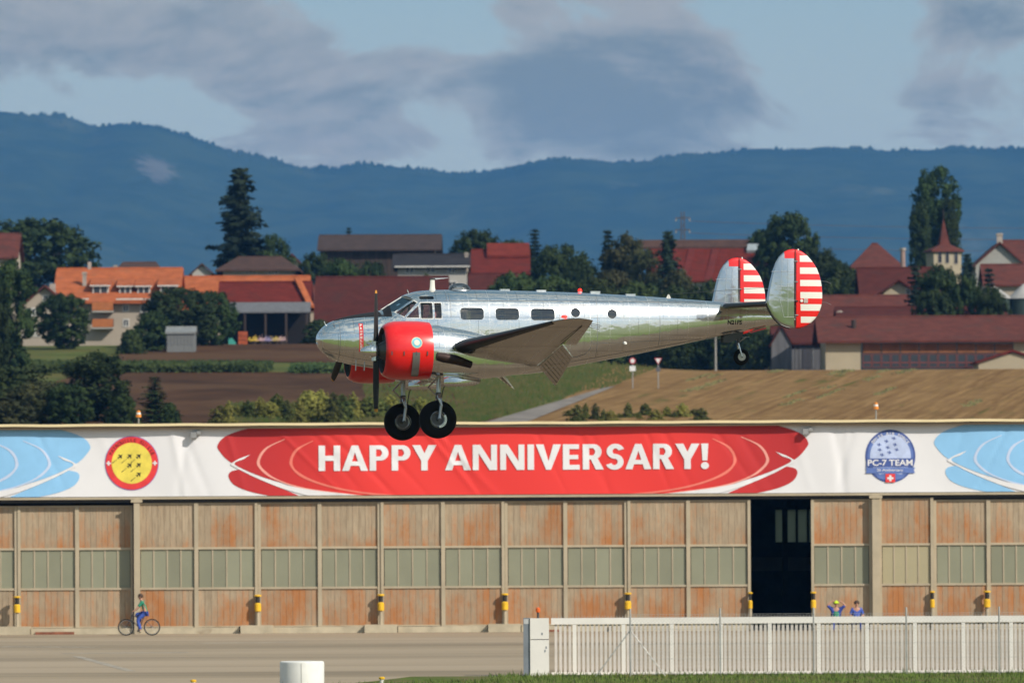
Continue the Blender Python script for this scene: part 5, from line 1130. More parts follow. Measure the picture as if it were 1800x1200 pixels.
# fuselage profile read from the photograph: px, top, bottom, half width (m)
FUS = [(555.0, 597, 597, .0), (557, 589, 605, .12), (562, 580.5, 613.5, .21), (572, 571, 623, .29), (586, 563.5, 631, .36), (605, 557.5, 638, .43), (630, 552.5, 643.5, .50), (655, 548.7, 647, .56), (668, 546, 648.5, .585), (680, 538, 650, .605), (692, 529.5, 651, .62),
       (705, 521, 652, .635), (718, 515.5, 653, .65), (735, 511.8, 654.5, .66), (760, 510, 656, .68), (800, 509.3, 658, .70), (850, 509.8, 659.5, .70), (900, 511, 659, .70), (950, 512.3, 654.5, .69), (1000, 514, 645, .665), (1045, 516, 636.5, .63), (1100, 519, 626, .575), (1170, 523.5, 611.5, .49), (1238, 528.5, 596.5, .395), (1290, 533, 585.5, .31), (1340, 540, 575, .22), (1372, 549, 568.5, .14), (1392, 557, 565, .04)]
_px = [LX(a, 597, 0) for a, *_ in FUS]; _px[0] = 0
F_top = pchip(_px, [L(a, t, 0).z if i else 0 for i, (a, t, b, w) in enumerate(FUS)]); F_bot = pchip(_px, [L(a, b, 0).z if i else 0 for i, (a, t, b, w) in enumerate(FUS)]); F_w = pchip(_px, [w for *_, w in FUS])
XE = _px[-1]
def F_n(x): return 2.0 + .55*sstep(.2, 2.2, x) - .35*sstep(6, 9.5, x)
def ringf(x, n=72, inset=0.0, floor=0.0):
    zt, zb, w, e = F_top(x)-inset, F_bot(x)+inset+floor, max(F_w(x)-inset, .002), F_n(x); zc, h = (zt+zb)/2, max((zt-zb)/2, .002); o = []
    for k in range(n):
        a = 2*math.pi*k/n; c, s = math.cos(a), math.sin(a); o.append((x, math.copysign(abs(c)**(2/e), c)*w, zc+math.copysign(abs(s)**(2/e), s)*h))
    return o
def surf(x, z):
    zt, zb, w, e = F_top(x), F_bot(x), F_w(x), F_n(x); t = min(abs(z-(zt+zb)/2)/max((zt-zb)/2, .01), 1); return w*(1-t**e)**(1/e)
def fnormal(x, y, z):
    zt, zb, w, e = F_top(x), F_bot(x), max(F_w(x), .01), F_n(x)
    def fn(x, y, z):
        zt, zb, w, e = F_top(x), F_bot(x), max(F_w(x), .003), F_n(x); h = max((zt-zb)/2, .003); return abs(y/w)**e + abs((z-(zt+zb)/2)/h)**e
    d = .004; g = Vector((fn(x+d, y, z)-fn(x-d, y, z), fn(x, y+d, z)-fn(x, y-d, z), fn(x, y, z+d)-fn(x, y, z-d)))
    return g.normalized() if g.length > 1e-6 else Vector((-1, 0, 0)), fn(x, y, z)
def rrect(x0, x1, y0, y1, r, n=5):
    o = []
    for cx, cy, a0 in ((x1-r, y0+r, -90), (x1-r, y1-r, 0), (x0+r, y1-r, 90), (x0+r, y0+r, 180)):
        for k in range(n+1): a = R(a0+90*k/n); o.append((cx+r*math.cos(a), cy+r*math.sin(a)))
    return o
def circ(cx, cy, r, n=24): return [(cx+r*math.cos(2*math.pi*k/n), cy+r*math.sin(2*math.pi*k/n)) for k in range(n)]
CABIN_W = [rrect(808, 849, 541, 562, 6), rrect(870, 911, 541.6, 562.4, 6), rrect(932, 974, 542.5, 563, 6), circ(1011, 549.5, 8.2), circ(1076, 551.5, 8.3)]
COCK_W = [[(697.5, 549), (729, 528.8), (734, 531.5), (711, 556.5)], [(714, 558), (735.8, 537), (736, 558.5)], rrect(739.5, 760, 532, 559.5, 1.2, 2), rrect(763.5, 775.5, 532.5, 559.5, 1.2, 2), rrect(739.5, 764.5, 520.5, 525.8, 2, 3)]
WSH = [(670.5, 544.6, -.03), (706.5, 521.8, -.03), (727, 527.8, -.44), (693.5, 549.2, -.47)]
def build_fuselage():
    xs = [0, .006, .014, .03, .05, .08, .12, .17, .23, .3, .4, .5, .65, .8] + [.95+.15*i for i in range(6)]
    while xs[-1] < XE-.11: xs.append(xs[-1]+.11)
    xs.append(XE)
    g = G(); rings = [ringf(x) for x in xs]; g.loft(rings)
    fo = g.build('fuselage', M_al, None); fo.data.materials.append(M_int)
    cut = []
    xi = [1.32+.16*i for i in range(32)]
    cav = G().loft([ringf(x, 48, .045, .35) for x in xi]).build('cut', M_int); cut.append(cav)
    for grp in (CABIN_W, COCK_W):
        for w in grp:
            for s in (-1, 1):
                pts = [L(a, b, -.6) for a, b in w]; gg = G().prism([(p.x, s*.30, p.z) for p in pts], (0, s*.9, 0)); cut.append(gg.build('cut', M_int))
    for s in (-1, 1):
        pts = [L(a, b, y) for a, b, y in WSH]; pts = [Vector((p.x, -s*p.y if s > 0 else p.y, p.z)) for p in pts]; n = (pts[1]-pts[0]).cross(pts[2]-pts[0]).normalized(); n = n if n.z > 0 else -n
        cut.append(G().prism([p-n*.16 for p in pts], n*.40).build('cut', M_int))
    for c in cut:
        md = fo.modifiers.new('b', 'BOOLEAN'); md.operation = 'DIFFERENCE'; md.object = c; md.solver = 'EXACT'
    me = evaluated(fo); fo.modifiers.clear(); old = fo.data; fo.data = me; me.name = 'fuselage'
    for c in cut: bpy.data.objects.remove(c)
    me.materials.clear(); me.materials.append(M_al); me.materials.append(M_int)
    nor = []; onout = []
    for v in me.vertices:
        n, f = fnormal(*v.co); onout.append(f > .965); nor.append(n)
    loopn = [None]*len(me.loops)
    for p in me.polygons:
        out = all(onout[i] for i in p.vertices) and p.normal.dot(sum((nor[i] for i in p.vertices), Vector())) > .3
        p.material_index = 0 if out else 1; p.use_smooth = True
        for li in p.loop_indices: loopn[li] = nor[me.loops[li].vertex_index] if out else p.normal.copy()
    me.normals_split_custom_set(loopn)
    fo.parent = AP
    # glazing, window rims
    def pane(w, m, name, parent, s, inset=.018):
        pts = [L(a, b, -.6) for a, b in w]; c = Vector((sum(p.x for p in pts)/len(pts), 0, sum(p.z for p in pts)/len(pts)))
        v = [(c.x, s*(surf(c.x, c.z)-inset), c.z)]
        for rr in (.5, 1.03):
            for p in pts: x, z = c.x+(p.x-c.x)*rr, c.z+(p.z-c.z)*rr; v.append((x, s*(surf(x, z)-inset), z))
        n = len(pts); f = [(0, 1+i, 1+(i+1) % n) for i in range(n)] + [(1+i, 1+n+i, 1+n+(i+1) % n, 1+(i+1) % n) for i in range(n)]
        G().add(v, f).build(name, m, parent, 'all')
        return pts, c
    def rim(pts, c, s, wd, parent, m, off=.006):
        n = len(pts); v = []
        for rr, o_ in ((0, -.02), (0, off), (wd, off), (wd*1.1, -.004)):
            for p in pts:
                d = Vector((p.x-c.x, 0, p.z-c.z)); d = d+d.normalized()*rr; x, z = c.x+d.x, c.z+d.z; v.append((x, s*(surf(x, z)+o_), z))
        G().add(v, [(k*n+i, k*n+(i+1) % n, (k+1)*n+(i+1) % n, (k+1)*n+i) for k in range(3) for i in range(n)]).build('window_rim', m, parent, True)
    for s in (-1, 1):
        for w in CABIN_W: p, c = pane(w, G_win, 'window_pane', fo, s); rim(p, c, s, .014, fo, M_al2)
        for i, w in enumerate(COCK_W): p, c = pane(w, G_cock if i < 4 else glass('dark_glass', (.05, .05, .06), .05), 'cockpit_pane', fo, s); rim(p, c, s, .02, fo, mat('frame_white', (.72, .72, .70), .4)) if i < 4 else None
        pts = [L(a, b, y) for a, b, y in WSH]; pts = [Vector((p.x, s*abs(p.y), p.z)) for p in pts]
        G().prism(pts, (0, 0, .006)).build('windscreen_pane', glass('windscreen_glass', (.45, .52, .56), .22), fo)
        for a, b in ((0, 1), (1, 2), (2, 3), (3, 0)): G().tube([pts[a], pts[b]], .016, 6).build('windscreen_frame', MATS['frame_white'], fo)
    # anti-glare panel on the nose
    lim = pchip([LX(p, 560, 0) for p in (584, 600, 625, 650, 683)], [L(p, q, -.35).z for p, q in ((584, 563.8), (600, 560.2), (625, 557.4), (650, 556.4), (683, 556.2))])
    x0, x1 = LX(586, 560, 0), LX(681, 560, 0); v = []; n = 20; m_ = 30
    for i in range(m_+1):
        x = x0+(x1-x0)*i/m_; zl = min(lim(x), F_top(x)-.004); xx = x
        for k in range(n+1):
            u = -1+2*k/n; zc, h = (F_top(x)+F_bot(x))/2, (F_top(x)-F_bot(x))/2; tz = min((zl-zc)/h, .999); e = F_n(x)
            al = math.asin(tz**(e/2)); a = math.pi/2 - u*(math.pi/2-al); c, s = math.cos(a), math.sin(a)
            v.append((x, math.copysign(abs(c)**(2/e), c)*(F_w(x)+.005), zc+abs(s)**(2/e)*(h+.005)))
    G().add(v, [(i*(n+1)+k, i*(n+1)+k+1, (i+1)*(n+1)+k+1, (i+1)*(n+1)+k) for i in range(m_) for k in range(n)]).build('antiglare_panel', mat('antiglare', (.014, .014, .017), .6), fo, 'all')
    # propeller warning strip with lettering
    def decal(name, px0, px1, py0, py1, m, off, s=-1):
        nx, nz = 4, 20; v = []
        for j in range(nz+1):
            for i in range(nx+1):
                p = L(px0+(px1-px0)*i/nx, py0+(py1-py0)*j/nz, -.5); v.append((p.x, s*(surf(p.x, p.z)+off), p.z))
        return G().add(v, [(j*(nx+1)+i, j*(nx+1)+i+1, (j+1)*(nx+1)+i+1, (j+1)*(nx+1)+i) for j in range(nz) for i in range(nx)]).build(name, m, fo, 'all')
    def decal_text(name, s_, pxc, pyc, hpx, m, off, wpx=None):
        v, f = text_mesh(s_, 1, .03); xs_ = [q[0] for q in v]; ys = [q[1] for q in v]; a, b, c, d = min(xs_), max(xs_), min(ys), max(ys); wpx = wpx or (b-a)/(d-c)*hpx; o = []
        for q in v:
            p = L(pxc+((q[0]-a)/(b-a)-.5)*wpx, pyc-((q[1]-c)/(d-c)-.5)*hpx, -.5); o.append((p.x, -(surf(p.x, p.z)+off), p.z))
        G().add(o, f).build(name, m, fo)
    decal('warning_strip', 632, 639, 568, 618, mat('decal_red', (.62, .02, .03), .35, coat=.4), .005)
    for i, ch in enumerate('PROPELLER'): decal_text('warning_letter', ch, 635.5, 571.3+5.45*i, 4.0, M_wht, .008, 3.6)
    decal_text('registration', 'N21FS', 1295.5, 566, 8, M_blk, .006, 26)
    # passenger door outline and belly seams as raised strips
    def strip(pts, m, w=.008, off=.003):
        v = []
        for i, (a, b) in enumerate(pts):
            p = L(a, b, -.5); q = L(*pts[min(i+1, len(pts)-1)], -.5); o_ = L(*pts[max(i-1, 0)], -.5); d = Vector((q.x-o_.x, 0, q.z-o_.z)).normalized(); n_ = Vector((-d.z, 0, d.x))*w
            for s in (-1, 1): x, z = p.x+n_.x*s, p.z+n_.z*s; v.append((x, -(surf(x, z)+off), z))
        return G().add(v, [(2*i, 2*i+1, 2*i+3, 2*i+2) for i in range(len(pts)-1)]).build('panel_seam', m, fo)
    sm = mat('seam_metal', (.34, .34, .35), .4, .8)  # grey metal for the seam strips
    strip([(983, 535), (981, 545)]+[(981, 545+k*8) for k in range(1, 10)]+[(985, 624), (992, 628), (1015, 627), (1028, 622), (1037, 612), (1038, 600), (1037, 570), (1036, 545), (1030, 536), (983, 535)], sm, .007)
    for px, a, b in ((600, 561, 634), (790, 512, 560), (1048, 518, 634), (1160, 524, 611), (785, 512, 530)): strip([(px, a+2+(b-a-4)*k/24) for k in range(25)], sm, .005)
    strip([(x, 528+(x-780)*.004) for x in range(780, 1250, 15)], MATS['gear_steel'], .006); strip([(x, 636-(x-1003)*.172) for x in range(1005, 1340, 12)], sm, .005); strip([(x, 604-(x-1040)*.045) for x in range(1040, 1330, 12)], sm, .004)
    # polished rub strip round the chin
    strip([(563, 601), (566, 606), (572, 612), (581, 618), (600, 624), (625, 630), (650, 634.5), (668, 637)], mat('chrome', (.9, .9, .9), .05, 1), .007, .012)
    # roof fittings
    p = L(760, 511, 0); q = L(760, 491, 0); mast = G().loft([[(c.x+math.cos(a)*.055*f, math.sin(a)*.02*f, c.z) for a in (2*math.pi*k/12 for k in range(12))] for c, f in ((p-Vector((0, 0, .02)), 1.35), (p.lerp(q, .3), 1), (q, .85))]).build('antenna_mast', M_wht, fo, True)
    q2 = L(788, 488.5, 0); G().tube([(q.x-.05, 0, q.z+.01), (q.x+.06, 0, q.z+.012), (q2.x, 0, q2.z)], [.012, .02, .006], 6).build('antenna_blade', M_steel, mast); G().box(q.x-.055, q.x+.055, -.03, .03, q.z, q.z+.02).build('mast_cap', M_blk, mast)
    c = L(808, 509.6, 0); dm = []
    for k in range(9): a = math.pi/2*k/8; dm.append((math.sin(a)*.155, math.cos(a)*.235))
    dm[-1] = (.155, .004); G().lathe([(h-.012, r) for h, r in dm], (c.x, 0, c.z), 'z', 28).build('astrodome', G_dome, fo, 'all'); G().lathe([(-.03, .255), (.008, .245), (.010, .228), (-.03, .225)], (c.x, 0, c.z-.012), 'z', 28).build('dome_ring', M_al2, fo, True)
    c = L(1019.5, 514, 0); G().lathe([(-.02, .05), (.02, .05)], (c.x, 0, c.z), 'z', 14).build('beacon_base', M_al2, fo); G().lathe([(.021, .042), (.05, .042), (.075, .025), (.085, .005)], (c.x, 0, c.z), 'z', 14).build('beacon_lens', emit('beacon_red', (1, .015, .008), 3), fo, True)
    for px, py, h in ((887, 511, .035), (951, 512.5, .035), (1046, 516, .05), (1108, 519, .03)): c = L(px, py, 0); G().box(c.x-.10, c.x+.10, -.05, .05, c.z-.02, c.z+h).build('roof_fitting', M_al2, fo)
    c = L(1175, 524, 0); G().loft([[(c.x-.06, -.01, c.z-.02), (c.x+.06, -.01, c.z-.02), (c.x+.06, .01, c.z-.02), (c.x-.06, .01, c.z-.02)], [(c.x-.01, -.006, c.z+.08), (c.x+.015, -.006, c.z+.08), (c.x+.015, .006, c.z+.08), (c.x-.01, .006, c.z+.08)]]).build('aerial_post', M_wht, fo)
    a = c+Vector((0, 0, .08)); b = L(1205, 498, -.0); G().tube([a, L(1352, 505, -2.4)], .004, 4).build('aerial_wire', M_dkst, fo)
    for px, py in ((718, 514), (572, 570), (589, 574)): c = L(px, py, 0 if px != 589 else -.3); G().tube([(c.x, c.y if px != 589 else -surf(c.x, c.z), c.z-.01), (c.x-.03, c.y if px != 589 else -surf(c.x, c.z)-.02, c.z+.06)], .010, 6).build('probe', M_al2, fo)
    c = L(1098, 605, -.5); G().lathe([(0, .04), (.03, .04), (.05, .02)], (c.x, -surf(c.x, c.z)-.02, c.z), 'z', 10).build('static_knob', M_wht, fo)
    for px in (626, 641): c = L(px, 641, -.3); G().tube([(c.x, -.3, c.z+.1), (c.x-.01, -.3, c.z-.12)], .012, 6).build('belly_aerial', M_steel, fo)
    return fo
FU = build_fuselage()

# wings
def af(x, t): return 5*t*(.2969*math.sqrt(max(x, 0))-.126*x-.3516*x*x+.2843*x**3-.1036*x**4)
def section(y, xle, zle, c, inc, t, xcut=1.0, n=14):
    up, lo = [], []
    for k in range(n+1):
        x = xcut*(1-math.cos(math.pi*k/n))/2; cam = .022*(1-((x-.3)/.7)**2) if x > .3 else .022*(1-((x-.3)/.3)**2)
        up.append((x, cam+af(x, t))); lo.append((x, cam-af(x, t)))
    ci, si = math.cos(inc), math.sin(inc); pts = up[::-1]+lo[1:]
    return [(xle+c*(a*ci+b*si), y, zle+c*(-a*si+b*ci)) for a, b in pts]
LE0 = L(784, 612, -2.1); LE1 = L(986, 561.5, -6.6); TE1 = L(1013, 606, -4.5); TE2 = L(1041, 567, -6.95)
def wing_at(y):
    """leading edge, trailing edge on the near wing at span station y (positive)"""
    f = (y-2.1)/(6.6-2.1); sx = (TE2.x-TE1.x)/(6.95-4.5); sz = (TE2.z-TE1.z)/(6.95-4.5)
    if y >= 2.1: le = (LE0.x+(LE1.x-LE0.x)*f, LE0.z+(LE1.z-LE0.z)*f); te = (TE1.x+sx*(y-4.5), TE1.z+sz*(y-4.5))
    else: le = (LE0.x-.05*(2.1-y), LE0.z-.01*(2.1-y)); te = (TE1.x+sx*(2.1-4.5), TE1.z+sz*(2.1-4.5))
    return le, te
def build_wings():
    FH = .80
    for s in (-1, 1):
        def sec(y, cut=1.0, shrink=1.0, tmul=1.0):
            (lx, lz), (tx, tz) = wing_at(y); c = math.hypot(tx-lx, lz-tz); inc = math.atan2(lz-tz, tx-lx); t = (.17-.05*min(max((y-2)/5, 0), 1))*tmul
            if shrink < 1: lx += c*(1-shrink)*.93; lz -= c*(1-shrink)*.93*math.sin(inc); c *= shrink
            return section(s*y, lx, lz, c, inc, t, cut)
        w = G().loft([sec(y, FH) for y in (1.99, 2.6, 3.2, 4.48)]).build('wing', M_wing, AP, 50)
        G().loft([sec(y) for y in (.35, 1.0, 1.98)]).build('centre_section', M_wing, w, 50)
        G().loft([sec(y) for y in (4.485, 5.2, 5.8, 6.4)]+[sec(6.65, 1, .95, .95), sec(6.85, 1, .84, .9), sec(7.0, 1, .66, .8), sec(7.1, 1, .42, .7), sec(7.15, 1, .18, .6)]).build('outer_panel', M_wing, w, 50)
        # de-icing boot along the leading edge
        def boot(y, d):
            (lx, lz), (tx, tz) = wing_at(y); c = math.hypot(tx-lx, lz-tz); inc = math.atan2(lz-tz, tx-lx); t = .17-.05*min(max((y-2)/5, 0), 1); o = []
            for k in range(-7, 8):
                x = (k/7)**2*.085; cam = .022*(1-((x-.3)/.3)**2); b = cam+(1 if k <= 0 else -1)*af(x, t); nx = -.006*(1-(abs(k)/7)**2); nz = .005*(1 if k < 0 else -1 if k > 0 else 0)
                a_, b_ = x*c+nx, b*c+nz; o.append((lx+a_*math.cos(inc)+b_*math.sin(inc), s*y, lz-a_*math.sin(inc)+b_*math.cos(inc)))
            return o
        G().loft([boot(y, 0) for y in (2.45, 3.5, 4.5, 5.5, 6.25)], False, False).build('deicing_boot', M_boot, w, 'all')
        # flaps, lowered
        for a, b in ((2.02, 4.46),):
            r = []; de = R(42)
            for y in (a, (a+b)/2, b):
                (lx, lz), (tx, tz) = wing_at(y); c = math.hypot(tx-lx, lz-tz); inc = math.atan2(lz-tz, tx-lx); cx = lx+c*FH*math.cos(inc)*1.01; cz = lz-c*FH*math.sin(inc)-.02*c; fc = c*.23; g_ = inc+de
                prof = [(0, .0), (.06, .05), (.25, .062), (1, .006), (1, -.006), (.3, -.03), (.06, -.035)]
                r.append([(cx+fc*(u*math.cos(g_)+v*math.sin(g_)), s*y, cz+fc*(-u*math.sin(g_)+v*math.cos(g_))) for u, v in prof])
            f = G().loft(r).build('flap', M_wing, w, 30)
            n = 9
            for k in range(1, n):
                y = a+(b-a)*k/n; (lx, lz), (tx, tz) = wing_at(y); c = math.hypot(tx-lx, lz-tz); inc = math.atan2(lz-tz, tx-lx); g_ = inc+de; cx = lx+c*FH*math.cos(inc)*1.01; cz = lz-c*FH*math.sin(inc)-.02*c; fc = c*.23
                q = lambda u, v: Vector((cx+fc*(u*math.cos(g_)+v*math.sin(g_)), s*y, cz+fc*(-u*math.sin(g_)+v*math.cos(g_)))); G().tube([q(.1, -.040), q(.95, -.010)], .006, 4).build('flap_rib', M_wing, f)
        # aileron gap, lights, static wicks
        (lx, lz), (tx, tz) = wing_at(4.6); (l2, z2), (t2, w2) = wing_at(6.5)
        c1, c2 = tx-lx, t2-l2; a = Vector((lx+c1*.76, s*4.6, lz-(lz-tz)*.76-.048*c1)); b = Vector((l2+c2*.76, s*6.5, z2-(z2-w2)*.76-.035*c2)); G().tube([a, b], .009, 4).build('aileron_gap', M_blk, w)
        (lx, lz), _ = wing_at(6.72); G().lathe([(-.06, .004), (-.03, .03), (.03, .035), (.07, .01)], (lx+.02, s*6.62, lz+.045), 'x', 10).build('position_light', emit('nav_red', (1, .04, .03), 1.5) if s < 0 else emit('nav_green', (.03, .8, .2), 1.5), w, True)
        for k in range(3): y = 6.5+.18*k; _, (tx, tz) = wing_at(y); G().tube([(tx-.02, s*y, tz), (tx+.20, s*y, tz-.045)], .005, 4).build('static_wick', M_blk, w)
        for y, f_ in (): (lx, lz), (tx, tz) = wing_at(y); c = tx-lx; G().lathe([(-.012, .12), (.0, .12)], (lx+c*f_, s*y, lz-(lz-tz)*f_-.062*c), 'z', 18).build('access_panel', M_wing, w)
build_wings()

# engines, propellers, landing gear (near and far side mirrored)
EY = 1.89
def build_engine(s):
    c0 = L(671, 616, -EY); c1 = L(753, 616, -EY); ln = c1.x-c0.x; zc = (c0.z+c1.z)/2; cx = c0.x; y = s*EY; Rm = .607
    N = empty('nacelle', (0, 0, 0)); N.parent = AP
    G().lathe([(.18, .30), (.10, .43), (.02, .452), (.004, .468)], (cx, y, zc), 'x', 64, False).build('intake_lining', M_blk, N, True)
    prof = [(.004, .469), (0, .475), (.01, .50), (.05, .535), (.13, .575), (.25, .600), (.45, Rm), (.75, Rm), (ln-.05, .590), (ln, .582), (ln, .55), (ln-.12, .54)]
    G().lathe(prof, (cx, y, zc), 'x', 64, False).build('cowling', M_red, N, 35)
    G().lathe([(ln-.20, .545), (ln-.10, .02)], (cx, y, zc), 'x', 40).build('firewall', M_dkst, N)
    G().lathe([(.14, .31), (.30, .32), (.32, .02)], (cx, y, zc), 'x', 40).build('cowl_plate', M_blk, N)
    G().lathe([(-.10, .08), (-.02, .16), (.06, .20), (.16, .24)], (cx, y, zc), 'x', 28).build('crankcase', mat('engine_grey', (.10, .10, .10), .45, .5), N, True)
    for k in range(9):
        a = 2*math.pi*k/9+.2; d = Vector((0, math.cos(a), math.sin(a))); o = Vector((cx+.15, y, zc)); cy_ = G().tube([o+d*.22, o+d*.46], .075, 10).build('cylinder', M_blk, N)
        G().tube([o+d*.22+Vector((-.08, .03, 0)), o+d*.44+Vector((-.08, .03, 0))], .012, 6).build('pushrod', M_dkst, cy_)
    for f in (.10, .36, .62, .86):  # cowl latches along the seam
        a = R(188) if s < 0 else R(-8); G().box(cx+f*ln-.01, cx+f*ln+.01, y+math.cos(a)*Rm-.012, y+math.cos(a)*Rm+.012, zc-.11, zc-.03).build('latch', M_dkst, N)
    a0, a1 = (R(180), R(232)) if s < 0 else (R(0), R(-52)); v = []
    for k in range(11):
        a = a0+(a1-a0)*k/10
        for f in (.545, .70): rr = Rm+.004+(.02 if k > 8 else 0); v.append((cx+f*ln, y+math.cos(a)*rr, zc-.05+math.sin(a)*rr*.98))
    G().add(v, [(2*k, 2*k+1, 2*k+3, 2*k+2) for k in range(10)]).build('oil_cooler_duct', mat('duct_grey', (.16, .15, .145), .45, .4), N, 'all')
    if True:  # round badge on the outer face
        p = L(733, 602, -EY-.6); r = .115
        for rr, m, of in ((r, mat('badge_gold', (.62, .58, .40), .4), .004), (r*.86, mat('badge_blue', (.16, .52, .62), .4), .007), (r*.5, mat('badge_cream', (.80, .72, .62), .4), .010)):
            v = [(p.x, y+s*math.sqrt(max(Rm**2-(p.z-zc)**2, 0))+s*of, p.z)]; n = 28
            for k in range(n):
                a = 2*math.pi*k/n; x, z = p.x+rr*math.cos(a), p.z+rr*math.sin(a); v.append((x, y+s*(math.sqrt(max((Rm+of)**2-(z-zc)**2, 0))), z))
            G().add(v, [(0, 1+k, 1+(k+1) % n) for k in range(n)]).build('badge', m, N)
    # nacelle body running back over and under the wing
    st = [(748, 571, 662, .53), (765, 571.5, 664, .53), (790, 575, 666, .50), (820, 581, 667, .46), (850, 588, 665.5, .41), (880, 595, 662.5, .34), (910, 603, 657.5, .24), (935, 615, 651, .13), (955, 630, 645, .03)]
    rr = []
    for px, a, b, w in st:
        p, q = L(px, a, -EY), L(px, b, -EY); zc_, h = (p.z+q.z)/2, (p.z-q.z)/2
        rr.append([(p.x, y+math.copysign(abs(math.cos(t))**.85, math.cos(t))*w, zc_+math.copysign(abs(math.sin(t))**.85, math.sin(t))*h) for t in (2*math.pi*k/40 for k in range(40))])
    G().loft(rr).build('nacelle_body', M_al, N, 50)
    # exhaust
    a, b, c = L(768, 626, -EY-.52), L(800, 632, -EY-.55), L(828, 641, -EY-.50); sy = lambda p: Vector((p.x, s*abs(p.y), p.z))
    e = G().tube([sy(a), sy(a.lerp(b, .4)), sy(b), sy(b.lerp(c, .6)), sy(c)], [.085, .105, .10, .085, .075], 14).build('exhaust_pipe', M_exh, N, True); cc = sy(c); dd = (sy(c)-sy(b)).normalized(); G().tube([cc+dd*.001, cc+dd*.006], .062, 14).build('exhaust_mouth', M_blk, e)
    # propeller
    hx0 = LX(661, 617, -EY); hub = empty('propeller', (hx0, y, L(661, 617, -EY).z)); hub.parent = AP; hub.rotation_euler = (0 if s < 0 else R(66), 0, 0)
    G().lathe([(-.33, .012), (-.29, .065), (-.22, .10), (-.13, .118), (-.125, .135), (-.05, .14), (.04, .12), (cx-.1-hx0+.02, .10)], (0, 0, 0), 'x', 24).build('hub_dome', M_al, hub, 30)
    G().tube([(-.02, 0, -.2), (-.02, 0, .2)], .075, 14).build('hub_barrel', M_al2, hub)
    for d in (1, -1):
        r = []; 
        for u, ch, th, tw in ((.15, .10, .09, 62), (.25, .13, .07, 56), (.45, .145, .040, 48), (.75, .155, .030, 42), (1.0, .14, .022, 38), (1.18, .11, .016, 36), (1.25, .07, .012, 35)):
            tw = R(tw)*(1); row = []
            for k in range(12):
                a = 2*math.pi*k/12; q, w = math.cos(a)*ch/2, math.sin(a)*th/2; row.append((q*math.sin(tw)*d+w*math.cos(tw), q*math.cos(tw)-w*math.sin(tw)*d, d*u))
            r.append(row)
        bl = G().loft(r).build('blade', M_blk, hub, True)
        tip = [[(a*1.04, b*1.04, z) for a, b, z in row] for row in (r[-2], r[-1])]; tip[0] = [(a*.9+c_*.1, b*.9+d_*.1, z*.9+w*.1) for (a, b, z), (c_, d_, w) in zip(tip[0], tip[1])]; G().loft(tip).build('blade_tip', mat('tip_yellow', (.55, .25, .03), .5), bl)
    # landing gear
    ax = L(769.5, 737, -EY); top = L(772, 664, -EY); gear = empty('landing_gear', (0, 0, 0)); gear.parent = AP
    V = lambda x, yy, z: (x, s*yy, z)
    x, z = ax.x, ax.z
    W = empty('wheel', V(x, EY, z)); W.parent = gear; rt = .392
    tp = []
    for k in range(28): a = 2*math.pi*k/28; tp.append((math.sin(a)*.135*(abs(math.sin(a))**-.15 if abs(math.sin(a)) > .05 else 1), .268+math.cos(a)*(rt-.268)))
    g = G(); n = 48; rings = []
    for hh, rr_ in tp: rings.append([(math.sin(2*math.pi*k/n)*rr_, hh, math.cos(2*math.pi*k/n)*rr_) for k in range(n)])
    g.loft(rings+[rings[0]], False); g.build('tyre', M_rub, W, 'all')
    G().lathe([(-.09, .165), (-.085, .185), (-.06, .19), (.06, .19), (.085, .185), (.09, .165), (.03, .14), (.02, .05), (-.03, .05), (-.035, .12), (-.05, .15)], (0, 0, 0), 'y', 32, False).build('rim', M_steel, W, 30)
    G().lathe([(-.045, .12), (-.04, .12)], (0, 0, 0), 'y', 24).build('hub_plate', M_dkst, W)
    so = -1 if s < 0 else 1
    for k in range(-4, 5): a = R(-25+k*13); G().box(math.cos(a)*.15-.022, math.cos(a)*.15+.022, so*.095-.012, so*.095+.012, math.sin(a)*.15-.022, math.sin(a)*.15+.022).build('brake_puck', M_al2, W)
    fx = (x+top.x)/2
    G().tube([V(top.x, EY, top.z+.35), V(fx, EY, z+.55)], .045, 12).build('oleo_cylinder', M_steel, gear, True)
    G().tube([V(fx, EY, z+.56), V(fx, EY, z+.43)], .062, 12).build('oleo_collar', M_dkst, gear, True)
    # single curved fork leg on the outer side and its twin
    for o_ in (.17, -.17):
        G().tube([V(fx, EY+o_*.35, z+.50), V(fx-.0, EY+o_*.9, z+.42), V(fx+.02, EY+o_, z+.28), V(x+.01, EY+o_, z+.10), V(x, EY+o_, z)], [.045, .042, .036, .032, .040], 10).build('fork_leg', M_steel, gear, True)
    G().tube([V(x, EY-.21, z), V(x, EY+.21, z)], .03, 10).build('axle', M_dkst, gear)
    for a, b in (((top.x-.02, top.z+.02), (x-.20, z+.66)), ((x-.20, z+.66), (fx-.05, z+.49))):
        for o_ in (-.05, .05): G().tube([V(a[0], EY+o_, a[1]), V(b[0], EY+o_*.6, b[1])], .014, 6).build('torque_link', M_steel, gear)
    G().tube([V(top.x+.12, EY-.06, top.z), V(top.x+.15, EY-.08, z+.75), V(fx+.11, EY-.09, z+.6), V(fx+.08, EY-.1, z+.42), V(x+.1, EY-.1, z+.2)], .010, 6).build('brake_hose', M_blk, gear)
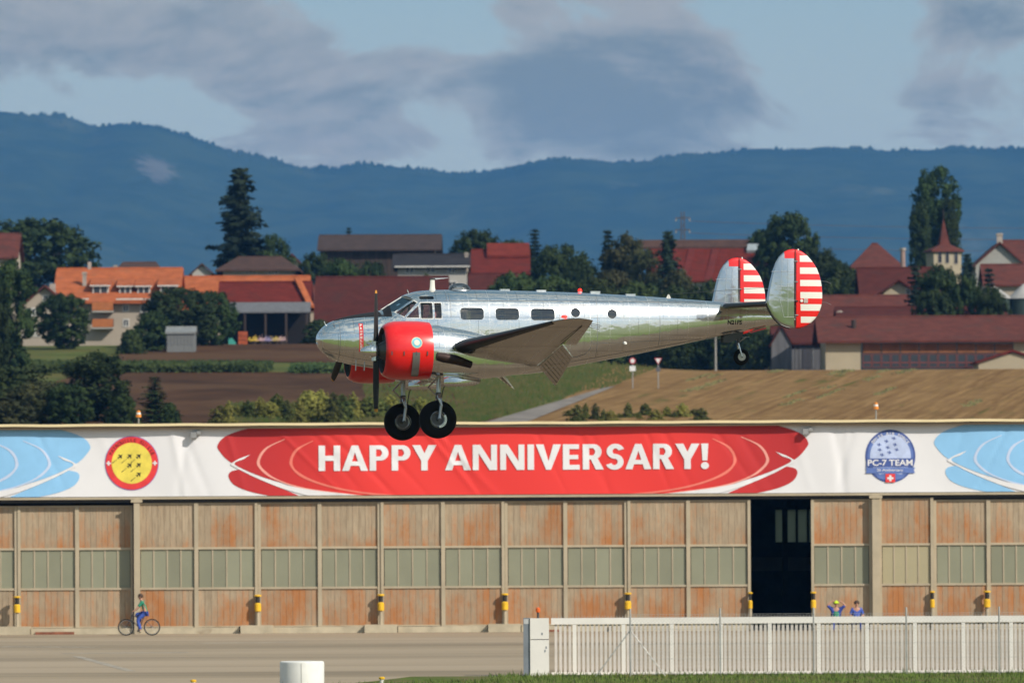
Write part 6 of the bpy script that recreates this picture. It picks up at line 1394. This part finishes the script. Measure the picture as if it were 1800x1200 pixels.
    for yy in (EY+.36, EY-.36):
        a, b, c, d = L(777, 655.5, -EY-.2), L(842, 667, -EY-.2), L(830, 678, -EY-.2), L(777, 679, -EY-.2); zz = L(777, 655.5, -EY-.2).z; sg = 1 if yy > EY else -1
        dr = [[V(a.x, yy-.10*sg, zz+.04), V(b.x, yy-.04*sg, b.z+.03)], [V(a.x, yy, zz-.05), V(b.x, yy+.0, b.z-.02)], [V(a.x, yy+.05*sg, (zz+d.z)/2-.03), V(b.x-.02, yy+.03*sg, (b.z+c.z)/2-.01)], [V(d.x, yy+.05*sg, d.z), V(c.x, yy+.04*sg, c.z)]]
        g = G(); v = [p for r_ in dr for p in r_]; g.add(v, [(2*k, 2*k+1, 2*k+3, 2*k+2) for k in range(3)]); o = g.build('gear_door', M_al, gear, 'all'); md = o.modifiers.new('t', 'SOLIDIFY'); md.thickness = .012; me = evaluated(o); o.modifiers.clear(); o.data = me
for s_ in (-1, 1): build_engine(s_)

# tail
FY = 2.43
FIN = [(1347.5, 532), (1350, 515), (1354, 495), (1358.5, 476), (1364, 461), (1370, 451), (1378, 443), (1386, 439), (1395, 437.7), (1403, 438.6), (1411, 442), (1419, 448), (1426, 455.7), (1432, 463.5), (1437, 472), (1441, 482), (1443.5, 492), (1445.5, 502), (1446.3, 512.5), (1446.5, 522), (1446, 531), (1444.5, 539), (1441.7, 547), (1438, 554.5), (1433, 561), (1427, 567), (1420.6, 571.3), (1413, 574.8), (1405, 577), (1397, 577), (1389, 576), (1382, 574), (1375, 571), (1368, 566), (1362, 560), (1357, 553), (1353, 545.5), (1349.5, 538.5)]
def build_tail():
    def LZ(a, b): p = L(a, b, -FY-.05); return Vector((p.x, 0, p.z))
    pts = [LZ(*p) for p in FIN]; hinge = LZ(1398.5, 510).x; cen = LZ(1398, 512)
    TH = .05
    def clipx(poly, x, keep_less):
        o = []
        for i in range(len(poly)):
            a, b = poly[i], poly[(i+1) % len(poly)]; ia = (a.x < x) == keep_less; ib = (b.x < x) == keep_less
            if ia: o.append(a)
            if ia != ib: t = (x-a.x)/(b.x-a.x); o.append(a.lerp(b, t))
        return o
    def clipz(poly, z, above):
        o = []
        for i in range(len(poly)):
            a, b = poly[i], poly[(i+1) % len(poly)]; ia = (a.z > z) == above; ib = (b.z > z) == above
            if ia: o.append(a)
            if ia != ib: t = (z-a.z)/(b.z-a.z); o.append(a.lerp(b, t))
        return o
    def slab(poly, c, th, y, edge=.5, mid=.90):
        """lens-like slab: knife edge outline, full thickness a little inside"""
        n = len(poly); R3 = []
        ins = lambda f: [c+(p-c)*f for p in poly]
        for yy, f in ((-th, mid), (-th*.62, .972), (0, 1.0), (th*.62, .972), (th, mid)): R3.append([(p.x, y+yy, p.z) for p in ins(f)])
        return G().loft(R3)
    # paint: red cap on the fin, white stripes on the red rudder
    FINM = metal('fin_aluminium', (.66, .69, .73), .14, False, .16, .28); t = NT(FINM.node_tree); co = t.N('ShaderNodeTexCoord').outputs['Object']; sx = t.N('ShaderNodeSeparateXYZ'); t.put(sx, 0, co)
    msk = t.math('MULTIPLY', t.math('GREATER_THAN', sx.outputs[0], LZ(1379, 450).x), t.math('GREATER_THAN', sx.outputs[2], LZ(1390, 454).z))
    rb = t.N('ShaderNodeBsdfPrincipled'); rb.inputs['Base Color'].default_value = (.78, .012, .014, 1); rb.inputs['Roughness'].default_value = .3; rb.inputs['Coat Weight'].default_value = .6
    mo = t.n['Material Output']; prev = mo.inputs[0].links[0].from_socket; ms = t.N('ShaderNodeMixShader'); t.put(ms, 0, msk); t.l.new(prev, ms.inputs[1]); t.l.new(rb.outputs[0], ms.inputs[2]); t.l.new(ms.outputs[0], mo.inputs[0])
    RUDM = bpy.data.materials.new('striped_rudder'); RUDM.use_nodes = True; t = NT(RUDM.node_tree); bb = t.n['Principled BSDF']; co = t.N('ShaderNodeTexCoord').outputs['Object']; sx = t.N('ShaderNodeSeparateXYZ'); t.put(sx, 0, co)
    rows = None
    for a_, b_ in ((449, 460.2), (470, 481.3), (492, 502.8), (513.2, 524.3), (534.5, 546), (556.3, 567.2)):
        r_ = t.math('MULTIPLY', t.math('LESS_THAN', sx.outputs[2], LZ(1420, a_).z), t.math('GREATER_THAN', sx.outputs[2], LZ(1420, b_).z)); rows = r_ if rows is None else t.math('ADD', rows, r_)
    st = t.math('MULTIPLY', rows, t.math('GREATER_THAN', t.math('ADD', sx.outputs[0], t.math('MULTIPLY', sx.outputs[2], .018)), LZ(1407, 510).x+LZ(1407, 510).z*.018))
    nz_ = t.noise(co, 6, 4); t.put(bb, 'Base Color', t.mix(st, t.mix(nz_, (.74, .010, .012), (.80, .014, .016)), t.mix(nz_, (.74, .72, .66), (.82, .80, .74)))); bb.inputs['Roughness'].default_value = .32; bb.inputs['Coat Weight'].default_value = .5
    for s in (-1, 1):
        y = s*FY; fin = empty('tail_fin', (0, 0, 0)); fin.parent = AP
        fp = clipx(pts, hinge-.008, True); rp = clipx(pts, hinge+.008, False)
        slab(fp, Vector((sum(p.x for p in fp)/len(fp)+.08, 0, cen.z)), TH, y).build('fin', FINM, fin, 30)
        slab(rp, Vector((hinge+.12, 0, cen.z)), TH*.8, y).build('rudder', RUDM, fin, 30)
        inn = lambda P_, f=.93: [cen+(p-cen)*f for p in P_]
        big = inn(pts, .955)
        zc_ = LZ(1398, 454).z
        for of in (-1, 1):
            yo = y+of*(TH+.003)
            for a in ((1363, 503, 1396, 503), (1375, 454, 1372, 530), (1372, 530, 1378, 557), (1378, 557, 1400, 557), (1352, 528, 1400, 528), (1357, 477, 1396, 477), (1385, 455, 1385, 557)):
                p, q = LZ(a[0], a[1]), LZ(a[2], a[3]); G().tube([(p.x, yo, p.z), (q.x, yo, q.z)], .004, 4).build('rivet_line', mat('rivet_light', (.8, .8, .8), .4, .8), fin)
            for px, py in ((1398, 459), (1398, 495), (1399, 553.5)): p = LZ(px, py); G().box(p.x-.03, p.x+.05, yo-.012, yo+.012, p.z-.01, p.z+.01).build('rudder_hinge', M_steel, fin)
            p = LZ(1399.5, 529); G().box(p.x-.03, p.x+.04, yo-.006, yo+.006, p.z-.012, p.z+.012).build('hinge_slot', M_blk, fin)
            p = LZ(1409, 528.5); G().lathe([(of*.0, .035), (of*.012, .03)], (p.x, yo, p.z), 'y', 12).build('trim_knob', M_wht, fin); p = LZ(1416.5, 528.5); G().box(p.x-.045, p.x+.045, yo-.004, yo+.008*of+.004, p.z-.045, p.z+.045).build('trim_plate', M_wht, fin)
        # thin black tube along the lower leading edge
        bo = [p for p in FIN[30:]+FIN[:1]]; G().tube([(LZ(*p).x, y, LZ(*p).z) for p in bo], .024, 8).build('edge_tube', M_boot, fin, True)
        for py in (494, 531): p = LZ(1445, py); G().tube([(p.x-.02, y, p.z), (p.x+.10, y, p.z-.005), (p.x+.2, y-.02, p.z-.05)], .004, 4).build('static_wick', M_steel, fin)
        p = LZ(1404, 439.5); G().lathe([(-.005, .02), (.03, .012)], (p.x, y, p.z), 'z', 8).build('tip_light', M_wht, fin)
    # tailplane
    a = L(1266, 537.5, -.3); b = L(1349, 534, -FY+.05); tp = []
    for yy in (-FY+.05, -.3, 0, .3, FY-.05):
        f = (abs(yy)-.3)/(FY-.35); f = max(f, 0); xl = a.x+(b.x-a.x)*f; zl = (a.z+b.z)/2; c = 1.62-(b.x-a.x)*f*1.15; up, lo = [], []
        for k in range(13): x = (1-math.cos(math.pi*k/12))/2; up.append((x, af(x, .115))); lo.append((x, -af(x, .115)))
        tp.append([(xl+c*u, yy, zl+c*v) for u, v in up[::-1]+lo[1:]])
    tpl = G().loft(tp).build('tailplane', M_wing, AP, 50)
    G().loft([[(x, yy*1.0, z) for x, yy, z in [(a.x+(b.x-a.x)*max((abs(yv)-.3)/(FY-.35), 0)+q*.1*1.0-.006, yv, (a.z+b.z)/2+math.copysign(af(q*.1, .115)*1.45, w)) for q, w in ((.6, 1), (.25, 1), (.06, 1), (0, 1), (.06, -1), (.25, -1), (.6, -1))]] for yv in (-FY+.1, -.42)], False, False).build('deicing_boot', M_boot, tpl, 'all')
    # tail cone trim and tail wheel
    ax = L(1303, 627, 0); tw = empty('tail_wheel', (ax.x, 0, ax.z)); tw.parent = AP; r = .172
    rings = []; n = 32
    for k in range(18): q = 2*math.pi*k/18; rings.append([(math.sin(2*math.pi*j/n)*(.115+math.cos(q)*.057), math.sin(q)*.06, math.cos(2*math.pi*j/n)*(.115+math.cos(q)*.057)) for j in range(n)])
    G().loft(rings+[rings[0]], False).build('tyre', M_rub, tw, 'all'); G().lathe([(-.062, .075), (-.05, .085), (.05, .085), (.062, .075)], (0, 0, 0), 'y', 20).build('rim', mat('rim_white', (.62, .60, .57), .5), tw); G().lathe([(-.075, .02), (.075, .02)], (0, 0, 0), 'y', 10).build('axle', M_blk, tw)
    t = L(1297, 603, 0)-ax; d = L(1284, 590, 0)-ax
    for sy in (-.075, .075): G().tube([(0, sy, 0), (t.x*.6, sy, t.z*.55), (t.x, sy*.6, t.z)], .016, 8).build('fork', M_al2, tw, True)
    G().tube([(t.x, 0, t.z-.05), (t.x+.02, 0, t.z+.22)], .035, 10).build('strut', M_dkst, tw)
    for q in (L(1312, 596, 0)-ax, d): G().tube([(t.x+.02, 0, t.z+.02), (q.x, 0, q.z+.05)], .014, 6).build('brace', M_steel, tw)
    for sy in (-1, 1):
        p = [L(px, py, 0)-ax for px, py in ((1270, 590), (1304, 583), (1302, 593), (1278, 603), (1268, 600))]; G().prism([(q.x, sy*.13, q.z) for q in p], (0, sy*.012, 0)).build('bay_door', M_dkst, tw)
    p = [L(px, py, -.1) for px, py in ((1318, 583), (1348, 575), (1348, 578), (1322, 585))]; G().prism([(q.x, -.05, q.z-.0) for q in p], (0, .10, 0)).build('tail_bumper', M_red, AP)
    cn = L(1352, 566, 0); G().lathe([(-.02, .05), (.12, .03), (.16, .005)], (XE-.08, 0, (F_top(XE)+F_bot(XE))/2), 'x', 12).build('tail_light', M_wht, AP, True)
build_tail()
# seats and instrument coaming inside the cockpit
def build_cockpit():
    for s in (-1, 1):
        c = L(768, 592, -.32); x, z = c.x, c.z
        g = G().box(x-.25, x+.22, s*.30-.2, s*.30+.2, z-.12, z).box(x+.16, x+.26, s*.30-.19, s*.30+.19, z+.001, z+.5); g.build('seat', mat('seat_leather', (.10, .05, .035), .7), AP)
    c = L(706, 556, 0); G().box(c.x-.12, c.x+.05, -.5, .5, c.z-.25, c.z).build('instrument_panel', M_blk, AP)
    for s in (-1, 1): c = L(727, 560, -.32); G().tube([(c.x-.1, s*.3, c.z-.12), (c.x, s*.3, c.z), (c.x+.02, s*.3-.1, c.z+.04)], .014, 6).build('control_yoke', M_blk, AP)
build_cockpit()
# ---------------------------------------------------------------- people and bicycle
SKIN = mat('skin', (.50, .27, .19), .6, var=.08, scale=6); HAIR = mat('hair_brown', (.06, .035, .022), .8)
def hand_chain(J, E, w, d, up, side):
    """palm and five bent fingers from wrist index w; d forward, up palm normal, side thumb side"""
    b = Vector(J[w][0]); d, up, side = (Vector(v).normalized() for v in (d, up, side)); J.append((b+d*.055, .030, .018)); p = len(J)-1; E.append((w, p))
    for k, (o, ln) in enumerate(((.032, .065), (.011, .075), (-.011, .070), (-.032, .055))):
        J.append((b+d*.095+side*o, .0095)); J.append((b+d*(.095+ln*.55)+side*o-up*.012, .009)); J.append((b+d*(.095+ln*.75)+side*o-up*.038, .008)); n = len(J); E += [(p, n-3), (n-3, n-2), (n-2, n-1)]
    J.append((b+d*.05+side*.045-up*.01, .011)); J.append((b+d*.085+side*.058-up*.03, .009)); n = len(J); E += [(p, n-2), (n-2, n-1)]
def person(name, label, pose, cloth, loc, rot=None, face=(0, -1, 0), cap=None, hair=HAIR, group=None):
    """pose: joint name -> co. One continuous body, clothes as children"""
    o = tag(empty(name, loc), label, 'person', group)
    if rot is not None: o.rotation_mode = 'QUATERNION'; o.rotation_quaternion = rot
    f = Vector(face).normalized(); J, E, I = [], [], {}
    rad = dict(pelvis=(.135, .10), belly=(.125, .09), chest=(.155, .105), neck=(.055,), jaw=(.062, .075), head=(.082, .098), crown=(.055, .065))
    sidev = f.cross(Vector((0, 0, 1)))
    def add(n, co, r): I[n] = len(J); J.append((Vector(co),)+tuple(r))
    for n in ('pelvis', 'belly', 'chest', 'neck', 'jaw', 'head', 'crown'): add(n, pose[n], rad[n])
    for a, b in (('pelvis', 'belly'), ('belly', 'chest'), ('chest', 'neck'), ('neck', 'jaw'), ('jaw', 'head'), ('head', 'crown')): E.append((I[a], I[b]))
    h = Vector(pose['head'])
    add('nose', h+f*.105-Vector((0, 0, .02)), (.014,)); E.append((I['head'], I['nose']))
    for s in 'lr':
        for n, r in (('sho', .062), ('elb', .046), ('wri', .031), ('hip', .088), ('knee', .062), ('ank', .042), ('toe', .036)): add(n+s, pose[n+s], (r,))
        for a, b in (('chest', 'sho'+s), ('sho'+s, 'elb'+s), ('elb'+s, 'wri'+s), ('pelvis', 'hip'+s), ('hip'+s, 'knee'+s), ('knee'+s, 'ank'+s), ('ank'+s, 'toe'+s)): E.append((I[a], I[b]))
        d = Vector(pose['wri'+s])-Vector(pose['elb'+s]); hand_chain(J, E, I['wri'+s], pose.get('hd'+s, d), pose.get('hu'+s, (0, 0, 1)), pose.get('hs'+s, (1 if s == 'l' else -1, 0, 0)))
    J = [(tuple(j[0]),)+tuple(j[1:]) for j in J]
    body = skin('body', J, E, SKIN, o, 0, 1)
    def garment(nm, m, names, edges, grow):
        jj = [(J[I[n]][0],)+tuple(r+grow for r in J[I[n]][1:]) for n in names]; ee = [(names.index(a), names.index(b)) for a, b in edges]; return skin(nm, jj, ee, m, o, 0, 1)
    sh = cloth['shirt']; garment('shirt', sh, ['belly', 'pelvis', 'chest', 'shol', 'shor', 'elbl', 'elbr'], [('belly', 'pelvis'), ('belly', 'chest'), ('chest', 'shol'), ('chest', 'shor'), ('shol', 'elbl'), ('shor', 'elbr')], .016)
    garment('trousers', cloth['trousers'], ['pelvis', 'hipl', 'hipr', 'kneel', 'kneer', 'ankl', 'ankr'], [('pelvis', 'hipl'), ('pelvis', 'hipr'), ('hipl', 'kneel'), ('hipr', 'kneer'), ('kneel', 'ankl'), ('kneer', 'ankr')], .020)
    if 'vest' in cloth: garment('vest', cloth['vest'], ['belly', 'pelvis', 'chest'], [('belly', 'pelvis'), ('belly', 'chest')], .045)
    for s in 'lr': 
        a, b = Vector(pose['ank'+s]), Vector(pose['toe'+s]); skin('shoe', [(tuple(a), .055), (tuple(b), .046)], [(0, 1)], mat('shoe_dark', (.03, .03, .03), .6), o)
    # hair or cap: shell over the upper back of the head
    g = G(); c = h+Vector((0, 0, .035))-f*.012; n = 16
    for i in range(7):
        a = math.pi/2*i/6
        for k in range(n):
            t = 2*math.pi*k/n; v = (f*math.cos(t)+sidev*math.sin(t))*math.cos(a)*.118+Vector((0, 0, 1))*math.sin(a)*.112
            if math.cos(t) < -.1 and i == 0: v.z -= .05
            g.v.append(tuple(c+v))
    g.f = [(i*n+k, i*n+(k+1) % n, (i+1)*n+(k+1) % n, (i+1)*n+k) for i in range(6) for k in range(n)]
    hh = g.build('cap' if cap else 'hair', cap or hair, o, 'all')
    if cap: p = c+f*.11; G().prism([p+sidev*.075, p+f*.085+sidev*.05, p+f*.085-sidev*.05, p-sidev*.075], (0, 0, .012)).build('peak', cap, hh)
    for s in (-1, 1):
        e = h+f*.088+sidev*.034*s+Vector((0, 0, .012)); g = G(); g.lathe([(-.008, .002), (-.004, .010), (.004, .010), (.008, .002)], tuple(e), 'z', 8); g.build('eye', mat('eye_dark', (.03, .02, .02), .3), o)
        e = h+sidev*.092*s; G().lathe([(-.03, .004), (-.012, .014), (.015, .016), (.03, .004)], tuple(e), 'z', 8).build('ear', SKIN, o, True)
    m_ = h+f*.092-Vector((0, 0, .058)); G().prism([m_+sidev*.024, m_+f*.006, m_-sidev*.024], (0, 0, .010)).build('mouth', mat('lips', (.36, .12, .10), .5), o)
    return o
V3 = lambda x, y, z: (x, y, z)
cb = mat('cloth_blue', (.05, .10, .42), .8, var=.2, scale=8); cgr = mat('cloth_green', (.02, .22, .13), .8, var=.2, scale=8); cdk = mat('cloth_navy', (.03, .06, .30), .8, var=.2, scale=8); cpk = mat('cloth_pink', (.55, .22, .22), .8, var=.15, scale=8); clb = mat('cloth_pale_blue', (.22, .33, .58), .8, var=.2, scale=8)
def build_bike():
    D = 299.0; bx = (242-900)*K*D; B = tag(empty('bicycle', (bx, D, .006)), 'dark bicycle ridden along the hangar plinth', 'bicycle'); fr = mat('bike_frame', (.03, .03, .04), .4); st = mat('bike_metal', (.4, .4, .4), .35, .8); rb = M_rub
    for x in (-.54, .54):
        W = empty('wheel', (x, 0, .345)); W.parent = B; n = 40; rings = []
        for k in range(10): q = 2*math.pi*k/10; rings.append([(math.sin(2*math.pi*j/n)*(.322+math.cos(q)*.022), math.sin(q)*.022, math.cos(2*math.pi*j/n)*(.322+math.cos(q)*.022)) for j in range(n)])
        G().loft(rings+[rings[0]], False).build('tyre', rb, W, 'all'); rings = [[(math.sin(2*math.pi*j/n)*r, y, math.cos(2*math.pi*j/n)*r) for j in range(n)] for y, r in ((-.012, .300), (.012, .300), (.012, .285), (-.012, .285), (-.012, .300))]; G().loft(rings, False).build('rim', st, W)
        g = G()
        for k in range(24): a = 2*math.pi*k/24; g.tube([(math.sin(a+.3)*.02, .02*(-1)**k, math.cos(a+.3)*.02), (math.sin(a)*.29, 0, math.cos(a)*.29)], .0022, 4)
        g.build('spokes', st, W); G().lathe([(-.05, .02), (.05, .02)], (0, 0, 0), 'y', 10).build('hub', st, W)
    bb, seat, hd, rear, front = (.04, 0, .30), (.22, 0, .84), (-.30, 0, .82), (.54, 0, .345), (-.54, 0, .345)
    hb = (-.34, 0, .68)
    for nm, a, b, r in (('seat_tube', bb, (.20, 0, .78), .018), ('top_tube', (.19, 0, .74), hd, .017), ('down_tube', bb, hb, .02), ('head_tube', (-.28, 0, .88), hb, .02), ('seat_post', (.20, 0, .78), seat, .013)): G().tube([a, b], r, 8).build(nm, fr, B)
    for sy in (-.05, .05): G().tube([bb, (.54, sy, .345)], .010, 6).build('chain_stay', fr, B); G().tube([(.19, 0, .75), (.54, sy, .345)], .009, 6).build('seat_stay', fr, B); G().tube([hb, (-.40, sy, .6), (-.54, sy, .345)], .013, 6).build('fork', fr, B)
    G().loft([[(.10, -.02, .85), (.10, .02, .85), (.10, .02, .87), (.10, -.02, .87)], [(.24, -.05, .84), (.24, .05, .84), (.24, .05, .88), (.24, -.05, .88)], [(.34, -.08, .85), (.34, .08, .85), (.34, .08, .89), (.34, -.08, .89)]]).build('saddle', M_blk, B)
    G().tube([(-.28, 0, .87), (-.27, 0, 1.0)], .015, 8).build('stem', st, B); G().tube([(-.22, -.29, 1.01), (-.28, -.12, 1.0), (-.28, .12, 1.0), (-.22, .29, 1.01)], .013, 8).build('handlebar', fr, B)
    G().lathe([(-.055, .09), (-.050, .09)], bb, 'y', 20).build('chainring', st, B)
    for sy, dz in ((-1, -.17), (1, .17)): c = G().tube([(bb[0], sy*.07, bb[2]), (bb[0], sy*.08, bb[2]+dz)], .010, 6).build('crank', st, B); G().box(bb[0]-.05, bb[0]+.05, sy*.13-.04, sy*.13+.04, bb[2]+dz-.012, bb[2]+dz+.012).build('pedal', M_blk, c)
    p = dict(pelvis=(.27, 0, .98), belly=(.25, 0, 1.12), chest=(.17, 0, 1.33), neck=(.10, 0, 1.46), jaw=(.07, 0, 1.53), head=(.06, 0, 1.60), crown=(.07, 0, 1.67))
    for s, y in (('l', -1), ('r', 1)):
        dn = y < 0
        p.update({'sho'+s: (.15, y*.17, 1.40), 'elb'+s: (-.02, y*.25, 1.18), 'wri'+s: (-.15, y*.26, 1.05), 'hip'+s: (.25, y*.09, .92), 'knee'+s: (-.06, y*.11, .64) if dn else (-.14, y*.11, .88), 'ank'+s: (.07, y*.13, .235) if dn else (.08, y*.13, .575), 'toe'+s: (-.08, y*.13, .175) if dn else (-.06, y*.13, .515),
                  'hd'+s: (-.8, 0, -.35), 'hu'+s: (-.3, 0, 1), 'hs'+s: (0, -y, 0)})
    person('person', 'cyclist in green shirt and blue trousers riding past the hangar doors', p, dict(shirt=cgr, trousers=cb), (bx, D, .006), face=(-1, 0, 0))
build_bike()
def seated(px, label, arms, cloth, cap=None, hair=HAIR):
    D = 297.2; x = (px-900)*K*D
    p = dict(pelvis=(0, .02, .50), belly=(0, .05, .66), chest=(0, .06, .88), neck=(0, .04, 1.03), jaw=(0, .02, 1.10), head=(0, .01, 1.17), crown=(0, .02, 1.24))
    for s, k in (('l', 1), ('r', -1)):
        p.update({'sho'+s: (k*.18, .05, .96), 'hip'+s: (k*.10, 0, .48), 'knee'+s: (k*.15, -.42, .49), 'ank'+s: (k*.15, -.46, .09), 'toe'+s: (k*.16, -.62, .05)})
        if arms == 'up': p.update({'elb'+s: (k*.38, -.02, 1.12), 'wri'+s: (k*.17, -.01, 1.29), 'hd'+s: (-k, 0, .1), 'hu'+s: (0, 0, 1), 'hs'+s: (0, -1, 0)})
        else: p.update({'elb'+s: (k*.27, .02, .70), 'wri'+s: (k*.16, -.24, .60), 'hd'+s: (-k*.3, -1, -.1), 'hu'+s: (0, 0, 1), 'hs'+s: (-k, 0, 0)})
    person('person', label, p, cloth, (x, D, .006), cap=cap, hair=hair)
    c = tag(empty('folding_chair', (x, D, .006)), 'folding chair under the '+('person with raised arms' if arms == 'up' else 'person in blue jacket'), 'chair', 'folding chairs before the hangar'); m = mat('chair_frame', (.06, .06, .07), .5)
    G().box(-.22, .22, -.22, .2, .375, .40).build('seat', m, c); G().box(-.22, .22, .20, .225, .55, .80).build('backrest', m, c)
    for sx in (-.21, .21): G().tube([(sx, -.2, 0), (sx, .2, .40), (sx, .21, .82)], .012, 6).build('leg', m, c); G().tube([(sx*.9, .24, 0), (sx*.9, -.18, .40)], .012, 6).build('leg', m, c)
seated(1467, 'seated person in green shirt and lime cap with hands on the head', 'up', dict(shirt=cdk, trousers=cdk, vest=cgr), cap=mat('lime_cap', (.55, .75, .03), .7))
seated(1503, 'seated person in blue jacket before the hangar opening', 'down', dict(shirt=cb, trousers=cdk))
# pilot in the near cockpit seat
def build_pilot():
    seat = L(768, 592, -.32); o = AO + (AM @ Vector((seat.x, -.30, seat.z)))
    p = dict(pelvis=(0, 0, .10), belly=(0, 0, .24), chest=(-.02, 0, .42), neck=(-.04, 0, .56), jaw=(-.06, 0, .615), head=(-.065, 0, .68), crown=(-.06, 0, .74))
    for s, k in (('l', -1), ('r', 1)): p.update({'sho'+s: (-.02, k*.155, .49), 'elb'+s: (-.18, k*.19, .30), 'wri'+s: (-.36, k*.11, .32), 'hip'+s: (-.03, k*.09, .09), 'knee'+s: (-.42, k*.12, .12), 'ank'+s: (-.62, k*.12, -.12), 'toe'+s: (-.74, k*.12, -.08), 'hd'+s: (-1, 0, .1), 'hu'+s: (0, k, 0), 'hs'+s: (0, 0, 1)})
    person('person', 'pilot in a pink shirt behind the cockpit side window', p, dict(shirt=cpk, trousers=cdk), o, AM.to_quaternion(), (-1, 0, 0))
build_pilot()
